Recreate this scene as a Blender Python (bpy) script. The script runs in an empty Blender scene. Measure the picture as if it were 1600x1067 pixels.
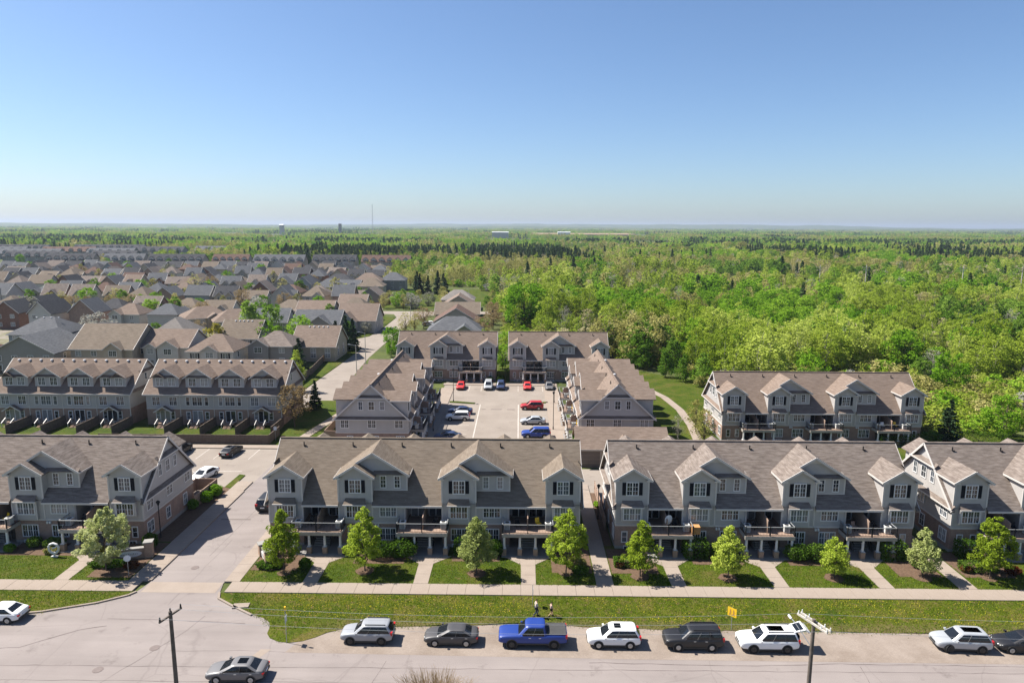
import bpy, bmesh, math, random
import numpy as np
from mathutils import Vector, Matrix
R = math.radians
sc = bpy.context.scene
COL = sc.collection

# ------------------------------------------------------------------ camera, sky, sun, exposure
CAM_H = 36.0
def setup_camera():
    pitch, yaw, roll = R(9.55), R(0.62), R(0.28)
    f = Vector((-math.sin(yaw) * math.cos(pitch), math.cos(yaw) * math.cos(pitch), -math.sin(pitch)))
    r = f.cross(Vector((0, 0, 1))).normalized(); u = r.cross(f)
    r2 = r * math.cos(roll) + u * math.sin(roll); u2 = u * math.cos(roll) - r * math.sin(roll)
    cd = bpy.data.cameras.new('camera'); cam = bpy.data.objects.new('camera', cd); COL.objects.link(cam)
    cam.matrix_world = Matrix(((r2.x, u2.x, -f.x, 0), (r2.y, u2.y, -f.y, 0), (r2.z, u2.z, -f.z, CAM_H), (0, 0, 0, 1)))
    cd.sensor_fit = 'HORIZONTAL'; cd.sensor_width = 36.0; cd.lens = 36.0 * 1067 / 1600
    cd.clip_start = 0.5; cd.clip_end = 60000
    sc.camera = cam
setup_camera()
SUN_TO = Vector((0.74, -0.22, -1.0)).normalized()      # the way the light travels
SUN_EL = math.asin(-SUN_TO.z); SUN_AZ = math.atan2(-SUN_TO.x, -SUN_TO.y)
world = bpy.data.worlds.new('World'); sc.world = world; world.use_nodes = True
nt = world.node_tree; nt.nodes.clear()
sky = nt.nodes.new('ShaderNodeTexSky'); sky.sky_type = 'NISHITA'; sky.sun_disc = False
sky.sun_elevation = SUN_EL; sky.sun_rotation = SUN_AZ % (2 * math.pi)
sky.altitude = 0; sky.air_density = 0.9; sky.dust_density = 0.75; sky.ozone_density = 6.5
bg = nt.nodes.new('ShaderNodeBackground'); bg.inputs[1].default_value = 0.063
wo = nt.nodes.new('ShaderNodeOutputWorld')
nt.links.new(sky.outputs[0], bg.inputs[0]); nt.links.new(bg.outputs[0], wo.inputs[0])
sl = bpy.data.lights.new('sun', 'SUN'); sl.energy = 4.7; sl.angle = R(0.53); sl.color = (1.0, 0.945, 0.86)
so = bpy.data.objects.new('sun', sl); COL.objects.link(so)
so.rotation_euler = SUN_TO.to_track_quat('-Z', 'Y').to_euler(); so.location = (-60, 40, 80)
sc.view_settings.view_transform = 'Standard'; sc.view_settings.look = 'None'
sc.view_settings.gamma = 1.0; sc.view_settings.use_curve_mapping = False
sc.view_settings.exposure = 1.26
sc.render.engine = 'CYCLES'
cy = sc.cycles
cy.use_denoising = True; cy.max_bounces = 6; cy.diffuse_bounces = 3; cy.glossy_bounces = 2; cy.transmission_bounces = 3
cy.transparent_max_bounces = 6; cy.volume_bounces = 0; cy.caustics_reflective = False; cy.caustics_refractive = False
cy.sample_clamp_indirect = 6.0; cy.sample_clamp_direct = 12.0

# ------------------------------------------------------------------ helpers
class MB:
    def __init__(s): s.v = []; s.f = []; s.m = []
    def poly(s, pts, mi=0):
        n = len(s.v); s.v += [tuple(p) for p in pts]; s.f.append(tuple(range(n, n + len(pts)))); s.m.append(mi)
    def hexa(s, p, mi=0):                      # 8 points: bottom 4 ccw, top 4 ccw
        n = len(s.v); s.v += [tuple(q) for q in p]
        for q in ((0, 3, 2, 1), (4, 5, 6, 7), (0, 1, 5, 4), (1, 2, 6, 5), (2, 3, 7, 6), (3, 0, 4, 7)):
            s.f.append(tuple(n + i for i in q)); s.m.append(mi)
    def box(s, x0, x1, y0, y1, z0, z1, mi=0):
        s.hexa([(x0, y0, z0), (x1, y0, z0), (x1, y1, z0), (x0, y1, z0), (x0, y0, z1), (x1, y0, z1), (x1, y1, z1), (x0, y1, z1)], mi)
    def slab(s, pts, t, mi=0, up=(0, 0, 1)):   # polygon extruded down by t
        n = len(s.v); k = len(pts); s.v += [tuple(p) for p in pts]
        s.v += [(p[0] - up[0] * t, p[1] - up[1] * t, p[2] - up[2] * t) for p in pts]
        s.f.append(tuple(range(n, n + k))); s.m.append(mi)
        s.f.append(tuple(range(n + 2 * k - 1, n + k - 1, -1))); s.m.append(mi)
        for i in range(k):
            j = (i + 1) % k; s.f.append((n + i, n + k + i, n + k + j, n + j)); s.m.append(mi)
    def beam(s, a, b, w, h, mi=0):             # square bar from a to b
        a = Vector(a); b = Vector(b); d = (b - a).normalized()
        sd = d.cross(Vector((0, 0, 1)))
        if sd.length < 1e-4: sd = Vector((1, 0, 0))
        sd.normalize(); u = sd.cross(d)
        sd *= w / 2; u *= h / 2
        s.hexa([a - sd - u, a + sd - u, b + sd - u, b - sd - u, a - sd + u, a + sd + u, b + sd + u, b - sd + u], mi)
    def tube(s, a, b, r0, r1, n=8, mi=0, cap=True):
        a = Vector(a); b = Vector(b); d = (b - a).normalized()
        e = Vector((0, 0, 1)) if abs(d.z) < .9 else Vector((1, 0, 0))
        p = d.cross(e).normalized(); q = d.cross(p); k = len(s.v)
        for c, rr in ((a, r0), (b, r1)):
            for i in range(n):
                t = 2 * math.pi * i / n; s.v.append(tuple(c + p * (rr * math.cos(t)) + q * (rr * math.sin(t))))
        for i in range(n):
            j = (i + 1) % n; s.f.append((k + i, k + j, k + n + j, k + n + i)); s.m.append(mi)
        if cap:
            s.f.append(tuple(range(k + n - 1, k - 1, -1))); s.m.append(mi)
            s.f.append(tuple(range(k + n, k + 2 * n))); s.m.append(mi)
    def loft(s, rings, mi=0, cap=True):
        k = len(s.v); n = len(rings[0])
        for r in rings: s.v += [tuple(p) for p in r]
        for a in range(len(rings) - 1):
            for i in range(n):
                j = (i + 1) % n
                s.f.append((k + a * n + i, k + a * n + j, k + (a + 1) * n + j, k + (a + 1) * n + i)); s.m.append(mi)
        if cap:
            s.f.append(tuple(range(k + n - 1, k - 1, -1))); s.m.append(mi)
            e = k + (len(rings) - 1) * n; s.f.append(tuple(range(e, e + n))); s.m.append(mi)
    def mesh(s, name, mats, smooth=None):
        me = bpy.data.meshes.new(name); me.from_pydata(s.v, [], s.f)
        if not isinstance(mats, (list, tuple)): mats = [mats]
        for m in mats: me.materials.append(m)
        if len(mats) > 1: me.polygons.foreach_set('material_index', s.m)
        if smooth is not None:
            me.polygons.foreach_set('use_smooth', [True] * len(me.polygons))
            me.set_sharp_from_angle(angle=R(smooth))
        me.update(); return me
    def build(s, name, mats, parent=None, smooth=None, loc=None, rz=0):
        return link(name, s.mesh(name, mats, smooth), parent, loc, rz)
def link(name, me, parent=None, loc=None, rz=0):
    o = bpy.data.objects.new(name, me); COL.objects.link(o)
    if parent is not None: o.parent = parent
    if loc is not None: o.location = loc
    if rz: o.rotation_euler = (0, 0, rz)
    return o
def empty(name, loc, rz=0, label=None, cat=None, group=None):
    o = bpy.data.objects.new(name, None); COL.objects.link(o); o.location = loc; o.rotation_euler = (0, 0, rz)
    o.empty_display_size = .3
    return tag(o, label, cat, group)
def tag(o, label=None, cat=None, group=None, kind=None):
    if label: o['label'] = label
    if cat: o['category'] = cat
    if group: o['group'] = group
    if kind: o['kind'] = kind
    return o
def struct(o, label=None):
    o['kind'] = 'structure'
    if label: o['label'] = label
    return o

# ------------------------------------------------------------------ materials
MATS = {}
def nodes(name):
    m = bpy.data.materials.new(name); m.use_nodes = True; t = m.node_tree; t.nodes.clear()
    out = t.nodes.new('ShaderNodeOutputMaterial'); MATS[name] = m
    return m, t, out
def nd(t, typ, ins=None, **props):
    n = t.nodes.new(typ)
    for k, v in props.items(): setattr(n, k, v)
    for k, v in (ins or {}).items():
        if isinstance(v, bpy.types.NodeSocket): t.links.new(v, n.inputs[k])
        else: n.inputs[k].default_value = v
    return n
def c4(c): return (c[0], c[1], c[2], 1.0)
def ramp(t, fac, stops):
    n = t.nodes.new('ShaderNodeValToRGB'); t.links.new(fac, n.inputs[0]); e = n.color_ramp.elements
    while len(e) < len(stops): e.new(0.5)
    for i, (p, c) in enumerate(stops): e[i].position = p; e[i].color = c4(c)
    return n.outputs[0]
def mixc(t, fac, a, b, mode='MIX'):
    n = t.nodes.new('ShaderNodeMix'); n.data_type = 'RGBA'; n.blend_type = mode
    for i, v in ((0, fac), (6, a), (7, b)):
        if isinstance(v, bpy.types.NodeSocket): t.links.new(v, n.inputs[i])
        elif i == 0: n.inputs[0].default_value = v
        else: n.inputs[i].default_value = c4(v)
    return n.outputs[2]
def noise(t, vec, scale, detail=3, rough=.55):
    n = nd(t, 'ShaderNodeTexNoise', {'Scale': scale, 'Detail': detail, 'Roughness': rough})
    if vec is not None: t.links.new(vec, n.inputs['Vector'])
    return n.outputs[0]
def sh(c, k): return tuple(max(0, min(1, x * k)) for x in c)
def principled(t, out, col, rough=.8, bump=None, bstr=.3, bdist=.02, **kw):
    p = nd(t, 'ShaderNodeBsdfPrincipled', {'Roughness': rough, 'Specular IOR Level': .5 if rough < .8 else .12})
    if isinstance(col, bpy.types.NodeSocket): t.links.new(col, p.inputs['Base Color'])
    else: p.inputs['Base Color'].default_value = c4(col)
    for k, v in kw.items(): p.inputs[k].default_value = v
    if bump is not None:
        b = nd(t, 'ShaderNodeBump', {'Strength': bstr, 'Distance': bdist, 'Height': bump}); t.links.new(b.outputs[0], p.inputs['Normal'])
    t.links.new(p.outputs[0], out.inputs[0]); return p
def plain(name, col, rough=.7, var=.12, scale=1.5, metal=0.0, spec=.5, coat=0.0):
    m, t, out = nodes(name); tc = nd(t, 'ShaderNodeTexCoord').outputs['Object']
    n = noise(t, tc, scale, 4)
    c = ramp(t, n, [(.25, sh(col, 1 - var)), (.75, sh(col, 1 + var))]) if var else col
    p = principled(t, out, c, rough, Metallic=metal)
    if coat: p.inputs['Coat Weight'].default_value = coat; p.inputs['Coat Roughness'].default_value = .22
    return m
def uvw(t):      # along-wall coordinate and height, for walls square to the object's axes
    tc = nd(t, 'ShaderNodeTexCoord').outputs['Object']
    s = nd(t, 'ShaderNodeSeparateXYZ', {0: tc})
    a = nd(t, 'ShaderNodeMath', {0: s.outputs[0], 1: s.outputs[1]}, operation='ADD').outputs[0]
    return a, s.outputs[2], tc
def siding(name, col):
    m, t, out = nodes(name); a, z, tc = uvw(t)
    fr = nd(t, 'ShaderNodeMath', {0: z, 1: 1 / .14}, operation='MULTIPLY').outputs[0]
    fr = nd(t, 'ShaderNodeMath', {0: fr}, operation='FRACT').outputs[0]
    line = nd(t, 'ShaderNodeMath', {0: fr, 1: .14}, operation='LESS_THAN').outputs[0]
    n = noise(t, tc, .8, 4)
    c = ramp(t, n, [(.3, sh(col, .93)), (.7, sh(col, 1.06))])
    c = mixc(t, line, c, sh(col, .72))
    principled(t, out, c, .6, fr, .5, .02); return m
def brick(name, col, dark, mortar):
    m, t, out = nodes(name); a, z, tc = uvw(t)
    v = nd(t, 'ShaderNodeCombineXYZ', {0: a, 1: z}).outputs[0]
    b = nd(t, 'ShaderNodeTexBrick', {'Vector': v, 'Color1': c4(col), 'Color2': c4(dark), 'Mortar': c4(mortar), 'Scale': 1.0,
        'Mortar Size': .012, 'Bias': -.1, 'Brick Width': .22, 'Row Height': .075})
    n = noise(t, tc, 1.3, 5)
    c = mixc(t, .5, b.outputs[0], ramp(t, n, [(.3, (.55, .55, .55)), (.7, (1, 1, 1))]), 'MULTIPLY')
    principled(t, out, c, .85, b.outputs[1], -.4, .01); return m
def shingle(name, c1, c2, c3):
    m, t, out = nodes(name); a, z, tc = uvw(t)
    v = nd(t, 'ShaderNodeCombineXYZ', {0: a, 1: z}).outputs[0]
    b = nd(t, 'ShaderNodeTexBrick', {'Vector': v, 'Color1': c4(c1), 'Color2': c4(c2), 'Mortar': c4(sh(c2, .75)), 'Scale': 1.0,
        'Mortar Size': .008, 'Bias': 0.0, 'Brick Width': .62, 'Row Height': .105})
    sv = nd(t, 'ShaderNodeVectorMath', {0: v, 1: (.55, 4.2, 1)}, operation='MULTIPLY').outputs[0]
    n = noise(t, sv, 1.6, 4, .65)
    c = mixc(t, ramp(t, n, [(.42, (0, 0, 0)), (.66, (1, 1, 1))]), b.outputs[0], c3)
    n2 = noise(t, tc, .35, 3)
    c = mixc(t, .5, c, ramp(t, n2, [(.3, (.72, .72, .72)), (.7, (1, 1, 1))]), 'MULTIPLY')
    principled(t, out, c, .95, b.outputs[1], -.35, .012); return m
def leafmat(name, cols, trans=.35, scale=.9, rough=.7):
    m, t, out = nodes(name); tc = nd(t, 'ShaderNodeTexCoord').outputs['Object']
    oi = nd(t, 'ShaderNodeObjectInfo')
    n = noise(t, tc, scale, 3, .7)
    r = nd(t, 'ShaderNodeMath', {0: oi.outputs['Random'], 1: .34}, operation='MULTIPLY').outputs[0]
    s = nd(t, 'ShaderNodeMath', {0: n, 1: r}, operation='ADD').outputs[0]
    if name in ('leaf_aspen', 'leaf_bright', 'leaf_mid', 'leaf_bud', 'leaf_tan', 'leaf_pine'):      # stands of trees differ in tint
        gp = nd(t, 'ShaderNodeNewGeometry').outputs['Position']; sn = noise(t, gp, .018, 3, .6); sn = nd(t, 'ShaderNodeMapRange', {0: sn, 1: .3, 2: .7, 3: -.2, 4: .2}).outputs[0]; s = nd(t, 'ShaderNodeMath', {0: s, 1: sn}, operation='ADD').outputs[0]
    s = nd(t, 'ShaderNodeMath', {0: s, 1: .17}, operation='SUBTRACT').outputs[0]
    c = ramp(t, s, [(.28, cols[0]), (.5, cols[1]), (.72, cols[2])])
    d = nd(t, 'ShaderNodeBsdfDiffuse', {'Color': c}); tr = nd(t, 'ShaderNodeBsdfTranslucent', {'Color': c})
    mx = nd(t, 'ShaderNodeMixShader', {0: trans, 1: d.outputs[0], 2: tr.outputs[0]})
    t.links.new(mx.outputs[0], out.inputs[0]); return m
def glassmat(name, col, rough=.06, spec=.75):
    m, t, out = nodes(name); tc = nd(t, 'ShaderNodeTexCoord').outputs['Object']
    oi = nd(t, 'ShaderNodeObjectInfo')
    c = ramp(t, oi.outputs['Random'], [(.45, col), (.62, sh(col, 3.5)), (.9, (.22, .22, .22))]) if name == 'glass' else c4(col)
    p = principled(t, out, c if name == 'glass' else col, rough); p.inputs['Specular IOR Level'].default_value = spec
    return m
siding('siding', (.40, .38, .365)); siding('siding_dark', (.23, .215, .20)); siding('siding_tan', (.36, .30, .23)); siding('siding_pale', (.43, .41, .38))
siding('siding_blue', (.20, .225, .25))
brick('brick', (.33, .20, .145), (.235, .14, .105), (.32, .27, .235)); brick('brick_red', (.24, .11, .075), (.16, .07, .05), (.22, .17, .14))
brick('brick_tan', (.40, .26, .17), (.30, .19, .13), (.36, .30, .25))
shingle('shingle_taupe', (.170, .137, .106), (.14, .111, .086), (.196, .160, .126))
shingle('shingle_grey', (.172, .140, .119), (.130, .105, .091), (.228, .192, .168))
shingle('shingle_brown', (.184, .139, .111), (.152, .114, .091), (.214, .165, .134))
shingle('shingle_charcoal', (.059, .059, .064), (.043, .043, .048), (.081, .081, .085))
shingle('shingle_slate', (.105, .108, .115), (.084, .087, .095), (.130, .133, .140))
shingle('shingle_rust', (.133, .084, .066), (.105, .066, .055), (.154, .105, .084))
shingle('shingle_pale', (.210, .189, .171), (.175, .158, .143), (.238, .217, .199))
plain('trim', (.50, .47, .44), .5, .05); plain('white', (.62, .61, .60), .45, .04); plain('fascia', (.33, .30, .265), .6, .06)
plain('shutter', (.012, .013, .017), .85, .1); plain('black_metal', (.018, .018, .02), .8, .1); plain('dark_door', (.03, .027, .025), .4, .1)
plain('foundation', (.25, .24, .225), .9, .1); plain('deck_wood', (.28, .20, .155), .8, .18, 3); plain('fence_wood', (.135, .105, .085), .9, .3, 2.2)
plain('fence_new', (.42, .22, .09), .8, .2, 2); plain('step_grey', (.22, .21, .20), .85, .1); plain('garage_door', (.13, .105, .09), .6, .05)
plain('galv', (.36, .37, .38), .45, .06, metal=.5); plain('pole_wood', (.12, .10, .085), .9, .25, 4); plain('pole_arm', (.40, .37, .33), .85, .2, 4)
plain('ac_white', (.62, .62, .60), .5, .06); plain('yellow', (.75, .47, .015), .5, .05); plain('dandelion', (.62, .50, .03), .8, .1); plain('red_shed', (.3, .05, .04), .6, .1)
plain('mulch', (.105, .068, .046), .95, .35, 5); plain('skin', (.45, .27, .19), .6, .05); plain('metal_roof', (.75, .76, .78), .35, .03)
glassmat('glass', (.018, .022, .028)); glassmat('car_glass', (.010, .012, .015), .05, .5)
def ground_mats():
    m, t, out = nodes('asphalt'); tc = nd(t, 'ShaderNodeTexCoord').outputs['Object']
    a = noise(t, tc, .12, 5, .6); b = noise(t, tc, 14, 3, .7)
    sv = nd(t, 'ShaderNodeVectorMath', {0: tc, 1: (.05, .75, 1)}, operation='MULTIPLY').outputs[0]; s = noise(t, sv, 1.0, 4)
    c = ramp(t, a, [(.3, (.216, .187, .175)), (.7, (.264, .231, .216))])
    c = mixc(t, .55, c, ramp(t, s, [(.35, (.80, .80, .80)), (.62, (1, 1, 1))]), 'MULTIPLY')
    c = mixc(t, .4, c, ramp(t, b, [(.3, (.7, .7, .7)), (.7, (1, 1, 1))]), 'MULTIPLY')
    e = noise(t, tc, .42, 6, .72); c = mixc(t, .75, c, ramp(t, e, [(.30, (.62, .60, .60)), (.42, (1, 1, 1)), (.70, (1, 1, 1)), (.82, (1.12, 1.10, 1.08))]), 'MULTIPLY')
    wn = nd(t, 'ShaderNodeTexNoise', {'Vector': tc, 'Scale': .5, 'Detail': 4.0}).outputs[1]; wv = mixc(t, .5, tc, wn, 'ADD'); v = nd(t, 'ShaderNodeTexVoronoi', {'Vector': wv, 'Scale': .12}, feature='DISTANCE_TO_EDGE').outputs[0]; c = mixc(t, ramp(t, v, [(.0, (.28, .28, .28)), (.008, (0, 0, 0))]), c, (.12, .10, .095))
    principled(t, out, c, .92, b, .3, .01)
    m, t, out = nodes('lot'); tc = nd(t, 'ShaderNodeTexCoord').outputs['Object']
    a = noise(t, tc, .2, 5, .6); b = noise(t, tc, 11, 3, .7)
    c = ramp(t, a, [(.3, (.222, .189, .161)), (.7, (.270, .234, .201))])
    c = mixc(t, .4, c, ramp(t, b, [(.3, (.72, .72, .72)), (.7, (1, 1, 1))]), 'MULTIPLY')
    e = noise(t, tc, .35, 6, .75); c = mixc(t, .7, c, ramp(t, e, [(.30, (.66, .64, .63)), (.43, (1, 1, 1))]), 'MULTIPLY')
    principled(t, out, c, .92, b, .3, .01)
    m, t, out = nodes('concrete'); tc = nd(t, 'ShaderNodeTexCoord').outputs['Object']
    a = noise(t, tc, .5, 5, .65); b = noise(t, tc, 9, 2)
    c = ramp(t, a, [(.3, (.246, .201, .165)), (.7, (.288, .240, .201))])
    c = mixc(t, .3, c, ramp(t, b, [(.35, (.75, .75, .75)), (.65, (1, 1, 1))]), 'MULTIPLY')
    principled(t, out, c, .9, b, .2, .01)
    m, t, out = nodes('gravel'); tc = nd(t, 'ShaderNodeTexCoord').outputs['Object']
    a = noise(t, tc, .35, 6, .7); b = noise(t, tc, 7, 4, .75)
    c = ramp(t, a, [(.3, (.20, .16, .13)), (.6, (.275, .228, .192)), (.8, (.235, .195, .165))])
    c = mixc(t, .55, c, ramp(t, b, [(.3, (.6, .6, .6)), (.7, (1, 1, 1))]), 'MULTIPLY')
    principled(t, out, c, .95, b, .6, .03)
    for nm, g1, g2, g3, br in (('grass', (.034, .059, .006), (.062, .093, .009), (.099, .102, .017), .58), ('lawn', (.037, .065, .005), (.071, .102, .007), (.118, .108, .025), .57),
                               ('verge', (.043, .071, .004), (.084, .108, .006), (.149, .124, .028), .52)):
        m, t, out = nodes(nm); tc = nd(t, 'ShaderNodeTexCoord').outputs['Object']
        a = noise(t, tc, .28, 6, .68); b = noise(t, tc, 6, 4, .8); d = noise(t, tc, 1.7, 4, .7)
        c = ramp(t, a, [(.32, g1), (.5, g2), (.66, g3)])
        c = mixc(t, ramp(t, d, [(br, (0, 0, 0)), (br + .14, (1, 1, 1))]), c, (.15, .11, .045))
        if nm == 'verge':
            sy = nd(t, 'ShaderNodeSeparateXYZ', {0: tc}).outputs[1]; q = nd(t, 'ShaderNodeMath', {0: d, 1: 2.6}, operation='MULTIPLY').outputs[0]; q = nd(t, 'ShaderNodeMath', {0: sy, 1: q}, operation='SUBTRACT').outputs[0]; q = nd(t, 'ShaderNodeMapRange', {0: q, 1: 55.9, 2: 57.3, 3: .85, 4: 0.0}).outputs[0]; sx = nd(t, 'ShaderNodeMapRange', {0: nd(t, 'ShaderNodeSeparateXYZ', {0: tc}).outputs[0], 1: -19.0, 2: -14.0}).outputs[0]; q = nd(t, 'ShaderNodeMath', {0: q, 1: sx}, operation='MULTIPLY').outputs[0]; c = mixc(t, q, c, (.16, .125, .055))
        c = mixc(t, .9, c, ramp(t, b, [(.34, (.30, .34, .30)), (.66, (1.0, 1.0, 1.0))]), 'MULTIPLY')
        principled(t, out, c, .95, b, .9, .08)
    m, t, out = nodes('ground'); tc = nd(t, 'ShaderNodeTexCoord').outputs['Object']
    a = noise(t, tc, .004, 6, .6); b = noise(t, tc, .08, 6, .7); d = noise(t, tc, 1.3, 3, .7)
    c = ramp(t, a, [(.38, (.044, .060, .020)), (.5, (.068, .084, .028)), (.62, (.112, .100, .048))])
    c = mixc(t, ramp(t, b, [(.4, (0, 0, 0)), (.62, (1, 1, 1))]), c, (.10, .12, .035))
    c = mixc(t, .6, c, ramp(t, d, [(.3, (.55, .55, .55)), (.7, (1, 1, 1))]), 'MULTIPLY')
    principled(t, out, c, 1.0)
    m, t, out = nodes('yard'); tc = nd(t, 'ShaderNodeTexCoord').outputs['Object']; a = noise(t, tc, .09, 5, .65); c = ramp(t, a, [(.40, (.10, .11, .045)), (.5, (.14, .135, .08)), (.58, (.21, .185, .155))]); principled(t, out, c, .95)
    plain('field_tan', (.26, .18, .12), .95, .15, .02); plain('field_green', (.12, .19, .05), .95, .2, .02)
    plain('road_paint', (.40, .365, .33), .8, .25, 2.0); plain('crack', (.12, .10, .095), .95, .2, 2); plain('iron', (.13, .10, .09), .7, .2, 6)
    plain('patch', (.14, .12, .11), .92, .15, .8)
ground_mats()
# leaves
leafmat('leaf_pear', ((.170, .235, .020), (.290, .380, .036), (.450, .520, .095)), .4, 1.2)
leafmat('leaf_pear_pale', ((.20, .245, .060), (.36, .405, .14), (.58, .60, .32)), .4, 1.2)
leafmat('leaf_bright', ((0.097, 0.216, 0.013), (0.178, 0.329, 0.022), (0.281, 0.432, 0.043)), .45, .5)
leafmat('leaf_mid', ((0.090, 0.180, 0.019), (0.156, 0.270, 0.034), (0.252, 0.372, 0.060)), .45, .5)
leafmat('leaf_aspen', ((0.190, 0.263, 0.025), (0.308, 0.392, 0.047), (0.448, 0.510, 0.112)), .5, .4)
leafmat('leaf_bud', ((0.227, 0.227, 0.063), (0.329, 0.311, 0.096), (0.431, 0.397, 0.158)), .4, .5)
leafmat('leaf_brown', ((.192, .136, .064), (.280, .208, .104), (.352, .272, .152)), .35, .6)
leafmat('leaf_grey', ((.208, .188, .152), (.288, .264, .220), (.368, .340, .288)), .3, .5)
leafmat('leaf_spruce', ((.018, .036, .018), (.032, .058, .027), (.050, .080, .040)), .15, .8)
leafmat('leaf_pine', ((0.043, 0.082, 0.025), (0.072, 0.120, 0.036), (0.106, 0.158, 0.053)), .2, .5)
leafmat('leaf_white', ((.175, .182, .119), (.315, .308, .252), (.434, .420, .371)), .3, .6)
leafmat('leaf_yellow', ((.160, .152, .016), (.240, .224, .024), (.320, .288, .040)), .4, .6)
leafmat('leaf_hedge', ((.036, .080, .008), (.068, .132, .014), (.112, .176, .028)), .3, 2.0)
leafmat('leaf_red', ((.080, .022, .012), (.120, .040, .016), (.096, .080, .024)), .25, 2.0)
leafmat('leaf_dry', ((.32, .22, .10), (.44, .32, .16), (.55, .43, .24)), .3, 2.0)
leafmat('leaf_tan', ((0.315, 0.285, 0.145), (0.436, 0.399, 0.218), (0.557, 0.508, 0.315)), .4, .5)
leafmat('leaf_grass', ((.075, .125, .008), (.125, .185, .012), (.175, .205, .028)), .3, .35)
plain('bark', (.095, .075, .06), .95, .3, 3); plain('bark_pale', (.30, .28, .235), .9, .25, 3)
# ------------------------------------------------------------------ ground, road, pavements
def sheet(name, pts, z, mat, parent=None):
    b = MB(); b.poly([(x, y, z) for x, y in pts]); return b.build(name, MATS[mat], parent)
def block(name, pts, z0, z1, mat, parent=None):
    b = MB(); b.slab([(x, y, z1) for x, y in pts], z1 - z0); return b.build(name, MATS[mat], parent)
def rect(x0, x1, y0, y1): return [(x0, y0), (x1, y0), (x1, y1), (x0, y1)]
G = 22000
struct(sheet('ground', [(-G, -300), (G, -300), (G, G), (-G, G)], -.06, 'ground'), 'green and brown countryside stretching to the horizon')
road = struct(sheet('road', [(-95, 30), (95, 30), (95, 53.9), (-16.0, 53.9), (-16.2, 56), (-20.4, 57.6), (-24.6, 58.6), (-27.6, 60.4), (-29.6, 62.4), (-30, 64.2), (-30, 108.5),
    (-37.6, 108.5), (-37.6, 64.2), (-38.0, 62.3), (-40.6, 60.2), (-44.8, 58.6), (-49, 57.8), (-95, 57.6)], 0.0, 'asphalt'), 'pale worn asphalt road with side drive')
shoulder = struct(sheet('gravel_shoulder', [(-19.9, 53.0), (10, 52.6), (95, 52.4), (95, 56.7), (44, 56.75), (20, 56.9), (6, 57.3), (2, 57.7), (-4, 57.3), (-12, 56.9), (-15.6, 56.7), (-17.4, 55.6), (-19.2, 54.6)], .006, 'gravel'), 'tan gravel shoulder where cars park')
# cracks and sealed joints in the asphalt
rng = random.Random(4)
def crack(pts, w=.05):
    b = MB(); pl = []
    for (x0, y0), (x1, y1) in zip(pts, pts[1:]):
        n = max(2, int(math.hypot(x1 - x0, y1 - y0) / 1.2))
        for i in range(n): pl.append((x0 + (x1 - x0) * i / n + rng.uniform(-.05, .05), y0 + (y1 - y0) * i / n + rng.uniform(-.06, .06)))
    pl.append(pts[-1]); ws = [w * rng.uniform(.35, 1.15) for _ in pl]
    for i in range(len(pl) - 1):
        (ax, ay), (bx, by) = pl[i], pl[i + 1]; d = math.hypot(bx - ax, by - ay) or 1; nx, ny = -(by - ay) / d, (bx - ax) / d
        b.poly([(ax - nx * ws[i], ay - ny * ws[i], .0045), (bx - nx * ws[i + 1], by - ny * ws[i + 1], .0045), (bx + nx * ws[i + 1], by + ny * ws[i + 1], .0045), (ax + nx * ws[i], ay + ny * ws[i], .0045)])
    b.build('crack', MATS['crack'], road)
crack([(-60, 50.7), (-40, 50.9), (-24, 51.0), (0, 51.1), (30, 51.25), (60, 51.4)], .035); crack([(-60, 48.9), (-30, 49.1), (10, 49.3), (50, 49.5)], .03)
crack([(-45, 53.1), (-43, 53.3), (-39.4, 56), (-37.4, 56.6)], .06); crack([(-60, 53.1), (-45, 53.0)], .05); crack([(-34.6, 46), (-31.4, 52.6), (-29.8, 56), (-29.2, 58.4)], .03)
crack([(-29.8, 53.0), (-24, 53.2), (-18, 53.0)], .03); crack([(-46, 45), (-37, 47.2), (-20, 46.8), (5, 47.1)], .03); crack([(-38, 57.8), (-30, 57.5), (-25, 57.2)], .05)
crack([(6, 52.1), (20, 51.9), (26, 52.3), (44, 52.2), (60, 51.9)], .05); crack([(-12, 47), (-11, 52)], .03); crack([(28, 47), (28.6, 52)], .03)
for px in ((-34, 70), (-33.6, 60)): crack([(px[0], px[1]), (px[0] + .4, px[1] + 14)], .025)
for x, y in ((-34.4, 67.4), (-34.4, 50.4), (-31.3, 53.4)):
    b = MB(); b.tube((0, 0, -.01), (0, 0, .012), .42, .42, 20); b.tube((0, 0, .012), (0, 0, .018), .34, .34, 20); b.build('manhole_cover', MATS['iron'], road, loc=(x, y, 0))
for pts in ([(-22.7, 52.0), (-21.9, 52.0), (-21.2, 53.4), (-22.1, 53.4)], [(-23.3, 50.4), (-22.9, 50.4), (-22.3, 51.6), (-22.9, 51.6)]):
    b = MB(); b.poly([(x, y, .005) for x, y in pts]); b.build('concrete_patch', MATS['concrete'], road)
b = MB(); b.poly([(-36.9, 79.4, .005), (-33.2, 79.4, .005), (-33.2, 79.75, .005), (-36.9, 79.7, .005)]); b.build('speed_bump', MATS['patch'], road)
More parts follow.
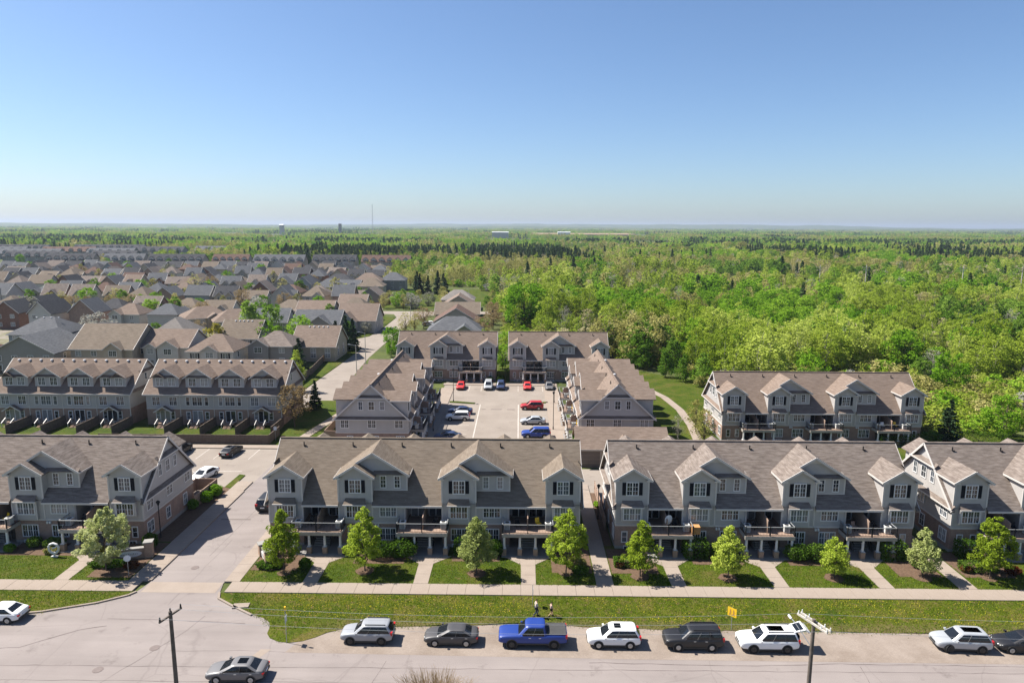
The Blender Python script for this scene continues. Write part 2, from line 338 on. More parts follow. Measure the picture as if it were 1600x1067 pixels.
# kerbs: short lengths along the corner curves
def kerb(pts, name='kerb', label=None, w=.2, h=.13):
    e = struct(empty(name, (0, 0, 0)), label)
    for (ax, ay), (bx, by) in zip(pts, pts[1:]):
        b = MB(); d = math.hypot(bx - ax, by - ay); b.beam((ax, ay, h / 2 - .03), (bx, by, h / 2 - .03), w, h + .06); b.build('kerb_stone', MATS['concrete'], e)
    return e
def arc(p, n=5):
    out = []
    for i in range(len(p) - 1):
        for k in range(n): t = k / n; out.append((p[i][0] * (1 - t) + p[i + 1][0] * t, p[i][1] * (1 - t) + p[i + 1][1] * t))
    return out + [p[-1]]
CL = [(-62, 57.75), (-55, 57.75), (-49, 57.9), (-44.8, 58.7), (-40.6, 60.3), (-38.4, 61.7), (-37.9, 62.4)]
CR = [(-29.6, 62.4), (-29.2, 61.3), (-27.6, 60.2), (-24.9, 58.5)]
kerb(CL, 'kerb', 'pale concrete kerb curving round the corner lawn into the drive'); kerb(CR, 'kerb', 'short concrete kerb at the corner by the dandelion verge')
kerb([(-37.65, y) for y in (64.6, 70, 76, 82, 88.5)], 'kerb', 'kerb between the drive and its walkway beside the brick gable')
# grass verges
struct(block('verge_lawn', [(-95, 57.7)] + [(x, y + .08) for x, y in CL] + [(-38.0, 62.42), (-95, 62.42)], -.04, .07, 'verge'), 'mown grass verge behind the corner kerb')
struct(block('verge_lawn', [(-29.5, 62.42), (-29.1, 61.4), (-27.5, 60.3), (-24.8, 58.65), (-23.6, 58.1), (-22.8, 57.4), (-22.5, 56.6), (-22.4, 55.7), (-21.9, 55.0), (-21.0, 54.5), (-20.0, 54.35), (-18.9, 54.6), (-17.9, 55.2), (-17.1, 55.9), (-15.9, 56.5), (-14.2, 56.75), (-12, 57.0), (-9.5, 57.0), (-7, 57.35), (-4, 57.3), (-1, 57.75), (2, 57.7), (4, 57.6), (6, 57.2), (9.5, 57.25), (13, 56.9), (16, 57.1), (20, 56.9), (26, 57.05), (33, 56.8), (38, 56.95), (44, 56.8), (95, 56.8), (95, 62.42)], -.04, .035, 'verge'), 'long verge of grass and dandelions beside the parked cars')
b = MB(); b.box(-.75, .75, -.38, .38, 0, .13); struct(b.build('ground_hatch', MATS['concrete'], loc=(-26.5, 60.05, 0), rz=.12), 'pale concrete hatch set in the verge')
# pavement: slabs side by side
pave = struct(empty('sidewalk', (0, 0, 0)), 'pale concrete sidewalk in front of the townhouses')
sl_m = MB(); sl_m.box(.012, 1.83, 0, 2.0, -.04, .12); sl_me = sl_m.mesh('slab', MATS['concrete'])
x = -66.0
while x < 66:
    if not (-37.8 < x + .9 < -29.8): link('slab', sl_me, pave, (x, 62.42, random.Random(int(x * 10)).uniform(-.006, .004)))
    x += 1.842
struct(block('drive_crossing', rect(-37.5, -30.05, 62.4, 64.4), -.04, .007, 'concrete'), 'concrete strip where the sidewalk crosses the drive')
# land in front of the houses
struct(block('front_lawn', rect(-95, -39.9, 64.44, 73.2), -.05, .10, 'lawn'), 'front lawn beside the corner sign wall')
struct(block('front_lawn', rect(-28.4, 95, 64.44, 73.2), -.05, .10, 'lawn'), 'front lawn before the long townhouse row')
def walkway(pts, name='walkway', label=None, seg=1.7):
    e = struct(empty(name, (0, 0, 0)), label)
    (a, bq) = pts
    (ax, ay, aw), (bx, by, bw) = a, bq
    n = max(1, int(math.hypot(bx - ax, by - ay) / seg))
    for i in range(n):
        t0, t1 = i / n, (i + 1) / n - .012 / max(n, 1)
        y0 = ay + (by - ay) * t0; y1 = ay + (by - ay) * t1; x0 = ax + (bx - ax) * t0; x1 = ax + (bx - ax) * t1; w0 = aw + (bw - aw) * t0; w1 = aw + (bw - aw) * t1
        if abs(by - ay) >= abs(bx - ax): q = [(x0 - w0 / 2, y0, .135), (x0 + w0 / 2, y0, .135), (x1 + w1 / 2, y1, .135), (x1 - w1 / 2, y1, .135)]
        else: q = [(x0, y0 - w0 / 2, .135), (x1, y1 - w1 / 2, .135), (x1, y1 + w1 / 2, .135), (x0, y0 + w0 / 2, .135)]
        b = MB(); b.slab(q, .17); b.build('slab', MATS['concrete'], e)
for x, l in ((-21.2, 'first porch of the middle row'), (-9.9, 'second porch of the middle row'), (1.1, 'third porch of the middle row'), (16.4, 'first porch of the grey roofed row'), (26.8, 'middle porch of the grey roofed row'), (37.4, 'last porch of the grey roofed row'), (-46.8, 'corner building porch')):
    walkway([(x, 64.43, 1.5), (x, 70.3, 1.6)], label='front walk leading to the ' + l)
    b = MB(); b.slab([(x - 2.6, 70.3, .13), (x + 2.6, 70.3, .13), (x + .8, 68.6, .13), (x - .8, 68.6, .13)], .16); struct(b.build('path_apron', MATS['concrete']), 'flared concrete apron before the ' + l)
walkway([(8.9, 64.43, 1.75), (8.9, 92, 1.75)], label='passage walk between the middle row and grey roofed row')
walkway([(45.6, 64.43, 1.8), (46.3, 90, 1.6)], label='passage walk beside the last townhouse row')
walkway([(-38.75, 64.43, 2.1), (-38.75, 92, 2.1)], label='walk beside the drive and the brick gable')
walkway([(-29.2, 64.43, 1.55), (-29.2, 86, 1.55)], label='walk beside the drive and the middle row')
def bed(pts, label): struct(block('garden_bed', pts, -.05, .115, 'mulch'), label)
bed(rect(-28.3, -23.4, 66.8, 72.4), 'mulch bed by the entrance sign wall'); bed(rect(-17.8, -12.3, 68.5, 72.4), 'mulch bed before the second tower of the middle row')
bed(rect(-7.2, -2.0, 69.2, 72.4), 'mulch bed before the third tower of the middle row'); bed(rect(3.6, 7.9, 66.9, 72.4), 'mulch bed at the end of the middle row')
bed(rect(9.9, 14.9, 66.9, 72.4), 'mulch bed at the start of the grey roofed row'); bed(rect(19.0, 24.6, 69.0, 72.4), 'mulch bed below the grey roofed row'); bed(rect(29.4, 35.0, 69.0, 72.4), 'mulch bed below the small street tree')
bed(rect(40.0, 44.5, 66.8, 72.4), 'mulch bed at the end of the grey roofed row'); bed(rect(46.8, 52.3, 66.8, 72.4), 'mulch bed before the last row'); bed(rect(-44.6, -39.95, 65.0, 72.9), 'mulch bed around the corner sign wall'); bed(rect(-58, -48.5, 69.6, 72.9), 'mulch bed below the corner building')
# yards, lots and courts behind the front row
struct(sheet('parking_lot', [(-92, 85.5), (-37.6, 85.5), (-37.6, 88), (-30, 88), (-30, 85.5), (95, 85.5), (95, 98.5), (9, 98.5), (9, 104), (8.7, 156), (-17, 156), (-17, 106.6), (-30, 106.6), (-92, 106.6)], -.012, 'lot'), 'pale asphalt lots and court behind the front row')
struct(block('side_yard', rect(-42.4, -39.85, 73.2, 90), -.05, .08, 'mulch'), 'planted strip along the corner gable')
struct(block('passage_bed', rect(9.85, 10.75, 73.2, 89), -.05, .07, 'mulch'), 'narrow bed beside the passage'); struct(block('passage_bed', rect(7.0, 7.95, 73.2, 89), -.05, .07, 'grass'), 'narrow grass strip beside the passage')
struct(block('lot_island', [(-40.9, 89.9), (-39.85, 89.4), (-39.85, 94.6), (-40.8, 94.9)], -.05, .09, 'lawn'), 'grass island between the lot and the walk')
struct(block('lot_pavement', rect(-70, -36, 106.7, 108.4), -.05, .1, 'concrete'), 'concrete walk below the board fence')
struct(block('back_yards', rect(-100, -38.5, 108.5, 120.5), -.05, .06, 'grass'), 'small grass yards behind the dormered rows')
struct(block('corner_lawn', [(-42, 108.5), (-31.2, 108.5), (-31.2, 138), (-42, 138)], -.05, .05, 'lawn'), 'lawn with trees beside the dormered row')
walkway([(-37.6, 109, 1.7), (-34.0, 131, 1.7)], label='path across the lawn beside the side court building')
for x0, x1, l in ((-17.4, -14.6, 'shaded'), (5.6, 8.7, 'sunny')):
    struct(block('court_pavement', rect(x0, x1, 104 if x0 > 0 else 107, 150), -.05, .1, 'concrete'), l + ' walk along the court balconies')
struct(block('court_pavement', rect(-17.4, 8.7, 152.8, 154.6), -.05, .1, 'concrete'), 'walk before the buildings closing the court')
struct(block('court_island', [(-14.4, 137.2), (-9.2, 136.2), (-9.0, 137.0), (-13, 138.2), (-14.4, 138.2)], -.05, .1, 'lawn'), 'small grass island on the shaded side of the court')
struct(block('court_island', [(6, 137.4), (.6, 136.0), (.6, 136.9), (4, 138.2), (6, 138.2)], -.05, .1, 'lawn'), 'small grass island on the sunny side of the court')
marks = struct(empty('parking_lines', (0, 0, 0)), 'white lines marking the parking bays')
def line(x0, x1, y0, y1):
    b = MB(); b.poly([(x0, y0, .0), (x1, y0, .0), (x1, y1, .0), (x0, y1, .0)]); b.build('line', MATS['road_paint'], marks, loc=(0, 0, -.006))
for y in np.arange(110, 136, 2.75):
    line(-14.4, -9.2, y, y + .12); line(.4, 5.4, y, y + .12)
for x in np.arange(-14, 8, 2.75): line(x, x + .12, 147.4, 152.6)
line(-8.0, -7.8, 104, 136); line(-.2, 0, 104, 136)
for x in np.arange(-56, -40, 2.75): line(x, x + .12, 101.6, 106.5)
line(-53, -41, 96.2, 96.35)
for x0, x1, k in ((-7.4, -6.6, 0), (-5.6, -3.4, 1), (-2.4, -.8, 2)):
    b = MB(); b.box(x0, x1, 132.1, 132.35, -.012, .02); struct(b.build('drain_grate', MATS['iron']), ('short', 'long', 'middling')[k] + ' iron drain grate across the court')
# east side lawns and path, court-end lawns
struct(block('east_lawn', [(22.6, 100), (95, 100), (95, 112), (80, 124), (60, 150), (36, 164), (24, 178), (20.5, 178), (20.8, 106.5)], -.05, .03, 'lawn'), 'lawn between the court and the woods')
e = struct(empty('garden_path', (0, 0, 0)), 'curved pale path across the lawn by the woods')
pp = [(30, 100), (30.6, 112), (31.8, 122), (32.2, 133), (31.2, 143), (28.8, 151), (26.2, 157), (23.4, 160)]
for i in range(len(pp) - 1):
    (ax, ay), (bx, by) = pp[i], pp[i + 1]; d = math.hypot(bx - ax, by - ay); nx, ny = (by - ay) / d * .8, -(bx - ax) / d * .8
    b = MB(); b.slab([(ax - nx, ay - ny, .05), (ax + nx, ay + ny, .05), (bx + nx, by + ny, .05), (bx - nx, by - ny, .05)], .08); b.build('slab', MATS['concrete'], e)
struct(block('patio_pad', rect(22.4, 26.4, 141, 146), -.05, .045, 'concrete'), 'pale pad between court building and path')
struct(block('gap_lawn', rect(-5.4, -2.3, 154.7, 176), -.05, .04, 'lawn'), 'strip of grass between the two buildings closing the court')
# residential street and its lawns
st = struct(sheet('street', [(-38.3, 131), (-38.8, 143), (-40.6, 167), (-41.6, 185), (-41.9, 230), (-41, 262), (-37, 276), (-20, 282), (20, 283), (20, 291), (-30, 290), (-60, 290), (-150, 284), (-150, 276), (-62, 281),
    (-52, 280), (-49, 270), (-48.6, 240), (-49.5, 222), (-53.6, 215), (-62, 213.5), (-150, 216), (-150, 208), (-60, 207), (-52, 206), (-48.4, 201), (-46.8, 198), (-47, 180), (-47.6, 149), (-47, 140), (-44, 133)], -.015, 'lot'), 'pale residential street bending between lawns')
struct(block('street_lawn', [(-48.4, 139), (-47.8, 149), (-47.2, 180), (-47.0, 197), (-52.3, 203), (-54, 200), (-53.5, 150), (-52, 137)], -.05, .05, 'lawn'), 'sunny lawn strip between street and board fence')
struct(block('street_lawn', [(-54, 216), (-49.8, 223), (-48.9, 240), (-49.2, 268), (-56, 276), (-60, 268), (-60, 217)], -.05, .05, 'lawn'), 'lawn at the corner of the bending street')
struct(block('subdivision_ground', [(-95, 150), (-55, 150), (-60, 205), (-60, 300), (-85, 420), (-95, 600), (-700, 620), (-420, 300), (-170, 150)], -.055, -.035, 'yard'), 'yards among the subdivision houses')
struct(block('park_lawn', [(-85, 395), (-10, 395), (6, 330), (-30, 300), (-62, 300), (-62, 330)], -.05, .02, 'lawn'), 'open park lawn beyond the subdivision')
struct(block('tan_field', [(60, 2500), (420, 2500), (460, 3000), (40, 3000)], .5, 9.0, 'field_tan'), 'distant ploughed field on the rise')
struct(block('tan_field', [(-520, 1250), (-400, 1250), (-400, 1330), (-530, 1330)], .5, 4.0, 'field_tan'), 'distant bare field among the woods')
# dandelions: uncountable yellow dots on the verges
def dandelions():
    rg = np.random.default_rng(7); V = []; F = []
    def ins(x, y): return 57.9 < y < 62.2 and (x > -24 or x < -44)
    cl = [(rg.uniform(-30, 0) if k < 70 else rg.uniform(-60, 60), rg.uniform(57.9, 62.2)) for k in range(150)]
    for k in range(3600):
        c = cl[rg.integers(0, 150)]
        if -26 < c[0] < 0 and rg.random() < .0: continue
        x = c[0] + rg.normal(0, 1.1); y = c[1] + rg.normal(0, .45)
        if not ins(x, y): continue
        s = rg.uniform(.014, .028); z = .04 + rg.uniform(.02, .06); n = len(V)
        V += [(x - s, y - s, z), (x + s, y - s, z), (x + s, y + s, z), (x - s, y + s, z), (x, y, z + .03)]
        F += [(n, n + 1, n + 4), (n + 1, n + 2, n + 4), (n + 2, n + 3, n + 4), (n + 3, n, n + 4)]
    me = bpy.data.meshes.new('dandelions'); me.from_pydata(V, [], F); me.materials.append(MATS['dandelion'])
    tag(link('dandelions', me), 'yellow dandelions sprinkled over the grass verge', 'flowers', kind='stuff')
dandelions()
def tufts():
    rg = np.random.default_rng(8); N = 110000; X = rg.uniform(-62, 62, N); Y = np.where(rg.random(N) < .62, np.where(rg.random(N) < .88, rg.uniform(56.4, 62.6, N), rg.uniform(54.0, 57, N)), rg.uniform(64.3, 69.5, N)); keep = np.ones(N, bool)
    edge = np.interp(X, [-62, -49, -44.8, -40.6, -38, -37.9, -29.6, -27.5, -24.8, -22.6, -21.2, -20, -17.4, -15.6, -4, 2, 6, 20, 62], [57.9, 58, 58.8, 60.4, 62, 70, 70, 60.2, 58.6, 56.9, 54.7, 54.4, 55.8, 56.6, 57.3, 57.7, 57.3, 56.9, 56.75])
    keep &= (Y > 64) | ((Y > edge - rg.exponential(.16, N)) & (Y < 62.46)); walks = [(-21.2, .8), (-9.9, .8), (1.1, .8), (16.4, .8), (26.8, .8), (37.4, .8), (-46.8, .8), (8.9, .9), (45.7, 1.0), (-38.75, 1.2), (-29.2, .9), (-33.8, 4.4)]
    for wx, hw in walks: keep &= ~((Y > 64) & (np.abs(X - wx) < hw - rg.exponential(.03, N)))
    for x0, x1, y0 in ((-28.3, -23.4, 66.8), (3.6, 7.9, 66.9), (9.9, 14.9, 66.9), (40, 44.5, 66.8), (46.8, 52.3, 66.8), (-44.6, -39.9, 65), (-17.8, -12.3, 68.5), (-7.2, -2, 69.2), (19, 24.6, 69), (29.4, 35, 69)): keep &= ~((X > x0 + .1) & (X < x1 - .1) & (Y > y0 + .1))
    for f in ((-16.15, 66.9), (-4.3, 66.6), (12.75, 66.3), (21.84, 66.2), (32.9, 66.4), (42.2, 66.7)): keep &= np.hypot(X - f[0], Y - f[1]) > .9
    X = X[keep]; Y = Y[keep]; n = len(X); z = np.where(Y > 64, .1, np.where(X < -37, .07, .035)); h = rg.uniform(.05, .15, n); a = rg.uniform(0, 6.28, n); w = rg.uniform(.02, .05, n); lx = rg.normal(0, .05, n); ly = rg.normal(0, .05, n)
    V = np.stack([np.stack([X - w * np.cos(a), Y - w * np.sin(a), z - .01], 1), np.stack([X + w * np.cos(a), Y + w * np.sin(a), z - .01], 1), np.stack([X + lx, Y + ly, z + h], 1)], 1).reshape(-1, 3)
    me = bpy.data.meshes.new('grass'); F = np.arange(3 * n, dtype=np.int32); me.vertices.add(3 * n); me.vertices.foreach_set('co', V.astype(np.float32).ravel()); me.loops.add(3 * n); me.loops.foreach_set('vertex_index', F); me.polygons.add(n); me.polygons.foreach_set('loop_start', np.arange(0, 3 * n, 3, dtype=np.int32)); me.materials.append(MATS['leaf_grass']); me.update(calc_edges=True)
    tag(link('grass', me), 'short uneven grass on the verge and front lawns', 'grass', kind='stuff')
tufts()
# ------------------------------------------------------------------ windows and doors (shared meshes)
WIN = {}
def window(parent, x, y, z, w, h, rz=0.0, cols=2, rows=2, sash=1, name='window', border=.1, dark=False):
    key = (round(w, 2), round(h, 2), cols, rows, sash, border)
    if key not in WIN:
        b = MB(); d = .07; e = border
        b.box(-w / 2 - e, w / 2 + e, -d, .02, -e, 0); b.box(-w / 2 - e, w / 2 + e, -d, .02, h, h + e)
        b.box(-w / 2 - e, -w / 2, -d, .02, 0, h); b.box(w / 2, w / 2 + e, -d, .02, 0, h)
        for s in range(1, sash): xs = -w / 2 + w * s / sash; b.box(xs - .055, xs + .055, -d + .004, .02, 0, h)
        sw = w / sash
        for s in range(sash):
            for c in range(1, cols): xs = -w / 2 + sw * s + sw * c / cols; b.box(xs - .02, xs + .02, -d + .02, .01, 0, h)
            for r in range(1, rows): zs = h * r / rows; b.box(-w / 2 + sw * s + .02, -w / 2 + sw * (s + 1) - .02, -d + .022, .01, zs - .02, zs + .02)
        g = MB(); g.poly([(-w / 2, -.02, 0), (w / 2, -.02, 0), (w / 2, -.02, h), (-w / 2, -.02, h)])
        WIN[key] = (b.mesh('window', MATS['white']), g.mesh('pane', MATS['glass']))
    fr, gl = WIN[key]
    o = link(name, fr, parent, (x, y, z), rz); link('pane', gl, o); return o
SHUT = {}
def shutter(parent, x, y, z, h):
    if h not in SHUT:
        b = MB(); b.box(-.2, .2, -.05, .01, 0, h)
        for k in range(8): zz = .08 + (h - .16) * k / 8; b.box(-.15, .15, -.065, -.045, zz, zz + (h - .16) / 8 - .04)
        SHUT[h] = b.mesh('shutter', MATS['shutter'])
    return link('shutter', SHUT[h], parent, (x, y, z))
DOOR = []
def door(parent, x, y, z, rz=0):
    if not DOOR:
        b = MB(); b.box(-.5, .5, -.06, .02, 0, 2.1); b.box(-.35, .35, -.075, -.05, .25, 1.0); b.box(-.35, .35, -.075, -.05, 1.15, 1.9); DOOR.append(b.mesh('door', MATS['dark_door']))
        k = MB(); k.tube((.38, -.12, 1.0), (.38, -.06, 1.0), .04, .04, 8); DOOR.append(k.mesh('handle', MATS['galv']))
    o = link('door', DOOR[0], parent, (x, y, z), rz); link('handle', DOOR[1], o); return o
COLUMN = []; RAILS = {}
def column(parent, x, y):
    if not COLUMN:
        b = MB(); b.tube((0, 0, .98), (0, 0, 2.5), .15, .13, 12); b.box(-.2, .2, -.2, .2, .95, 1.03); b.box(-.19, .19, -.19, .19, 2.4, 2.5); COLUMN.append(b.mesh('column', MATS['white'], 40))
        b = MB(); b.box(-.24, .24, -.24, .24, 0, .9); COLUMN.append(b.mesh('pier', MATS['brick_tan']))
        b = MB(); b.box(-.28, .28, -.28, .28, .9, .97); COLUMN.append(b.mesh('pier_cap', MATS['foundation']))
    o = link('column', COLUMN[0], parent, (x, y, 0)); link('pier', COLUMN[1], o); link('pier_cap', COLUMN[2], o)
VENT = []
def vent(parent, x, y, z, kind=0):
    if not VENT:
        b = MB(); b.tube((0, 0, -.1), (0, 0, .42), .07, .07, 8); b.box(-.02, .24, -.14, .06, -.06, .03); VENT.append(b.mesh('vent_pipe', MATS['black_metal']))
        b = MB(); b.tube((0, 0, -.05), (0, 0, .16), .17, .17, 10); b.tube((0, 0, .16), (0, 0, .26), .26, .2, 10); VENT.append(b.mesh('roof_vent', MATS['white'], 40))
        b = MB(); b.box(-.22, .22, -.2, .2, -.1, .17); VENT.append(b.mesh('roof_vent', MATS['black_metal']))
    link('vent_pipe' if kind == 0 else 'roof_vent', VENT[kind], parent, (x, y, z))

# ------------------------------------------------------------------ townhouse rows
BAYW = {'A': .108, 'r': .117, 'B': .108, 'C': .108}
EV, ZT, OV, DP = 5.1, 8.45, .4, 11.8
ZR = 11.0; SL = (ZR - EV) / (DP / 2 + OV)
PG = .63
def zmain(y): return EV + (y + OV) * SL
def ymain(z): return (z - EV) / SL - OV
BALC = []      # balcony places in world coordinates
def townhouse(name, label, loc, rz, W, bays, roofm, rear=6, group='townhouse rows', wallm='siding', brickm='brick', side=(1, 1), grade=0.0):
    root = empty(name, loc, rz, label, 'townhouse', group)
    tot = sum(BAYW[b] for b in bays); xs = [0]
    for b in bays: xs.append(xs[-1] + W * BAYW[b] / tot)
    RD = 2.5
    out = [(0, 0)]
    for i, b in enumerate(bays):
        xa, xb = xs[i], xs[i + 1]
        if b == 'r': out += [(xa, 0), (xa, RD), (xb, RD), (xb, 0)]
    out += [(W, 0), (W, DP), (0, DP)]
    lo = MB(); up = MB(); fo = MB()
    for (ax, ay), (bx, by) in zip(out, out[1:] + out[:1]):
        if math.hypot(ax - bx, ay - by) < .01: continue
        fo.poly([(ax, ay, -.1), (bx, by, -.1), (bx, by, .45), (ax, ay, .45)])
        lo.poly([(ax, ay, .45), (bx, by, .45), (bx, by, 2.9), (ax, ay, 2.9)])
        top = EV + .15 if not (abs(ay - RD) < .01 or abs(by - RD) < .01) else EV + .55
        up.poly([(ax, ay, 2.9), (bx, by, 2.9), (bx, by, top), (ax, ay, top)])
    fo.build('foundation', MATS['foundation'], root); lo.build('brick_wall', MATS[brickm], root)
    for s, x in ((-1, 0), (1, W)):
        up.poly([(x, 0, EV + .15), (x, DP, EV + .15), (x, DP / 2, ZR - .12)])
    tr = MB(); rf = MB()                       # trims and main roof
    for i, b in enumerate(bays):               # band boards
        if b != 'r': tr.box(xs[i] - .03, xs[i + 1] + .03, -.05, .02, 2.82, 3.0)
    for x in (0, W): tr.box(x - .05, x + .05, -.03, DP + .03, 2.82, 3.0)
    # main roof, in strips so that the towers stand clear of the eave
    def strip(xa, xb, y0): rf.slab([(xa, y0, zmain(y0)), (xb, y0, zmain(y0)), (xb, DP / 2, ZR), (xa, DP / 2, ZR)], .18)
    strip(-.38, 0, -OV); strip(W, W + .38, -OV)
    i = 0
    while i < len(bays):
        j = i
        tw = bays[i] in 'AB'
        while j + 1 < len(bays) and (bays[j + 1] in 'AB') == tw: j += 1
        strip(xs[i], xs[j + 1], .06 if tw else -OV)
        if not tw: tr.box(xs[i], xs[j + 1], -OV - .07, -OV + .0, EV - .2, EV + .02)
        i = j + 1
    rf.slab([(-.38, DP / 2, ZR), (W + .38, DP / 2, ZR), (W + .38, DP + OV, EV), (-.38, DP + OV, EV)], .18)
    rf.box(-.38, W + .38, DP / 2 - .14, DP / 2 + .14, ZR - .10, ZR + .035)
    for x in (-.40, W + .40):
        tr.beam((x, -OV, EV - .13), (x, DP / 2, ZR - .13), .06, .24); tr.beam((x, DP + OV, EV - .13), (x, DP / 2, ZR - .13), .06, .24)
    tr.box(-.38, W + .38, DP + OV, DP + OV + .06, EV - .2, EV)
    rf.build('roof', MATS[roofm], root)
    # pents on the gable ends
    for s, x in ((-1, 0), (1, W)):
        if not side[0 if s < 0 else 1]: continue
        for z, hw in ((EV + .1, DP / 2 + .35), (8.75, (ZR - 8.75) / SL + .2)):
            y0, y1 = DP / 2 - hw, DP / 2 + hw; xo = x + s * .42
            pe = MB(); pe.slab([(xo, y0, z), (xo, y1, z), (x, y1, z + .42), (x, y0, z + .42)], .07); pe.build('pent_roof', MATS[roofm], root)
            tr.box(min(xo, xo + s * .05), max(xo, xo + s * .05), y0, y1, z - .14, z + .02)
        rot = -math.pi / 2 if s < 0 else math.pi / 2
        for k, (dy, w) in enumerate(((-1.75, .62), (0, .85), (1.75, .62))): window(root, x + s * .005, DP / 2 + dy, 6.75, w, 1.3, rot, 2, 2)
        for dy in (-4.4, 0, 4.4): window(root, x + s * .005, DP / 2 + dy, 3.75, 1.2, 1.25, rot, 2, 2, 2)
        for dy in (-4.6, -.6, 3.6): window(root, x + s * .005, DP / 2 + dy, 1.0, .8 if dy > -4 else 1.2, 1.3, rot, 2, 2, 1 if dy > -4 else 2)
    CG = MATS[roofm]
    def cheek(x, y0, zt=ZT): up.poly([(x, y0, zmain(y0) - .3), (x, y0, zt), (x, ymain(zt) + .1, zt)])
    def rake(p, q): tr.beam((p[0], p[1] - .03, p[2] - .12), (q[0], q[1] - .03, q[2] - .12), .07, .24)
    o = .38; of = .4
    def tower(xa, xb, right=True, left=True):
        c = (xa + xb) / 2; za = ZT + (c - xa) * PG; ze = ZT - o * PG
        up.poly([(xa, 0, EV + .1), (xb, 0, EV + .1), (xb, 0, ZT), (c, 0, za), (xa, 0, ZT)])
        cheek(xa, 0); cheek(xb, 0); t = .12; cr = MB()
        cr.slab([(xa - o, -of, ze + t), (c, -of, za + t), (c, ymain(za) + .15, za + t), (xa - o, ymain(ze) + .15, ze + t)], .13)
        cr.slab([(c, -of, za + t), (xb + o, -of, ze + t), (xb + o, ymain(ze) + .15, ze + t), (c, ymain(za) + .15, za + t)], .13)
        rake((xa - o, -of, ze + t), (c, -of, za + t)); rake((c, -of, za + t), (xb + o, -of, ze + t))
        for x in (xa, xb): tr.box(x - .08, x + .08, -.04, .06, 3.0, ZT); tr.box(x - .3, x + .3, -of, .02, ZT - .28, ZT - .12)
        for x, yy in ((xa - o, ymain(ze)), (xb + o, ymain(ze))): tr.beam((x, -of, ze + .02), (x, yy, ze + .02), .06, .2)
        cr.build('cross_gable_roof', CG, root)
    def bc(xa, xm, xc):
        cB = (xa + xm) / 2; zB = ZT + (cB - xa) * PG; cG = (xa + xc) / 2; zG = ZT + (cG - xa) * PG; ze = ZT - o * PG; t = .12; fy = .55; cr = MB()
        up.poly([(xa, 0, EV + .1), (xm, 0, EV + .1), (xm, 0, ZT), (cB, 0, zB), (xa, 0, ZT)])
        cheek(xa, 0); up.poly([(xm, 0, EV), (xm, 0, ZT), (xm, 1.0, ZT), (xm, 1.0, EV)])
        up.poly([(xm, 1.0, zmain(1.0) - .2), (xc, 1.0, zmain(1.0) - .2), (xc, 1.0, ZT), (xm, 1.0, ZT)]); cheek(xc, 1.0)
        up.poly([(xa, 1.0, ZT), (xc, 1.0, ZT), (cG, 1.0, zG)])
        yr = ymain(min(zG, ZR - .1)) + .15
        cr.slab([(xa - o, -of, ze + t), (cB, -of, zB + t), (cB, fy, zB + t), (cG, fy, zG + t), (cG, yr, zG + t), (xa - o, ymain(ze) + .15, ze + t)], .13)
        cr.slab([(cB, -of, zB + t), (xm + o, -of, ze + t), (xm + o, 1.0, ze + t), (cB, 1.0, zB + t)], .13)
        cr.slab([(cG, fy, zG + t), (xc + o, fy, ze + t), (xc + o, ymain(ze) + .15, ze + t), (cG, yr, zG + t)], .13)
        cr.slab([(xm + .05, .55, ZT + .0), (xc + .3, .55, ZT + .0), (xc + .3, 1.02, ZT + .3), (xm + .05, 1.02, ZT + .3)], .07)     # pent under the gable
        cr.build('cross_gable_roof', CG, root)
        rake((xa - o, -of, ze + t), (cB, -of, zB + t)); rake((cB, -of, zB + t), (xm + o, -of, ze + t)); rake((cB, fy, zB + t), (cG, fy, zG + t)); rake((cG, fy, zG + t), (xc + o, fy, ze + t))
        tr.poly([(cG - 1.0, .985, zG - .72), (cG + 1.0, .985, zG - .72), (cG, .985, zG - .1)])
        for x in (xa, xm): tr.box(x - .08, x + .08, -.04, .06, 3.0, ZT)
        tr.box(xc - .08, xc + .08, .96, 1.06, zmain(1) - .1, ZT); tr.box(xm, xc, .95, 1.0, zmain(1.0) - .02, zmain(1.0) + .12)
        tr.box(xa - .3, xa + .3, -of, .02, ZT - .28, ZT - .12); tr.box(xm - .3, xm + .3, -of, .02, ZT - .28, ZT - .12)
        tr.beam((xa - o, -of, ze + .02), (xa - o, ymain(ze), ze + .02), .06, .2); tr.beam((xc + o, fy, ze + .02), (xc + o, ymain(ze), ze + .02), .06, .2)
    def towerfront(c, typ):
        window(root, c, -.005, 6.5, 1.2, 1.42, 0, 2, 3, 2)
        for s in (-1, 1): shutter(root, c + s * .93, -.005, 6.48, 1.46)
        # boxed bay with its little roof
        bx = MB(); bx.box(c - 1.18, c + 1.18, -.32, .02, 3.55 if typ == 'A' else 3.0, 5.2); bay = bx.build('bay_box', MATS[wallm], root)
        window(root, c, -.325, 3.72, 1.85, 1.28, 0, 2, 2, 3)
        pr = MB(); pr.slab([(c - 1.3, -.6, 5.25), (c + 1.3, -.6, 5.25), (c + 1.1, .02, 5.85), (c - 1.1, .02, 5.85)], .08); pr.build('bay_roof', MATS[roofm], root)
        tr.box(c - 1.32, c + 1.32, -.66, -.58, 5.12, 5.27); tr.box(c - 1.2, c - 1.08, -.335, -.3, 3.0 if typ == 'B' else 3.55, 5.2); tr.box(c + 1.08, c + 1.2, -.335, -.3, 3.0 if typ == 'B' else 3.55, 5.2)
        if typ == 'A':
            for s in (-.75, .75): window(root, c + s, -.005, .95, .5, 1.15, 0, 1, 2)
        else: window(root, c, -.005, .95, 1.7, 1.3, 0, 2, 2, 3)
        window(root, c, -.01, .05, 1.5, .34, 0, 2, 1, 2, name='basement_window')
    i = 0
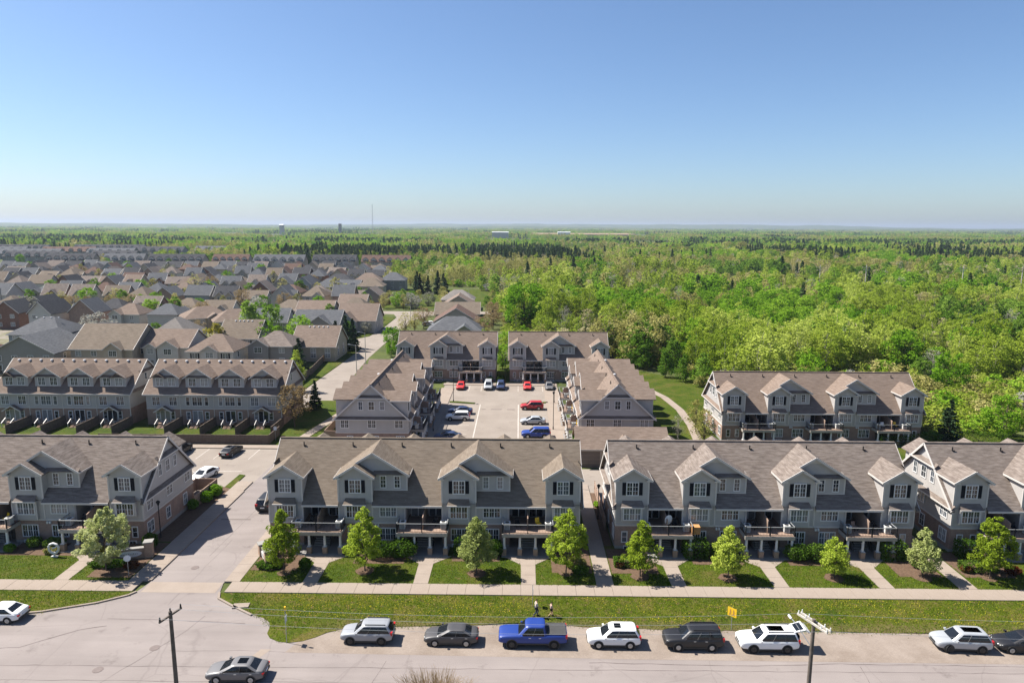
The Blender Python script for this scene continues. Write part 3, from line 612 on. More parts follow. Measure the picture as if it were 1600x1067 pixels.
    while i < len(bays):
        b = bays[i]
        if b == 'A': tower(xs[i], xs[i + 1]); towerfront((xs[i] + xs[i + 1]) / 2, 'A')
        if b == 'B':
            bc(xs[i], xs[i + 1], xs[i + 2]); towerfront((xs[i] + xs[i + 1]) / 2, 'B')
            c = (xs[i + 1] + xs[i + 2]) / 2
            for s in (-.8, .8): window(root, c + s, .995, 6.75, .55, 1.3, 0, 2, 3)
            window(root, c - .1, -.005, 3.72, 1.8, 1.25, 0, 2, 2, 3); window(root, c - .2, -.005, .95, 1.7, 1.3, 0, 2, 2, 3)
            for s in (-1.55, -1.25): lt = MB(); lt.box(c + s - .09, c + s + .09, -.2, 0, 2.5, 2.75); lt.build('meter_box', MATS['ac_white'], root)
            lt = MB(); lt.tube((xs[i + 2] - .16, -.09, 2.75), (xs[i + 2] - .16, -.09, EV - .1), .045, .045, 6); lt.build('downspout', MATS['trim'], root)
        if b == 'r':
            xa, xb = xs[i], xs[i + 1]; c = (xa + xb) / 2; a0, a1 = xa - .72, xb + .72; fy = -2.1
            dk = MB(); dk.box(a0, a1, fy, -.0, 2.62, 2.72); dk.box(xa, xb, .0, RD, 2.62, 2.72); dk.build('deck', MATS['deck_wood'], root)
            fa = MB(); fa.box(a0 - .06, a1 + .06, fy - .08, fy, 2.32, 2.70); fa.box(a0 - .06, a0, fy, -.02, 2.32, 2.70); fa.box(a1, a1 + .06, fy, -.02, 2.32, 2.70); fa.box(a0, a1, fy, -.0, 2.45, 2.6); fa.build('deck_fascia', MATS['fascia'], root)
            rl = MB()
            for (p, q) in (((a0, fy + .05), (a1, fy + .05)), ((a0, fy + .05), (a0, -.05)), ((a1, fy + .05), (a1, -.05))):
                L = math.hypot(q[0] - p[0], q[1] - p[1]); n = int(L / .16)
                rl.beam((p[0], p[1], 2.82), (q[0], q[1], 2.82), .04, .05)
                for k in range(1, n): t = k / n; rl.box(p[0] + (q[0] - p[0]) * t - .011, p[0] + (q[0] - p[0]) * t + .011, p[1] + (q[1] - p[1]) * t - .011, p[1] + (q[1] - p[1]) * t + .011, 2.82, 3.72)
            for x in (a0, c, a1): rl.box(x - .05, x + .05, fy, fy + .1, 2.72, 3.8)
            rail = rl.build('railing', MATS['black_metal'], root)
            tp = MB(); tp.beam((a0, fy + .05, 3.75), (a1, fy + .05, 3.75), .08, .06); tp.beam((a0, fy, 3.75), (a0, -.05, 3.75), .08, .06); tp.beam((a1, fy, 3.75), (a1, -.05, 3.75), .08, .06); tp.build('top_rail', MATS['galv'], rail)
            ps = MB(); ps.hexa([(c - .05, -1.3, 2.72), (c + .05, -1.3, 2.72), (c + .05, RD - .02, 2.72), (c - .05, RD - .02, 2.72), (c - .05, -1.3, 4.15), (c + .05, -1.3, 4.15), (c + .05, RD - .02, 4.95), (c - .05, RD - .02, 4.95)]); ps.build('privacy_screen', MATS['deck_wood'], root)
            for s in (-1, 1):
                window(root, c + s * (xb - xa) / 4, RD - .01, 2.75, 1.5, 2.0, 0, 1, 1, 2, name='patio_door', border=.07)
                door(root, c + s * .95, RD - .01, .75)
            for k in range(4): column(root, a0 + .18 + (a1 - a0 - .36) * k / 3, fy + .18)
            pb = MB(); pb.box(a0 - .1, a1 + .1, fy - .3, -.02, -.05, .17); pb.box(xa + .01, xb - .01, -.02, RD - .01, -.05, .17); pb.build('porch_slab', MATS['step_grey'], root)
            for k in range(4):
                sp = MB(); sp.box(c - .9, c + .9, -.2 + k * .28, RD - .03, .17 + k * .15, .17 + (k + 1) * .15); sp.build('step', MATS['step_grey'], root)
            for s in (-1, 1):
                hr = MB(); x = c + s * 1.0; hr.beam((x, -.35, 1.05), (x, .75, 1.65), .04, .04)
                for t in (0, .33, .66, 1): hr.box(x - .02, x + .02, -.35 + 1.1 * t - .02, -.35 + 1.1 * t + .02, .17, 1.05 + .6 * t)
                hr.build('handrail', MATS['black_metal'], root)
            BALC.append((root, xa, xb, c, a0, a1, fy))
        i += 1
    # rear gables
    for k in range(rear):
        w = 3.5; c = W * (k + .5) / rear; xa, xb = c - w / 2, c + w / 2; za = ZT + w / 2 * PG; ze = ZT - o * PG; t = .12
        Y = lambda y: DP - y; cr = MB()
        up.poly([(xa, DP, EV + .1), (xb, DP, EV + .1), (xb, DP, ZT), (c, DP, za), (xa, DP, ZT)])
        for x in (xa, xb): up.poly([(x, DP, EV - .2), (x, DP, ZT), (x, Y(ymain(ZT) + .1), ZT)])
        cr.slab([(xa - o, DP + of, ze + t), (c, DP + of, za + t), (c, Y(ymain(za) + .15), za + t), (xa - o, Y(ymain(ze) + .15), ze + t)], .13)
        cr.slab([(c, DP + of, za + t), (xb + o, DP + of, ze + t), (xb + o, Y(ymain(ze) + .15), ze + t), (c, Y(ymain(za) + .15), za + t)], .13)
        cr.build('cross_gable_roof', CG, root)
        window(root, c, DP + .005, 6.4, 1.3, 1.4, math.pi, 2, 2, 2); window(root, c, DP + .005, 3.7, 1.6, 1.3, math.pi, 2, 2, 2); window(root, c, DP + .005, .95, 1.3, 1.3, math.pi, 2, 2, 2)
    up.build('siding_wall', MATS[wallm], root); tr.build('roof_trim', MATS['trim'], root)
    n = int(W / 5.6)
    for k in range(n): vent(root, W * (k + .45) / n, ymain(ZR - .75), ZR - .72, 0)
    for k in range(2): vent(root, W * (.3 + .42 * k), DP - ymain(ZR - .5), ZR - .45, 1)
    return root
FULL = 'ArBCrBCrA'; SHORT = 'ArBCrA'
townhouse('townhouse_row', 'corner townhouse row with a brown brick gable facing the drive', (-76.2, 72.6, 0), 0, 33.7, FULL, 'shingle_grey')
townhouse('townhouse_row', 'middle townhouse row with taupe roof directly behind the blue pickup', (-28.1, 72.6, 0), 0, 35.0, FULL, 'shingle_taupe')
townhouse('townhouse_row', 'townhouse row with mottled grey roof behind the yellow sign', (10.95, 72.6, 0), 0, 33.3, FULL, 'shingle_grey')
townhouse('townhouse_row', 'townhouse row with sunlit beige gable at the edge of the photo', (48.5, 72.6, 0), 0, 33.7, FULL, 'shingle_grey', side=(1, 0))
townhouse('townhouse_row', 'brown roofed townhouse row standing alone before the woods', (34.6, 112.6, 0), 0, 33.6, FULL, 'shingle_brown', brickm='brick')
townhouse('townhouse_row', 'court townhouse row with shaded balconies and grey gable', (-17.9, 106.6, 0), math.pi / 2, 30.0, FULL, 'shingle_brown', side=(1, 0))
townhouse('townhouse_row', 'court townhouse row with sunlit balconies behind the garage', (10.2, 138.6, 0), -math.pi / 2, 30.5, FULL, 'shingle_brown', side=(0, 1))
townhouse('townhouse_row', 'townhouse block closing the court beside the street', (-28.6, 157.4, 0), 0, 23.0, SHORT, 'shingle_brown', rear=4, side=(0, 0))
townhouse('townhouse_row', 'townhouse block closing the court beside the woods', (-2.2, 157.4, 0), 0, 23.0, SHORT, 'shingle_brown', rear=4, side=(0, 0))

# ------------------------------------------------------------------ rows with dormers and back yards
def dormer_row(label, loc, W):
    root = empty('dormered_row', loc, 0, label, 'townhouse', 'dormered rows above the board fence')
    D = 12.4; E = 5.8; Rz = 11.1; s = (Rz - E) / (D / 2 + .45); zm = lambda y: E + (y + .45) * s; ym = lambda z: (z - E) / s - .45
    w = MB(); w.box(0, W, 0, D, 3.1, E + .2); w.poly([(0, 0, E), (0, D, E), (0, D / 2, Rz - .1)]); w.poly([(W, 0, E), (W, D, E), (W, D / 2, Rz - .1)])
    lo = MB(); lo.box(0, W, 0, D, -.1, 3.1); lo.build('brick_wall', MATS['brick'], root)
    rf = MB(); rf.slab([(-.4, -.45, E), (W + .4, -.45, E), (W + .4, D / 2, Rz), (-.4, D / 2, Rz)], .18); rf.slab([(-.4, D / 2, Rz), (W + .4, D / 2, Rz), (W + .4, D + .45, E), (-.4, D + .45, E)], .18); rf.build('roof', MATS['shingle_brown'], root)
    tr = MB(); tr.box(-.4, W + .4, -.52, -.45, E - .2, E + .02); tr.box(-.02, W + .02, -.05, 0, 3.02, 3.18)
    for x in (-.42, W + .42): tr.beam((x, -.45, E - .12), (x, D / 2, Rz - .12), .06, .22); tr.beam((x, D + .45, E - .12), (x, D / 2, Rz - .12), .06, .22)
    pe = MB(); pe.slab([(W + .4, .6, E + .1), (W + .4, D - .6, E + .1), (W, D - .6, E + .5), (W, .6, E + .5)], .07); pe.build('pent_roof', MATS['shingle_brown'], root); pe = MB(); pe.slab([(W + .4, D / 2 - 2.6, 8.9), (W + .4, D / 2 + 2.6, 8.9), (W, D / 2 + 2.6, 9.3), (W, D / 2 - 2.6, 9.3)], .07); pe.build('pent_roof', MATS['shingle_brown'], root)
    window(root, W + .005, D / 2 - .4, 7.2, .7, 1.3, math.pi / 2, 1, 2)
    for k in range(4):
        c = W * (.135 + .243 * k); h = 2.35; y0 = .95; zt = 8.75; p = .66; dm = MB(); apex = zt + h * p
        d = MB()
        d.poly([(c - h, y0, zm(y0) - .2), (c + h, y0, zm(y0) - .2), (c + h, y0, zt), (c, y0, apex), (c - h, y0, zt)])
        for x in (c - h, c + h): d.poly([(x, y0, zm(y0) - .3), (x, y0, zt), (x, ym(zt) + .1, zt)])
        dr = d.build('dormer', MATS['siding'], root)
        r = MB(); o = .35; ze = zt - o * p; t = .12
        r.slab([(c - h - o, y0 - .4, ze + t), (c, y0 - .4, apex + t), (c, ym(apex) + .2, apex + t), (c - h - o, ym(ze) + .2, ze + t)], .12); r.slab([(c, y0 - .4, apex + t), (c + h + o, y0 - .4, ze + t), (c + h + o, ym(ze) + .2, ze + t), (c, ym(apex) + .2, apex + t)], .12)
        r.slab([(c - h, y0 - .38, zt), (c + h, y0 - .38, zt), (c + h, y0, zt + .3), (c - h, y0, zt + .3)], .06)
        if k in (0, 3):
            e = -1 if k == 0 else 1; cc = c + e * h / 2; hh = h / 2 + .1; az = zt + hh * p
            r.slab([(cc - hh - .2, y0 - .75, zt - .1), (cc, y0 - .75, az), (cc, y0 + .3, az), (cc - hh - .2, y0 + .3, zt - .1)], .1); r.slab([(cc, y0 - .75, az), (cc + hh + .2, y0 - .75, zt - .1), (cc + hh + .2, y0 + .3, zt - .1), (cc, y0 + .3, az)], .1)
        r.build('dormer_roof', MATS['shingle_brown'], dr)
        for s2 in (-1, 1): tr.beam((c + s2 * (h + o), y0 - .43, ze), (c, y0 - .43, apex), .06, .2)
        for s2 in (-1.1, 1.1): window(dr, c + s2, y0 - .005, 7.12, 1.2, 1.35, 0, 2, 2, 2)
        tr.box(c - h, c + h, y0 - .04, y0, zm(y0), zm(y0) + .15)
        # storeys below
        if k in (0, 3):
            for s2 in (-1.5, 1.6): window(root, c + s2, -.005, 3.75, 1.3, 1.5, 0, 2, 2, 2)
            g = MB(); g.slab([(c - 1.7, -.9, 2.7), (c, -.9, 3.7), (c, .02, 3.7), (c - 1.7, .02, 2.7)], .1); g.slab([(c, -.9, 3.7), (c + 1.7, -.9, 2.7), (c + 1.7, .02, 2.7), (c, .02, 3.7)], .1); g.build('porch_gable', MATS['shingle_brown'], root)
            tr.beam((c - 1.7, -.93, 2.6), (c, -.93, 3.62), .06, .2); tr.beam((c, -.93, 3.62), (c + 1.7, -.93, 2.6), .06, .2)
            for s2 in (-1.3, 1.4): window(root, c + s2, -.005, 1.2, .6, 1.3, 0, 1, 2)
        else:
            window(root, c, -.005, 3.75, 1.7, 1.5, 0, 2, 2, 2)
            for s2 in (-1.7, 1.7): window(root, c + s2, -.005, 3.75, .6, 1.5, 0, 1, 2); window(root, c + s2, -.005, 1.2, .6, 1.3, 0, 1, 2)
        window(root, c, -.005, .75, 1.7, 1.95, 0, 1, 1, 2, name='patio_door', border=.08)
        st = MB(); st.box(c - .9, c + .9, -1.3, -.02, .55, .7)
        for q in range(4): st.box(c - .7, c + .7, -1.55 - q * .26, -1.3 - q * .26, .42 - q * .13, .5 - q * .13)
        st.build('back_steps', MATS['deck_wood'], root)
        for s2 in (-.8, .8): hr = MB(); hr.beam((c + s2, -1.3, 1.55), (c + s2, -2.5, .85), .1, .1); hr.box(c + s2 - .05, c + s2 + .05, -1.35, -1.25, .6, 1.6); hr.box(c + s2 - .05, c + s2 + .05, -2.5, -2.4, 0, .9); hr.build('handrail', MATS['trim'], root)
    for k in range(1, 4): tr.box(W * k / 4 - .05, W * k / 4 + .05, -.06, 0, .3, E)
    tr.box(W - .1, W + .03, -.05, .05, 0, E); w.build('siding_wall', MATS['siding'], root); tr.build('roof_trim', MATS['trim'], root)
    for k in range(12): vent(root, W * (.04 + .084 * k), D / 2 - .55, zm(D / 2 - .55) + .02, 1)
    return root
dormer_row('dormered row with its brown end wall beside the gap', (-95.2, 119.6, 0), 24.6)
dormer_row('dormered row nearest the street with tree at its corner', (-67.6, 119.6, 0), 24.6)
# garage block behind the passage
def garage():
    root = empty('garage_block', (9.0, 99.4, 0), 0, 'low brown roofed garage block behind the passage', 'garage')
    w = MB(); W = 13.6; D = 6.8
    w.box(0, W, 0, D, -.1, 3.0); w.poly([(0, 0, 3), (0, D, 3), (0, D / 2, 5.2)]); w.poly([(W, 0, 3), (W, D, 3), (W, D / 2, 5.2)]); w.build('wall', MATS['siding_tan'], root)
    r = MB(); r.slab([(-.4, -.6, 2.95), (W + .4, -.6, 2.95), (W + .4, D / 2, 5.4), (-.4, D / 2, 5.4)], .16); r.slab([(-.4, D / 2, 5.4), (W + .4, D / 2, 5.4), (W + .4, D + .5, 2.95), (-.4, D + .5, 2.95)], .16)
    r.slab([(5.2, -1.2, 3.2), (7.0, -1.2, 4.6), (7.0, 2.4, 4.6), (5.2, .2, 3.2)], .12); r.slab([(7.0, -1.2, 4.6), (8.8, -1.2, 3.2), (8.8, .2, 3.2), (7.0, 2.4, 4.6)], .12); r.build('roof', MATS['shingle_brown'], root)
    t = MB(); t.box(-.4, W + .4, -.66, -.6, 2.78, 2.98); t.box(.25, .4, -.03, 0, 0, 2.55); t.box(3.4, 3.55, -.03, 0, 0, 2.55); t.box(.25, 3.55, -.03, 0, 2.5, 2.65); t.build('trim', MATS['fascia'], root)
    for x in (1.9, 6.0, 10.2):
        d = MB()
        for k in range(4): d.box(x - 1.45, x + 1.45, -.02 - .004 * k, .01, .02 + k * .62, .62 * (k + 1) - .02)
        d.build('garage_door', MATS['garage_door'], root)
garage()
# ------------------------------------------------------------------ detached houses
HOUSE = {}
GDOOR = []
def house_meshes(w, d, h, roof, p, fg, seed):
    """wall and roof meshes centred on the footprint; fg = list of (centre x, half width, y out) front gables on the -y side"""
    wa = MB(); ro = MB(); tr = MB(); o = .45; t = .12
    x0, x1, y0, y1 = -w / 2, w / 2, -d / 2, d / 2
    for (ax, ay), (bx, by) in (((x0, y0), (x1, y0)), ((x1, y0), (x1, y1)), ((x1, y1), (x0, y1)), ((x0, y1), (x0, y0))):
        wa.poly([(ax, ay, -.1), (bx, by, -.1), (bx, by, h), (ax, ay, h)])
    ze = h - o * p * .6
    def rise(run): return h + run * p
    if roof == 'hip':
        if w >= d: k = d / 2; r0 = (x0 + k * .85, 0); r1 = (x1 - k * .85, 0)
        else: k = w / 2; r0 = (0, y0 + k * .85); r1 = (0, y1 - k * .85)
        zr = rise(k)
        A, B, Cc, Dd = (x0 - o, y0 - o, ze), (x1 + o, y0 - o, ze), (x1 + o, y1 + o, ze), (x0 - o, y1 + o, ze); P = (*r0, zr); Q = (*r1, zr)
        if w >= d: fs = ([A, B, Q, P], [B, Cc, Q], [Cc, Dd, P, Q], [Dd, A, P])
        else: fs = ([A, B, P], [B, Cc, Q, P], [Cc, Dd, Q], [Dd, A, P, Q])
        for f in fs: ro.slab(f, .14)
        zm = lambda y: ze + (y - (y0 - o)) * (zr - ze) / ((d / 2 + o) if w >= d else (k * .85 + o))
    elif roof == 'gable':      # ridge along x
        zr = rise(d / 2)
        for x in (x0, x1): wa.poly([(x, y0, h), (x, y1, h), (x, 0, zr - .1)])
        ro.slab([(x0 - o, y0 - o, ze), (x1 + o, y0 - o, ze), (x1 + o, 0, zr), (x0 - o, 0, zr)], .14); ro.slab([(x0 - o, 0, zr), (x1 + o, 0, zr), (x1 + o, y1 + o, ze), (x0 - o, y1 + o, ze)], .14)
        for x in (x0 - o - .02, x1 + o + .02): tr.beam((x, y0 - o, ze - .1), (x, 0, zr - .1), .05, .2); tr.beam((x, y1 + o, ze - .1), (x, 0, zr - .1), .05, .2)
        zm = lambda y: ze + (y - (y0 - o)) * (zr - ze) / (d / 2 + o)
    else:                      # ridge along y, gable to the camera
        zr = rise(w / 2)
        for y in (y0, y1): wa.poly([(x0, y, h), (x1, y, h), (0, y, zr - .1)])
        ro.slab([(x0 - o, y0 - o, ze), (0, y0 - o, zr), (0, y1 + o, zr), (x0 - o, y1 + o, ze)], .14); ro.slab([(0, y0 - o, zr), (x1 + o, y0 - o, ze), (x1 + o, y1 + o, ze), (0, y1 + o, zr)], .14)
        for s in (-1, 1): tr.beam((s * (w / 2 + o), y0 - o - .02, ze - .1), (0, y0 - o - .02, zr - .1), .05, .2)
        zm = None
    tr.box(x0 - o, x1 + o, y0 - o - .05, y0 - o, ze - .2, ze) if roof != 'gabley' else None
    for c, hw, yo in fg:
        if zm is None: continue
        yf = y0 - yo; za = h + hw * p * 1.05; yb = y0 - o + (za - ze) / max(.1, (zm(1) - zm(0))) + .3; ye = y0
        wa.poly([(c - hw, yf, -.1), (c + hw, yf, -.1), (c + hw, yf, h), (c, yf, za - .08), (c - hw, yf, h)])
        for s in (-1, 1): wa.poly([(c + s * hw, yf, -.1), (c + s * hw, y0, -.1), (c + s * hw, y0, h), (c + s * hw, yf, h)])
        zz = h - .3 * p
        ro.slab([(c - hw - .3, yf - .4, zz + t), (c, yf - .4, za + t), (c, min(yb, 0), za + t), (c - hw - .3, y0 + .6, zz + t)], .13); ro.slab([(c, yf - .4, za + t), (c + hw + .3, yf - .4, zz + t), (c + hw + .3, y0 + .6, zz + t), (c, min(yb, 0), za + t)], .13)
        for s in (-1, 1): tr.beam((c + s * (hw + .3), yf - .43, zz), (c, yf - .43, za), .05, .2)
    return wa, ro, tr
def house(x, y, rz, w, d, h, roof, p, wallm, roofm, fg, label, group, name='house', detail=2, vents=0, key=None):
    root = empty(name, (x, y, 0), rz, label, 'house', group)
    key = (w, d, h, roof, p, tuple(fg))
    if key not in HOUSE:
        a, b, c = house_meshes(w, d, h, roof, p, fg, 0); HOUSE[key] = (a, b, c, {})
    a, b, c, cache = HOUSE[key]
    for nm, mb, mt in (('wall', a, wallm), ('roof', b, roofm), ('trim', c, 'trim')):
        if (nm, mt) not in cache: cache[(nm, mt)] = mb.mesh(nm, MATS[mt])
        link(nm, cache[(nm, mt)], root)
    yo = -d / 2 - .005
    n = max(2, int(w / 3.6))
    blocked = [(c0 - hw, c0 + hw, q) for c0, hw, q in fg]
    for k in range(n):
        xx = -w / 2 + w * (k + .5) / n; yy = yo
        for l, r_, q in blocked:
            if l - .8 < xx < r_ + .8: yy = None
        if yy is not None:
            for z in ([h - 1.9] if h < 4 else [h - 1.9, 1.1]):
                window(root, xx, yy, z, 1.2, 1.2, 0, 2, 2, 2)
                if wallm == 'siding_pale' and group == GN: [shutter(root, xx + q_ * .92, yy, z - .02, 1.24) for q_ in (-1, 1)]
    for c0, hw, q in fg:
        window(root, c0, yo - q, h - 1.7, min(1.8, hw), 1.3, 0, 2, 2, 2)
        if h > 4: window(root, c0, yo - q, 1.0, min(1.8, hw), 1.3, 0, 2, 2, 2)
    if detail > 1:
        for z in ([h - 1.8] if h < 4 else [h - 1.9, 1.1]):
            for dy in (-d * .22, d * .2): window(root, w / 2 + .005, dy, z, .9, 1.2, math.pi / 2, 1, 2)
        door(root, -w / 2 + w * .12, yo, .15)
    zr = h + (min(w, d) / 2 if roof == 'hip' else d / 2) * p
    if vents and roof != 'gabley':
        for k in range(vents): vent(root, -w * .22 + w * .44 * k / max(1, vents - 1), -.55, zr - .55 * p - .05, 1)
    return root
ROOFS = ['shingle_taupe', 'shingle_brown', 'shingle_grey', 'shingle_slate', 'shingle_charcoal', 'shingle_rust', 'shingle_pale']
RN = {'shingle_taupe': 'taupe', 'shingle_brown': 'brown', 'shingle_grey': 'mottled grey', 'shingle_slate': 'slate grey', 'shingle_charcoal': 'charcoal', 'shingle_rust': 'reddish brown', 'shingle_pale': 'pale grey'}
GN = 'houses behind the dormered rows'
# nearest houses, placed one by one: x, y, turn, width, depth, wall height, roof, pitch, wall, roof colour, front gables, label
for a in [
    (-104, 173.5, 0, 15.5, 15, 5.6, 'gable', .7, 'siding_tan', 'shingle_taupe', ((3.5, 2.2, 1.2),), 'broad tan house with long taupe roof behind the far dormered row', 0),
    (-89.6, 175, 0, 11.2, 12, 5.6, 'gable', .62, 'siding_pale', 'shingle_brown', ((1.2, 2.6, 1.2), (-3.6, 1.4, .4)), 'pale house with shuttered windows and peaked front gable', 0),
    (-76.4, 170.5, 0, 11.4, 11, 5.4, 'hip', .62, 'siding_pale', 'shingle_brown', ((0, 2.0, .4),), 'pale house with three shuttered windows and small gable', 0),
    (-63.6, 177, 0, 10.2, 10, 5.6, 'hip', .62, 'siding_dark', 'shingle_grey', ((-3.2, 2.6, 1.0),), 'dark grey house with front gable beside the two round trees', 0),
    (-55.2, 186, 0, 11.5, 13, 4.2, 'gable', .72, 'siding_tan', 'shingle_brown', (), 'tan bungalow with wide brown roof beside the spruces', 5),
    (-77, 189, 0, 10.5, 11, 5.6, 'gable', .8, 'siding_pale', 'shingle_taupe', (), 'taupe roofed house with white vents above the pale houses', 5),
    (-121, 169, .05, 15, 15, 5.2, 'gabley', .55, 'siding_dark', 'shingle_slate', (), 'slate roofed house with dark gable at the left of the tan house', 0),
    (-139, 167, .0, 16, 12, 4.6, 'hip', .5, 'siding_tan', 'shingle_rust', (), 'pinkish roofed house at the far left edge', 0),
    (-140, 200, 0, 15, 14, 4.8, 'hip', .6, 'siding_blue', 'shingle_slate', (), 'slate hip roofed house at the left behind the tan house', 4),
    (-124, 203, 0, 14, 11, 4.2, 'hip', .5, 'siding_dark', 'shingle_charcoal', (), 'low charcoal roofed house next to the slate one', 0),
    (-98, 193, 0, 11, 12, 5.6, 'hip', .8, 'siding_pale', 'shingle_pale', (), 'house with steep pale grey hip roof', 0),
    (-85, 228, .1, 15, 13, 4.6, 'gable', .6, 'siding_blue', 'shingle_slate', ((-3.5, 3.2, 1.5),), 'blue grey house with light slate roof and dark porch gable', 0),
    (-66.5, 226, 0, 15, 12, 4.4, 'gable', .66, 'siding_dark', 'shingle_slate', ((1.5, 3.8, 1.5),), 'slate roofed house with broad front gable near the corner', 0),
    (-55.5, 236, 0, 13, 14, 4.4, 'gable', .72, 'siding', 'shingle_brown', ((-2.8, 3.4, 3.0),), 'brown roofed house with garage gable at the street corner', 0),
    (-98, 232, .5, 14, 12, 4.4, 'hip', .55, 'siding_tan', 'shingle_brown', (), 'brown hip roofed house turned to the side street', 0),
    (-110, 236, .6, 15, 12, 4.8, 'hip', .55, 'siding_tan', 'shingle_brown', ((2, 2.4, 1.0),), 'brown hip roofed house with gable beside the budding trees', 0),
    (-75, 252, 0, 13, 11, 5.4, 'gable', .6, 'siding_dark', 'shingle_brown', (), 'small brown roofed house behind the slate pair', 0),
    (-86, 256, 0, 12, 11, 5.2, 'hip', .6, 'siding_tan', 'shingle_taupe', (), 'taupe roofed house with dark openings behind the blue one', 0),
    (-62, 258, 0, 12, 11, 5.0, 'hip', .75, 'siding_tan', 'shingle_taupe', (), 'taupe pyramid roofed house near the park', 0),
    (-68, 280, 0, 11, 11, 5.0, 'gable', .6, 'siding_tan', 'shingle_brown', (), 'brown roofed house nearest the bend of the street', 0)]:
    house(a[0], a[1], a[2], a[3], a[4], a[5], a[6], a[7], a[8], a[9], a[10], a[11], GN, vents=a[12])
# houses along the lane beside the woods
for a in [(-20, 212, 17, 13, 4.2, 'hip', 'shingle_slate', ((3, 3.5, 2),), 'grey roofed house directly behind the court block'), (-21.5, 233, 15, 13, 4.4, 'gabley', 'shingle_rust', (), 'reddish gabled second house of the lane'), (-23, 254, 16, 12, 4.4, 'gable', 'shingle_taupe', ((2, 3, 2),), 'taupe third house of the lane beside the park'),
          (-24.5, 276, 14, 13, 4.6, 'gabley', 'shingle_brown', (), 'brown gabled fourth house of the lane'), (-27, 300, 14, 12, 4.8, 'hip', 'shingle_pale', (), 'pale roofed farthest house of the lane beside the park')]:
    house(a[0], a[1], .04, a[2], a[3], a[4], a[5], .62, 'siding_tan', a[6], a[7], a[8], 'houses along the lane by the woods')
# the rows farther back
rg = random.Random(12)
SHAPES = [(10, 10, 5.6, 'hip', .75, ((2.2, 2.0, .8),)), (9, 11, 5.6, 'gabley', .85, ()), (10.5, 9.5, 5.6, 'gable', .8, ((-2.2, 2.2, 1.0),)), (9.5, 10, 5.6, 'hip', .8, ()), (11, 9, 4.4, 'gable', .75, ((2.4, 2.4, 1.5),)), (9, 9.5, 5.8, 'gable', .95, ((0, 2.3, .6),)), (10.5, 10, 5.2, 'hip', .65, ((-2.4, 2.2, 1.6),)), (8.5, 11, 5.8, 'gabley', .95, ()), (9.5, 9, 5.6, 'gable', .9, ((-2, 1.8, .5), (2.2, 1.8, .5)))]
WALLS = ['siding_pale', 'siding_tan', 'siding_dark', 'siding', 'siding_blue', 'brick_red', 'brick']
rows = [(238, -178, -122, 13, 'first'), (256, -192, -104, 13, 'second'), (298, -228, -72, 12.5, 'third'), (318, -245, -64, 12.5, 'fourth'), (358, -276, -86, 12.5, 'fifth'), (378, -298, -108, 12.0, 'sixth'), (420, -325, -90, 12.5, 'seventh'), (440, -345, -92, 12, 'eighth'), (486, -375, -96, 12.5, 'ninth'), (508, -392, -98, 12.5, 'tenth')]
for ry, xa, xb, stp, nm in rows:
    x = xa
    while x < xb:
        w, d, h, roof, p, fg = SHAPES[rg.randrange(len(SHAPES))]
        rm = rg.choice(['shingle_taupe', 'shingle_brown', 'shingle_grey', 'shingle_slate', 'shingle_charcoal', 'shingle_slate', 'shingle_rust', 'shingle_slate', 'shingle_taupe', 'shingle_charcoal'] if ry < 420 else ['shingle_charcoal', 'shingle_slate', 'shingle_grey', 'shingle_charcoal', 'shingle_taupe', 'shingle_slate', 'shingle_rust', 'shingle_charcoal'])
        if rg.random() < .9:
            rt = {'hip': 'hipped', 'gable': 'gabled', 'gabley': 'steep front-gabled'}[roof]
            wm_ = rg.choice(WALLS); u_ = (x - xa) / (xb - xa); pl_ = 'toward left edge' if u_ < .33 else 'mid row' if u_ < .67 else 'toward the park'
            house(x + rg.uniform(-1.2, 1.2), ry + rg.uniform(-3, 3) + (x + 200) * .03, rg.choice((0, 0, .1, -.1, math.pi, math.pi / 2, -math.pi / 2)) + rg.uniform(-.05, .05), w, d, h, roof, p, wm_, rm, fg,
                  '%s house with %s %s roof, %s back row, %s' % ({'siding_pale': 'pale', 'siding_tan': 'tan', 'siding_dark': 'dark grey', 'siding': 'grey', 'siding_blue': 'blue grey', 'brick_red': 'red brick', 'brick': 'brown brick'}[wm_], RN[rm], rt, nm, pl_), 'distant subdivision houses', detail=1)
        x += stp
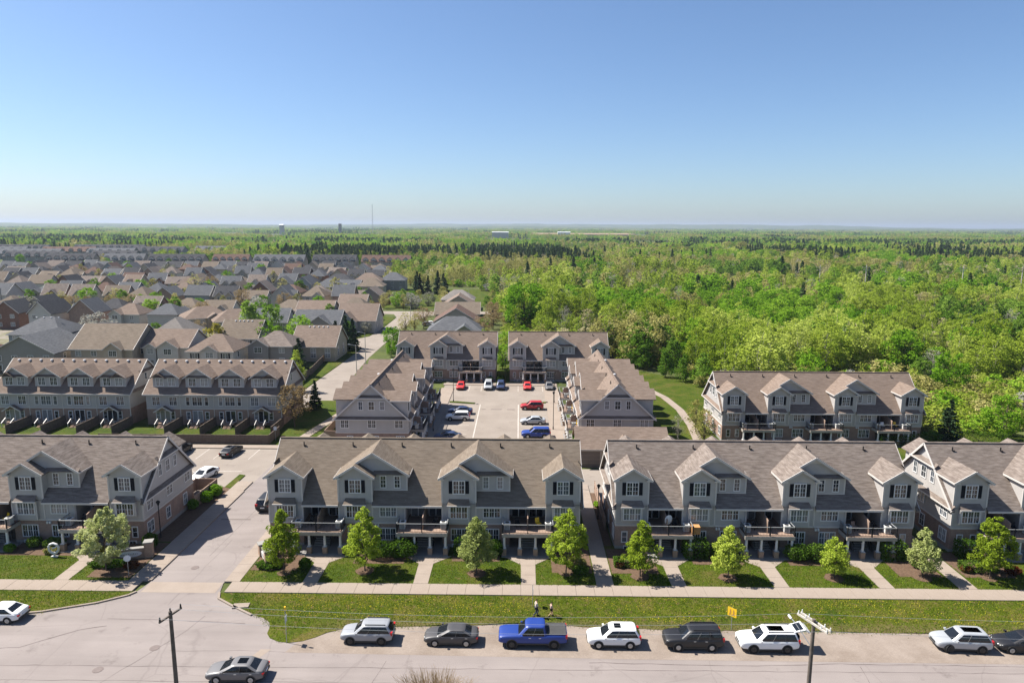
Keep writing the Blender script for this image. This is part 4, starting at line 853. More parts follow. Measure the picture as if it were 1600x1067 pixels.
# long dark townhouse rows at the back of the subdivision, and the large blocks beyond
def long_row(x, y, W, label, rm, n, D=12, h=7.0, p=.85, group='long townhouse rows at the back of the subdivision', rz=0.0, wm='siding_dark'):
    root = empty('distant_row', (x, y, 0), rz, label, 'townhouse', group)
    w = MB(); w.box(0, W, 0, D, -.1, h); zr = h + D / 2 * p
    for xx in (0, W): w.poly([(xx, 0, h), (xx, D, h), (xx, D / 2, zr)])
    w.build('wall', MATS[wm], root)
    r = MB(); r.slab([(-.4, -.5, h - .3), (W + .4, -.5, h - .3), (W + .4, D / 2, zr), (-.4, D / 2, zr)], .2); r.slab([(-.4, D / 2, zr), (W + .4, D / 2, zr), (W + .4, D + .5, h - .3), (-.4, D + .5, h - .3)], .2); r.build('roof', MATS[rm], root)
    for k in range(n):
        c = W * (k + .5) / n; hw = min(2.4, W / n * .36); za = h + 1.4 + hw * .8
        g = MB(); g.poly([(c - hw, .6, h - .1), (c + hw, .6, h - .1), (c + hw, .6, h + 1.4), (c, .6, za), (c - hw, .6, h + 1.4)])
        for s in (-1, 1): g.poly([(c + s * hw, .6, h), (c + s * hw, .6, h + 1.4), (c + s * hw, 2.6, h + 1.4), (c + s * hw, 1.2, h)])
        gd = g.build('dormer', MATS['siding'], root)
        q = MB(); q.slab([(c - hw - .3, .2, h + 1.2), (c, .2, za + .1), (c, 5, za + .1), (c - hw - .3, 3, h + 1.2)], .14); q.slab([(c, .2, za + .1), (c + hw + .3, .2, h + 1.2), (c + hw + .3, 3, h + 1.2), (c, 5, za + .1)], .14); q.build('dormer_roof', MATS[rm], gd)
        window(gd, c, .59, h + .1, 1.4, 1.2, 0, 1, 1, 2, border=.15); window(root, c, -.01, h - 2.2, 1.6, 1.4, 0, 1, 1, 2, border=.15); window(root, c, -.01, 1.2, 1.6, 1.4, 0, 1, 1, 2, border=.15)
x = -395
for k, (W, rm, n) in enumerate([(40, 'shingle_charcoal', 6), (34, 'shingle_slate', 5), (46, 'shingle_charcoal', 7), (30, 'shingle_rust', 5), (42, 'shingle_slate', 6), (36, 'shingle_charcoal', 6), (40, 'shingle_rust', 6)]):
    long_row(x, 566 + 4 * (k % 2) , W, RN[rm] + ' roofed dormered row, number %s from the left at the back of the subdivision' % ('one', 'two', 'three', 'four', 'five', 'six', 'seven')[k], rm, n); x += W + 6
for k, (x, y, W, rm) in enumerate([(-620, 700, 60, 'shingle_charcoal'), (-548, 705, 70, 'shingle_slate'), (-640, 770, 80, 'shingle_slate'), (-545, 775, 60, 'shingle_rust'), (-470, 740, 50, 'shingle_slate'), (-680, 850, 90, 'shingle_charcoal'), (-570, 870, 90, 'shingle_charcoal'), (-455, 800, 60, 'shingle_charcoal'), (-395, 830, 40, 'shingle_slate'), (-420, 665, 44, 'shingle_charcoal'), (-560, 640, 56, 'shingle_slate'), (-490, 645, 56, 'shingle_charcoal')]):
    long_row(x, y, W, '%s roofed block, %s of the far cluster beyond the subdivision' % (RN[rm], ('first', 'second', 'third', 'fourth', 'fifth', 'sixth', 'seventh', 'eighth', 'ninth', 'tenth', 'eleventh', 'twelfth')[k]), rm, int(W / 9), 16, 6, .6, 'large blocks beyond the subdivision', wm='siding_dark')
# park-side houses at the end of the subdivision
for a in [(-98, 372, 16, 13, 6.2, 'hip', 'shingle_charcoal', 'siding_pale', 'charcoal hip roofed house facing the park'), (-84, 380, 15, 13, 6.2, 'hip', 'shingle_brown', 'siding_blue', 'brown roofed blue grey house facing the park'), (-72, 390, 14, 13, 6.0, 'hip', 'shingle_slate', 'siding_dark', 'slate roofed house at the park corner'), (-76, 350, 13, 12, 6.0, 'hip', 'shingle_taupe', 'siding_tan', 'taupe roofed house with white awning by the park'), (-96, 345, 13, 12, 6.0, 'hip', 'shingle_slate', 'siding', 'slate pyramid roofed house among the park trees')]:
    house(a[0], a[1], .05, a[2], a[3], a[4], a[5], .62, a[7], a[6], (), a[8], 'houses beside the park')

# ------------------------------------------------------------------ fences
def fence(pts, label, mat='fence_wood', h=1.6, seg=2.4, group='board fences', z=0.0):
    root = empty('board_fence', (pts[0][0], pts[0][1], z), 0, label, 'fence', group)
    ox, oy = pts[0]
    for (ax, ay), (bx, by) in zip(pts, pts[1:]):
        L = math.hypot(bx - ax, by - ay); n = max(1, round(L / seg)); ux, uy = (bx - ax) / L, (by - ay) / L; ang = math.atan2(uy, ux); s = L / n
        key = ('f', round(s, 2), h, mat)
        if key not in WIN:
            p = MB(); q = int((s - .1) / .15)
            for k in range(q): x0 = .06 + (s - .12) * k / q; p.box(x0, x0 + (s - .12) / q - .012, -.02 - .008 * (k % 2), .02, .05, h - .02 * (k % 3))
            p.box(.05, s - .05, .02, .06, .3, .39); p.box(.05, s - .05, .02, .06, h - .4, h - .31); p.box(.05, s - .05, -.05, .07, h - .0, h + .04)
            po = MB(); po.box(-.055, .055, -.055, .055, 0, h + .12)
            WIN[key] = (p.mesh('panel', MATS[mat]), po.mesh('post', MATS[mat]))
        for k in range(n):
            x, y = ax - ox + ux * s * k, ay - oy + uy * s * k
            link('panel', WIN[key][0], root, (x, y, 0), ang); link('post', WIN[key][1], root, (x, y, 0), ang)
        link('post', WIN[key][1], root, (bx - ox, by - oy, 0), ang)
fence([(-70, 108.9), (-41.6, 108.9), (-41.6, 114)], 'long board fence above the parking lot')
fence([(-100, 108.9), (-70.4, 108.9)], 'low board fence behind the corner row roof', h=1.1)
for r0, nm in ((-95.2, 'far'), (-67.6, 'near')):
    for k, w in enumerate(('first', 'second', 'third', 'last')):
        fence([(r0 + 24.6 * (k + 1) / 4 + .3, 119.4), (r0 + 24.6 * (k + 1) / 4 + .3, 113.0)], '%s yard divider fence of the %s dormered row' % (w, nm), h=1.75)
fence([(-50.4, 150), (-50.8, 163), (-52.2, 178)], 'grey board fence along the street lawn', 'fence_wood', 1.8); fence([(-52.2, 178), (-54.2, 192)], 'newer orange board fence along the street lawn', 'fence_new', 1.8)
fence([(-44.3, 84.6), (-44.3, 88.8), (-41.4, 88.8), (-41.6, 82.6)], 'weathered patio fence behind the corner gable', 'deck_wood', 1.7)
fence([(10.5, 77.5), (10.5, 89.5)], 'pale board fence along the passage', 'deck_wood', 1.5)
fence([(-31.0, 112.0), (-33.2, 112.0), (-33.2, 120)], 'board fence beside the side court building', 'deck_wood', 1.5)
fence([(-13, 172), (-13, 178), (0, 178)], 'dark fence behind the gap lawn', 'fence_wood', 1.8)
fence([(-66, 300), (-60, 318), (-64, 345), (-90, 352)], 'reddish board fence around the park yards', 'fence_new', 1.8)
# ------------------------------------------------------------------ plants
def npmesh(name, V, F, mats, mi=None):
    me = bpy.data.meshes.new(name); V = np.asarray(V, np.float32); F = np.asarray(F, np.int32); k = F.shape[1]
    me.vertices.add(len(V)); me.vertices.foreach_set('co', V.ravel())
    me.loops.add(F.size); me.loops.foreach_set('vertex_index', F.ravel())
    me.polygons.add(len(F)); me.polygons.foreach_set('loop_start', np.arange(0, F.size, k, dtype=np.int32))
    for m in mats: me.materials.append(m)
    if mi is not None: me.polygons.foreach_set('material_index', np.asarray(mi, np.int32))
    me.update(calc_edges=True); me.validate(); return me
def leaf_quads(rg, P, size, out=None, flat=.35):
    n = len(P); a = rg.normal(size=(n, 3)); a[:, 2] *= flat; a /= np.linalg.norm(a, axis=1, keepdims=True) + 1e-9
    b = rg.normal(size=(n, 3)); b -= (b * a).sum(1, keepdims=True) * a; b /= np.linalg.norm(b, axis=1, keepdims=True) + 1e-9
    s = size * rg.uniform(.6, 1.35, (n, 1)); a = a * s; b = b * s * rg.uniform(.5, .85, (n, 1))
    V = np.stack([P - a, P - b * .9, P + a, P + b], 1).reshape(-1, 3); F = np.arange(4 * n).reshape(n, 4); return V, F
def profile(shape, t):
    if shape == 'round': return np.sqrt(np.clip(1 - (2 * t - 1) ** 2, 0, 1))
    if shape == 'tear': return np.clip(np.minimum(1, (t / .22) ** .6) * (1 - t) ** .62 * 1.28, 0, 1)
    if shape == 'oval': return np.clip(np.sin(np.pi * np.clip(t, 0, 1) ** .75) ** .7, 0, 1)
    if shape == 'column': return np.clip(np.minimum(1, (t / .12) ** .6) * (1 - t ** 2.6), .02, 1)
    if shape == 'cone': return np.clip(1 - t, .03, 1)
    if shape == 'spread': return np.clip(np.minimum(1, (t / .35) ** .7) * (1 - t ** 3) ** .6, 0, 1)
    return np.ones_like(t)
def crown_points(rg, z0, z1, rad, shape, n, nc, cr, hollow=.45, rough=.11):
    t = rg.uniform(.0, .97, nc); w = profile(shape, t); keep = rg.random(nc) < np.clip(w + .15, 0, 1); t = t[keep]; w = w[keep]; m = len(t)
    a = rg.uniform(0, 2 * np.pi, m); r = rad * w * np.sqrt(rg.uniform(hollow ** 2, 1, m)) * rg.uniform(.82, 1.08, m); ph = rg.uniform(0, 6.28, 4); r = r * (1 + rough * (np.sin(2 * a + ph[0] + 5 * t) + .8 * np.sin(3 * a + ph[1] - 7 * t) + .6 * np.sin(9 * t + ph[2])))
    Cc = np.stack([r * np.cos(a), r * np.sin(a), z0 + (z1 - z0) * t], 1); sz = cr * rg.uniform(.6, 1.25, m) * (.55 + .6 * w)
    i = rg.integers(0, m, n); d = rg.normal(size=(n, 3)); d /= np.linalg.norm(d, axis=1, keepdims=True) + 1e-9
    P = Cc[i] + d * (sz[i] * rg.uniform(.35, 1, n) ** .6)[:, None] * np.array([1, 1, .8]); return P, Cc
def limb(V, F, a, b, r0, r1, n=5):
    a = np.array(a, float); b = np.array(b, float); d = (b - a) / (np.linalg.norm(b - a) + 1e-9); e = np.array([0, 0, 1.0]) if abs(d[2]) < .9 else np.array([1.0, 0, 0])
    p = np.cross(d, e); p /= np.linalg.norm(p); q = np.cross(d, p); k = len(V)
    for c, r in ((a, r0), (b, r1)):
        for i in range(n): t = 2 * np.pi * i / n; V.append(c + p * (r * np.cos(t)) + q * (r * np.sin(t)))
    for i in range(n): j = (i + 1) % n; F.append((k + i, k + j, k + n + j, k + n + i))
def wood(rg, Hh, z0, Cc, r, lean=.02, limbs=16, top=.8):
    V = []; F = []; pts = [np.array([0, 0, -.1])]
    for k in range(1, 6): pts.append(np.array([rg.normal(0, lean * Hh) * k / 5, rg.normal(0, lean * Hh) * k / 5, Hh * top * k / 5]))
    for k in range(5): limb(V, F, pts[k], pts[k + 1], r * (1 - .17 * k), r * (1 - .17 * (k + 1)), 7)
    if len(Cc):
        for i in rg.integers(0, len(Cc), limbs):
            c = Cc[i]; z = max(z0 * .8, min(c[2] * rg.uniform(.45, .8), Hh * top * .97)); s = z / (Hh * top) * 5; k = min(4, int(s)); base = pts[k] + (pts[k + 1] - pts[k]) * (s - k)
            mid = base + (c - base) * .5 + np.array([0, 0, .06 * Hh * rg.random()]); rr = r * (1 - .16 * s) * .5
            limb(V, F, base, mid, rr, rr * .6, 4); limb(V, F, mid, c, rr * .6, rr * .15, 4)
    return V, F
TP = {}
def tree_proto(key, seed, Hh, z0, rad, shape, n, nc, cr, leaf, lm, bm='bark', r=None, hollow=.45, limbs=16, flat=.35, top=.8):
    rg = np.random.default_rng(seed); P, Cc = crown_points(rg, z0, Hh, rad, shape, n, nc, cr, hollow); V, F = leaf_quads(rg, P, leaf, flat=flat)
    wv, wf = wood(rg, Hh, z0, Cc, r or Hh * .017, limbs=limbs, top=top)
    TP[key] = (npmesh('trunk', wv, wf, [MATS[bm]]), npmesh('crown', V, F, [MATS[lm]]), Hh, (V, F, wv, wf, lm, bm))
def spruce_proto(key, seed, Hh, rad, lm='leaf_spruce', n=1700, leaf=.3):
    rg = np.random.default_rng(seed); P = []; Cc = []
    tiers = int(Hh / .5)
    for k in range(tiers):
        t = (k + .5) / tiers; z = .04 * Hh + .95 * Hh * t; rr = rad * (1 - t) ** .85 + .05; nb = max(4, int(9 * (1 - t) + 3))
        for q in range(nb):
            a = rg.uniform(0, 2 * np.pi); L = rr * rg.uniform(.72, 1.1); m = max(3, int(n / tiers / nb * (1.6 - t)))
            s = rg.uniform(.1, 1, m) ** .7; dr = s * L
            P.append(np.stack([dr * np.cos(a) + rg.normal(0, .09 * L, m), dr * np.sin(a) + rg.normal(0, .09 * L, m), z - .28 * dr * rg.uniform(.6, 1.3) + .12 * dr ** 2 / max(L, .1) + rg.normal(0, .05, m)], 1)); Cc.append((L * .8 * math.cos(a), L * .8 * math.sin(a), z - .2 * L))
    P = np.concatenate(P); V, F = leaf_quads(rg, P, leaf, flat=.3); wv, wf = wood(rg, Hh, .1, np.array(Cc), Hh * .014, lean=.003, limbs=26, top=.97)
    TP[key] = (npmesh('trunk', wv, wf, [MATS['bark']]), npmesh('crown', V, F, [MATS[lm]]), Hh, (V, F, wv, wf, lm, 'bark'))
def tree(key, x, y, H=None, rz=None, label=None, group=None, name='tree', wide=1.0, z=0.0):
    tm, cm, h0, _ = TP[key]; s = (H or h0) / h0
    root = empty(name, (x, y, z), rz if rz is not None else (x * 7.3 + y * 3.1) % 6.28, label, 'tree', group); root.scale = (s * wide, s * wide, s)
    link('trunk', tm, root); link('crown', cm, root); return root
# street trees in front of the rows: each its own crown
FT = [(-43.3, 66.4, 7.1, 2.65, 'leaf_pear_pale', 'oval', 'broad cream blossoming tree by the corner sign wall'), (-24.5, 66.3, 7.2, 1.95, 'leaf_pear', 'tear', 'leafy green tree at the first tower of the middle row'), (-16.15, 66.9, 7.2, 1.95, 'leaf_pear', 'tear', 'green tree in mulch behind the silver crossover'),
      (-4.3, 66.6, 6.4, 1.95, 'leaf_pear_pale', 'tear', 'pale flowering tree behind the dark grey sedan'), (5.05, 66.8, 7.4, 2.2, 'leaf_pear', 'tear', 'full green tree beside the passage'), (12.75, 66.3, 6.2, 1.75, 'leaf_pear', 'tear', 'green tree below the first tower of the grey roofed row'),
      (21.84, 66.2, 5.7, 1.7, 'leaf_pear', 'tear', 'small green tree behind the black crossover'), (32.9, 66.4, 4.5, 1.35, 'leaf_pear', 'oval', 'smallest street tree standing before the rounded hedge'), (42.2, 66.7, 5.6, 1.6, 'leaf_pear_pale', 'tear', 'pale flowering tree at the end of the grey roofed row'), (49.1, 66.6, 7.0, 2.15, 'leaf_pear', 'tear', 'green street tree closest to the right edge')]
for k, (x, y, H, rad, lm, shp, lab) in enumerate(FT):
    tree_proto(('front', k), 100 + k, H, H * .17, rad, shp, int(9000 * (rad / 1.9) ** 1.6), 130, .42, .095, lm, r=.075, hollow=.25, limbs=30)
    tree(('front', k), x, y, label=lab, group='street trees in front of the rows', name='street_tree')
    b = MB(); n = 12; rr = .95 if k in (2, 3, 5, 6, 7, 8) else .7
    b.slab([(rr * math.cos(6.283 * i / n) * (1 + .12 * math.sin(i * 2.3)), rr * math.sin(6.283 * i / n), .14) for i in range(n)], .1); struct(b.build('mulch_ring', MATS['mulch'], loc=(x, y, 0)), 'mulch ring under the ' + lab)
# prototypes for the rest
for s in range(3): tree_proto(('aspen', s), 200 + s, (14, 11, 10)[s], 1.0, (2.3, 3.5, 4.0)[s], ('oval', 'spread', 'round')[s], 3600, 150, (.62, .75, .8)[s], .185, 'leaf_aspen', 'bark_pale', r=.13, hollow=.25, limbs=26, top=.95)
for s in range(3): tree_proto(('bright', s), 210 + s, 11, 1.2, 4.2 + .3 * s, 'round', 4000, 140, .85, .24, 'leaf_bright', r=.2, hollow=.5)
for s in range(3): tree_proto(('mid', s), 220 + s, 11, 1.0, 3.7 + .3 * s, 'oval', 3600, 130, .8, .235, 'leaf_mid', r=.2, hollow=.5)
for s in range(3): tree_proto(('bud', s), 230 + s, 12, 1.5, 4.0, 'spread', 1500, 95, .9, .22, 'leaf_bud', r=.22, hollow=.3, limbs=44)
tree_proto(('brown', 0), 240, 8, 1.6, 3.4, 'spread', 2300, 110, .75, .15, 'leaf_brown', r=.16, hollow=.2, limbs=46); tree_proto(('brown', 1), 241, 9, 1.5, 4.2, 'spread', 2300, 110, .8, .17, 'leaf_brown', r=.16, hollow=.2, limbs=46)
tree_proto(('grey', 0), 250, 11, 1.5, 3.0, 'spread', 700, 90, .8, .13, 'leaf_grey', 'bark_pale', r=.17, hollow=.2, limbs=60); tree_proto(('white', 0), 251, 6, .5, 3.0, 'round', 1500, 60, .9, .2, 'leaf_white', r=.12)
tree_proto(('yellow', 0), 252, 6, .8, 2.1, 'oval', 1700, 60, .7, .17, 'leaf_yellow', r=.1); tree_proto(('mid', 3), 253, 9, .8, 2.7, 'tear', 2600, 80, .9, .2, 'leaf_mid', r=.14, hollow=.3)
tree_proto(('bright', 3), 254, 16, 1.0, 7.5, 'round', 6200, 130, 1.7, .38, 'leaf_bright', r=.35, hollow=.55); tree_proto(('willow', 0), 255, 13, .6, 7.0, 'round', 4200, 150, 1.2, .28, 'leaf_bud', r=.3, hollow=.5, limbs=50)
for s, lm_ in enumerate(('leaf_bud', 'leaf_aspen', 'leaf_bright')): tree_proto(('scrub', s), 270 + s, 3.6, .1, 2.2, 'round', 620, 40, .7, .22, lm_, r=.06, hollow=.4, limbs=14)
tree_proto(('thin', 0), 280, 13, 1.2, 2.1, 'oval', 1700, 90, .5, .19, 'leaf_aspen', 'bark_pale', r=.11, hollow=.1, limbs=34, top=.96); tree_proto(('tan', 0), 281, 9, .8, 2.6, 'spread', 1300, 90, .65, .19, 'leaf_tan', 'bark_pale', r=.12, hollow=.2, limbs=44)
for s in range(2): spruce_proto(('spruce', s), 260 + s, 8, 2.1 + .3 * s)
for s in range(2): spruce_proto(('pine', s), 265 + s, 14, 2.8 + .5 * s, 'leaf_pine', 1500, .45)
# named single trees
ST = [('brown', 0, -40.6, 119, 8.0, 'brown budding tree at the corner of the dormered row'), ('spruce', 0, -40.4, 131, 6.0, 'small spruce beside the path to the street'), ('spruce', 1, -32.2, 138.6, 7.2, 'slim spruce against the side court building'), ('spruce', 1, -53.2, 161, 9.5, 'wide dark spruce beside the dormered row end'),
      ('spruce', 0, -52.2, 191, 9.5, 'first of three spruces at the street corner'), ('spruce', 1, -50.6, 196, 10.5, 'tall middle spruce of three at the street corner'), ('spruce', 0, -49.4, 199.5, 9.0, 'last of three spruces at the street corner'), ('aspen', 0, -48.7, 146, 9.5, 'slender yellow green poplar beside the dormered row'),
      ('bright', 0, -36.4, 193, 7.6, 'bright leafy tree between street and court block'), ('bright', 1, -35.6, 187, 4.2, 'bright bush at the corner of the court block'), ('bright', 3, 1.8, 235, 17, 'great bright green tree behind the court'), ('willow', 0, 33, 180, 14, 'broad olive budding tree behind the court lawn'), ('willow', 0, 24, 186, 12, 'second olive budding tree behind the court lawn'),
      ('mid', 3, 31.6, 172, 8.0, 'first of four dense green trees along the lawn path'), ('mid', 3, 35.6, 163, 7.0, 'second dense green tree along the lawn path'), ('mid', 3, 38.9, 158.5, 7.0, 'third dense green tree along the lawn path'), ('mid', 3, 42.4, 154.5, 8.2, 'tallest of the four dense trees along the lawn path'),
      ('mid', 3, -84.5, 211, 14.0, 'tall dark round tree between the slate roofs'), ('mid', 1, -77.5, 210, 12.0, 'rounder green tree beside the tall dark one'), ('bright', 2, -70.5, 188, 9.5, 'small round tree before the dark grey house'), ('yellow', 0, -83.4, 184, 9.5, 'vivid yellow forsythia coloured tree between pale houses'), ('bright', 0, -146, 318, 10, 'bright round tree amid slate roofs'),
      ('bright', 1, -128, 322, 9, 'round bright tree right of the bright one amid roofs'), ('spruce', 1, 73.5, 113.5, 7.5, 'lone spruce behind the right-hand rows'), ('bud', 0, 31.6, 118, 6.0, 'thin budding sapling on the court lawn'), ('bud', 1, 30.6, 109, 6.5, 'second thin sapling by the lawn path'), ('grey', 0, 27.0, 112, 5.0, 'bare sapling beside the sunlit court row'),
      ('bright', 0, -4.2, 171, 6.5, 'bright bush in the gap between the court blocks'), ('grey', 0, 18, 262, 13, 'bare dark tree standing behind the court block'), ('white', 0, 9, 262, 5, 'white blossoming bush beside the great bright tree'), ('white', 0, 68, 296, 7, 'white blossoming tree amid the woods'), ('white', 0, 62, 300, 5, 'smaller white blossom beside the white tree')]
NM = {'brown': 'budding_tree', 'spruce': 'spruce_tree', 'aspen': 'poplar_tree', 'bright': 'broadleaf_tree', 'mid': 'broadleaf_tree', 'bud': 'budding_tree', 'willow': 'willow_tree', 'yellow': 'broadleaf_tree', 'grey': 'bare_tree', 'white': 'blossom_tree', 'pine': 'pine_tree', 'scrub': 'bush', 'thin': 'poplar_tree', 'tan': 'budding_tree'}
for k, i, x, y, H, lab in ST: tree((k, i), x, y, H, label=lab, name=NM[k])
# trees among the houses
rt = random.Random(5); SUB = []
for yy, xa, xb, n in ((206, -140, -60, 5), (247, -185, -66, 9), (278, -210, -72, 10), (308, -235, -70, 8), (340, -260, -80, 9), (400, -310, -92, 9), (464, -350, -95, 8), (530, -390, -100, 8)):
    for q in range(n): SUB.append((xa + (xb - xa) * (q + rt.uniform(.15, .85)) / n, yy + rt.uniform(-3, 3), rt.choice(('bright', 'bright', 'bud', 'bud', 'mid', 'brown', 'white')), rt.uniform(6.5, 10)))
for q in range(16): SUB.append((rt.uniform(-62, -6), rt.uniform(292, 328), rt.choice(('bud', 'white', 'bright', 'bud', 'mid')), rt.uniform(5.5, 8.5)))
for q in range(9): SUB.append((-11 + rt.uniform(-1.5, 2.5), 196 + q * 11, rt.choice(('bud', 'bright', 'mid', 'brown')), rt.uniform(5, 9)))
for (x, y, k, H) in SUB + [(-188, 270, 'bud', 9), (-180, 272, 'brown', 9), (-172, 268, 'brown', 8), (-166, 274, 'bud', 9), (-158, 262, 'brown', 9), (-150, 262, 'brown', 10), (-144, 258, 'brown', 9), (-136, 256, 'brown', 10), (-128, 252, 'brown', 9), (-122, 250, 'grey', 8), (-116, 247, 'brown', 8), (-196, 262, 'bright', 8), (-158, 280, 'bright', 7), (-140, 275, 'bud', 9), (-172, 288, 'bud', 9),
                     (-205, 300, 'bud', 10), (-190, 340, 'bright', 9), (-165, 345, 'bud', 12), (-158, 348, 'brown', 10), (-120, 345, 'bud', 9), (-110, 340, 'brown', 9), (-98, 330, 'bud', 10), (-90, 332, 'bud', 11), (-84, 328, 'bud', 9), (-78, 330, 'mid', 8), (-72, 322, 'mid', 7), (-60, 300, 'bud', 8), (-56, 308, 'white', 6), (-50, 316, 'bright', 7), (-46, 300, 'white', 6), (-42, 312, 'white', 7), (-36, 318, 'bud', 8), (-33, 300, 'bud', 8), (-28, 308, 'brown', 8), (-58, 245, 'mid', 8), (-54, 250, 'white', 5), (-52, 228, 'white', 4), (-56, 222, 'mid', 5),
                     (-38, 225, 'bud', 8), (-36, 232, 'bud', 8), (-34, 240, 'brown', 8), (-53.6, 366, 'spruce', 11), (-50, 372, 'spruce', 10), (-44, 366, 'spruce', 12), (-40, 360, 'spruce', 11), (-56, 372, 'spruce', 13), (-240, 400, 'bright', 9), (-260, 420, 'bud', 9), (-215, 410, 'bud', 9), (-180, 420, 'bright', 9), (-150, 415, 'bud', 9), (-130, 410, 'mid', 8), (-290, 450, 'bud', 10), (-300, 500, 'mid', 9), (-240, 490, 'bud', 9), (-200, 480, 'bud', 9), (-160, 490, 'bright', 8), (-330, 540, 'bud', 10), (-280, 545, 'mid', 10), (-340, 560, 'bright', 10), (-120, 540, 'bud', 9), (-360, 590, 'bud', 11), (-320, 600, 'bright', 11), (-290, 605, 'mid', 11), (-260, 600, 'bright', 11), (-400, 610, 'bud', 12), (-440, 600, 'bright', 11), (-150, 305, 'bud', 8), (-60, 275, 'bud', 7), (-66, 290, 'mid', 8), (-76, 298, 'bud', 8), (-108, 285, 'bright', 8), (-118, 288, 'brown', 9), (-100, 288, 'brown', 8)]:
    v = {'bud': 3, 'bright': 3, 'mid': 3, 'spruce': 2, 'brown': 2}.get(k, 1)
    tree((k, rt.randrange(v)), x, y, H * rt.uniform(.88, 1.1), label={'bud': 'olive budding', 'brown': 'brown budding', 'bright': 'bright green', 'mid': 'dark green', 'grey': 'bare grey', 'white': 'whitish blossoming', 'spruce': 'dark spruce'}[k] + ' tree ' + ('on the park lawn' if k == 'spruce' else 'along the bending street' if x > -62 else '%s' % 'blossoming among the roofs' if k == 'white' and False else '%s, %s' % ('among the near roofs' if y < 262 else 'by the side street' if y < 285 else 'amid the middle roofs' if y < 360 else 'amid the back roofs' if y < 500 else 'behind the last roofs', 'well left' if x / y < -.62 else 'left of centre' if x / y < -.45 else 'toward the park')), group='trees among the subdivision houses', name=NM[k])
# hedges and shrubs: leaf masses
SHP = {}
def shrub(label, x, y, w, d, h, lm='leaf_hedge', box=False, name='shrub', group='shrubs along the rows'):
    key = (round(w, 1), round(d, 1), round(h, 1), lm, box)
    if key not in SHP:
        rg = np.random.default_rng(len(SHP) + 900); n = int(min(2600, 300 * (w * d + h * (w + d)))) + 120
        if box:
            P = rg.uniform(-1, 1, (n, 3)); ax = rg.integers(0, 3, n); P[np.arange(n), ax] = np.sign(P[np.arange(n), ax]) * rg.uniform(.8, 1.05, n); P = P * [w / 2, d / 2, h / 2] + [0, 0, h / 2 + .05]
        else:
            D = rg.normal(size=(n, 3)); D /= np.linalg.norm(D, axis=1, keepdims=True); lump = 1 + .16 * np.sin(D[:, 0] * 5 + 1) * np.cos(D[:, 1] * 6); P = D * (rg.uniform(.45, 1, n) ** .5 * lump)[:, None] * [w / 2, d / 2, h / 2] + [0, 0, h / 2]
        P[:, 2] = np.maximum(P[:, 2], .04); V, F = leaf_quads(rg, P, .085 if h < 2 else .11, flat=.6)
        wv, wf = [], []
        for _ in range(7): limb(wv, wf, (rg.uniform(-.1, .1), rg.uniform(-.1, .1), -.05), (rg.uniform(-.35, .35) * w, rg.uniform(-.35, .35) * d, h * .75), .03, .01, 4)
        SHP[key] = (npmesh('foliage', V, F, [MATS[lm]]), npmesh('stem', wv, wf, [MATS['bark']]))
    root = empty(name, (x, y, .1), 0, label, 'hedge' if box else 'shrub', group); link('foliage', SHP[key][0], root); link('stem', SHP[key][1], root)
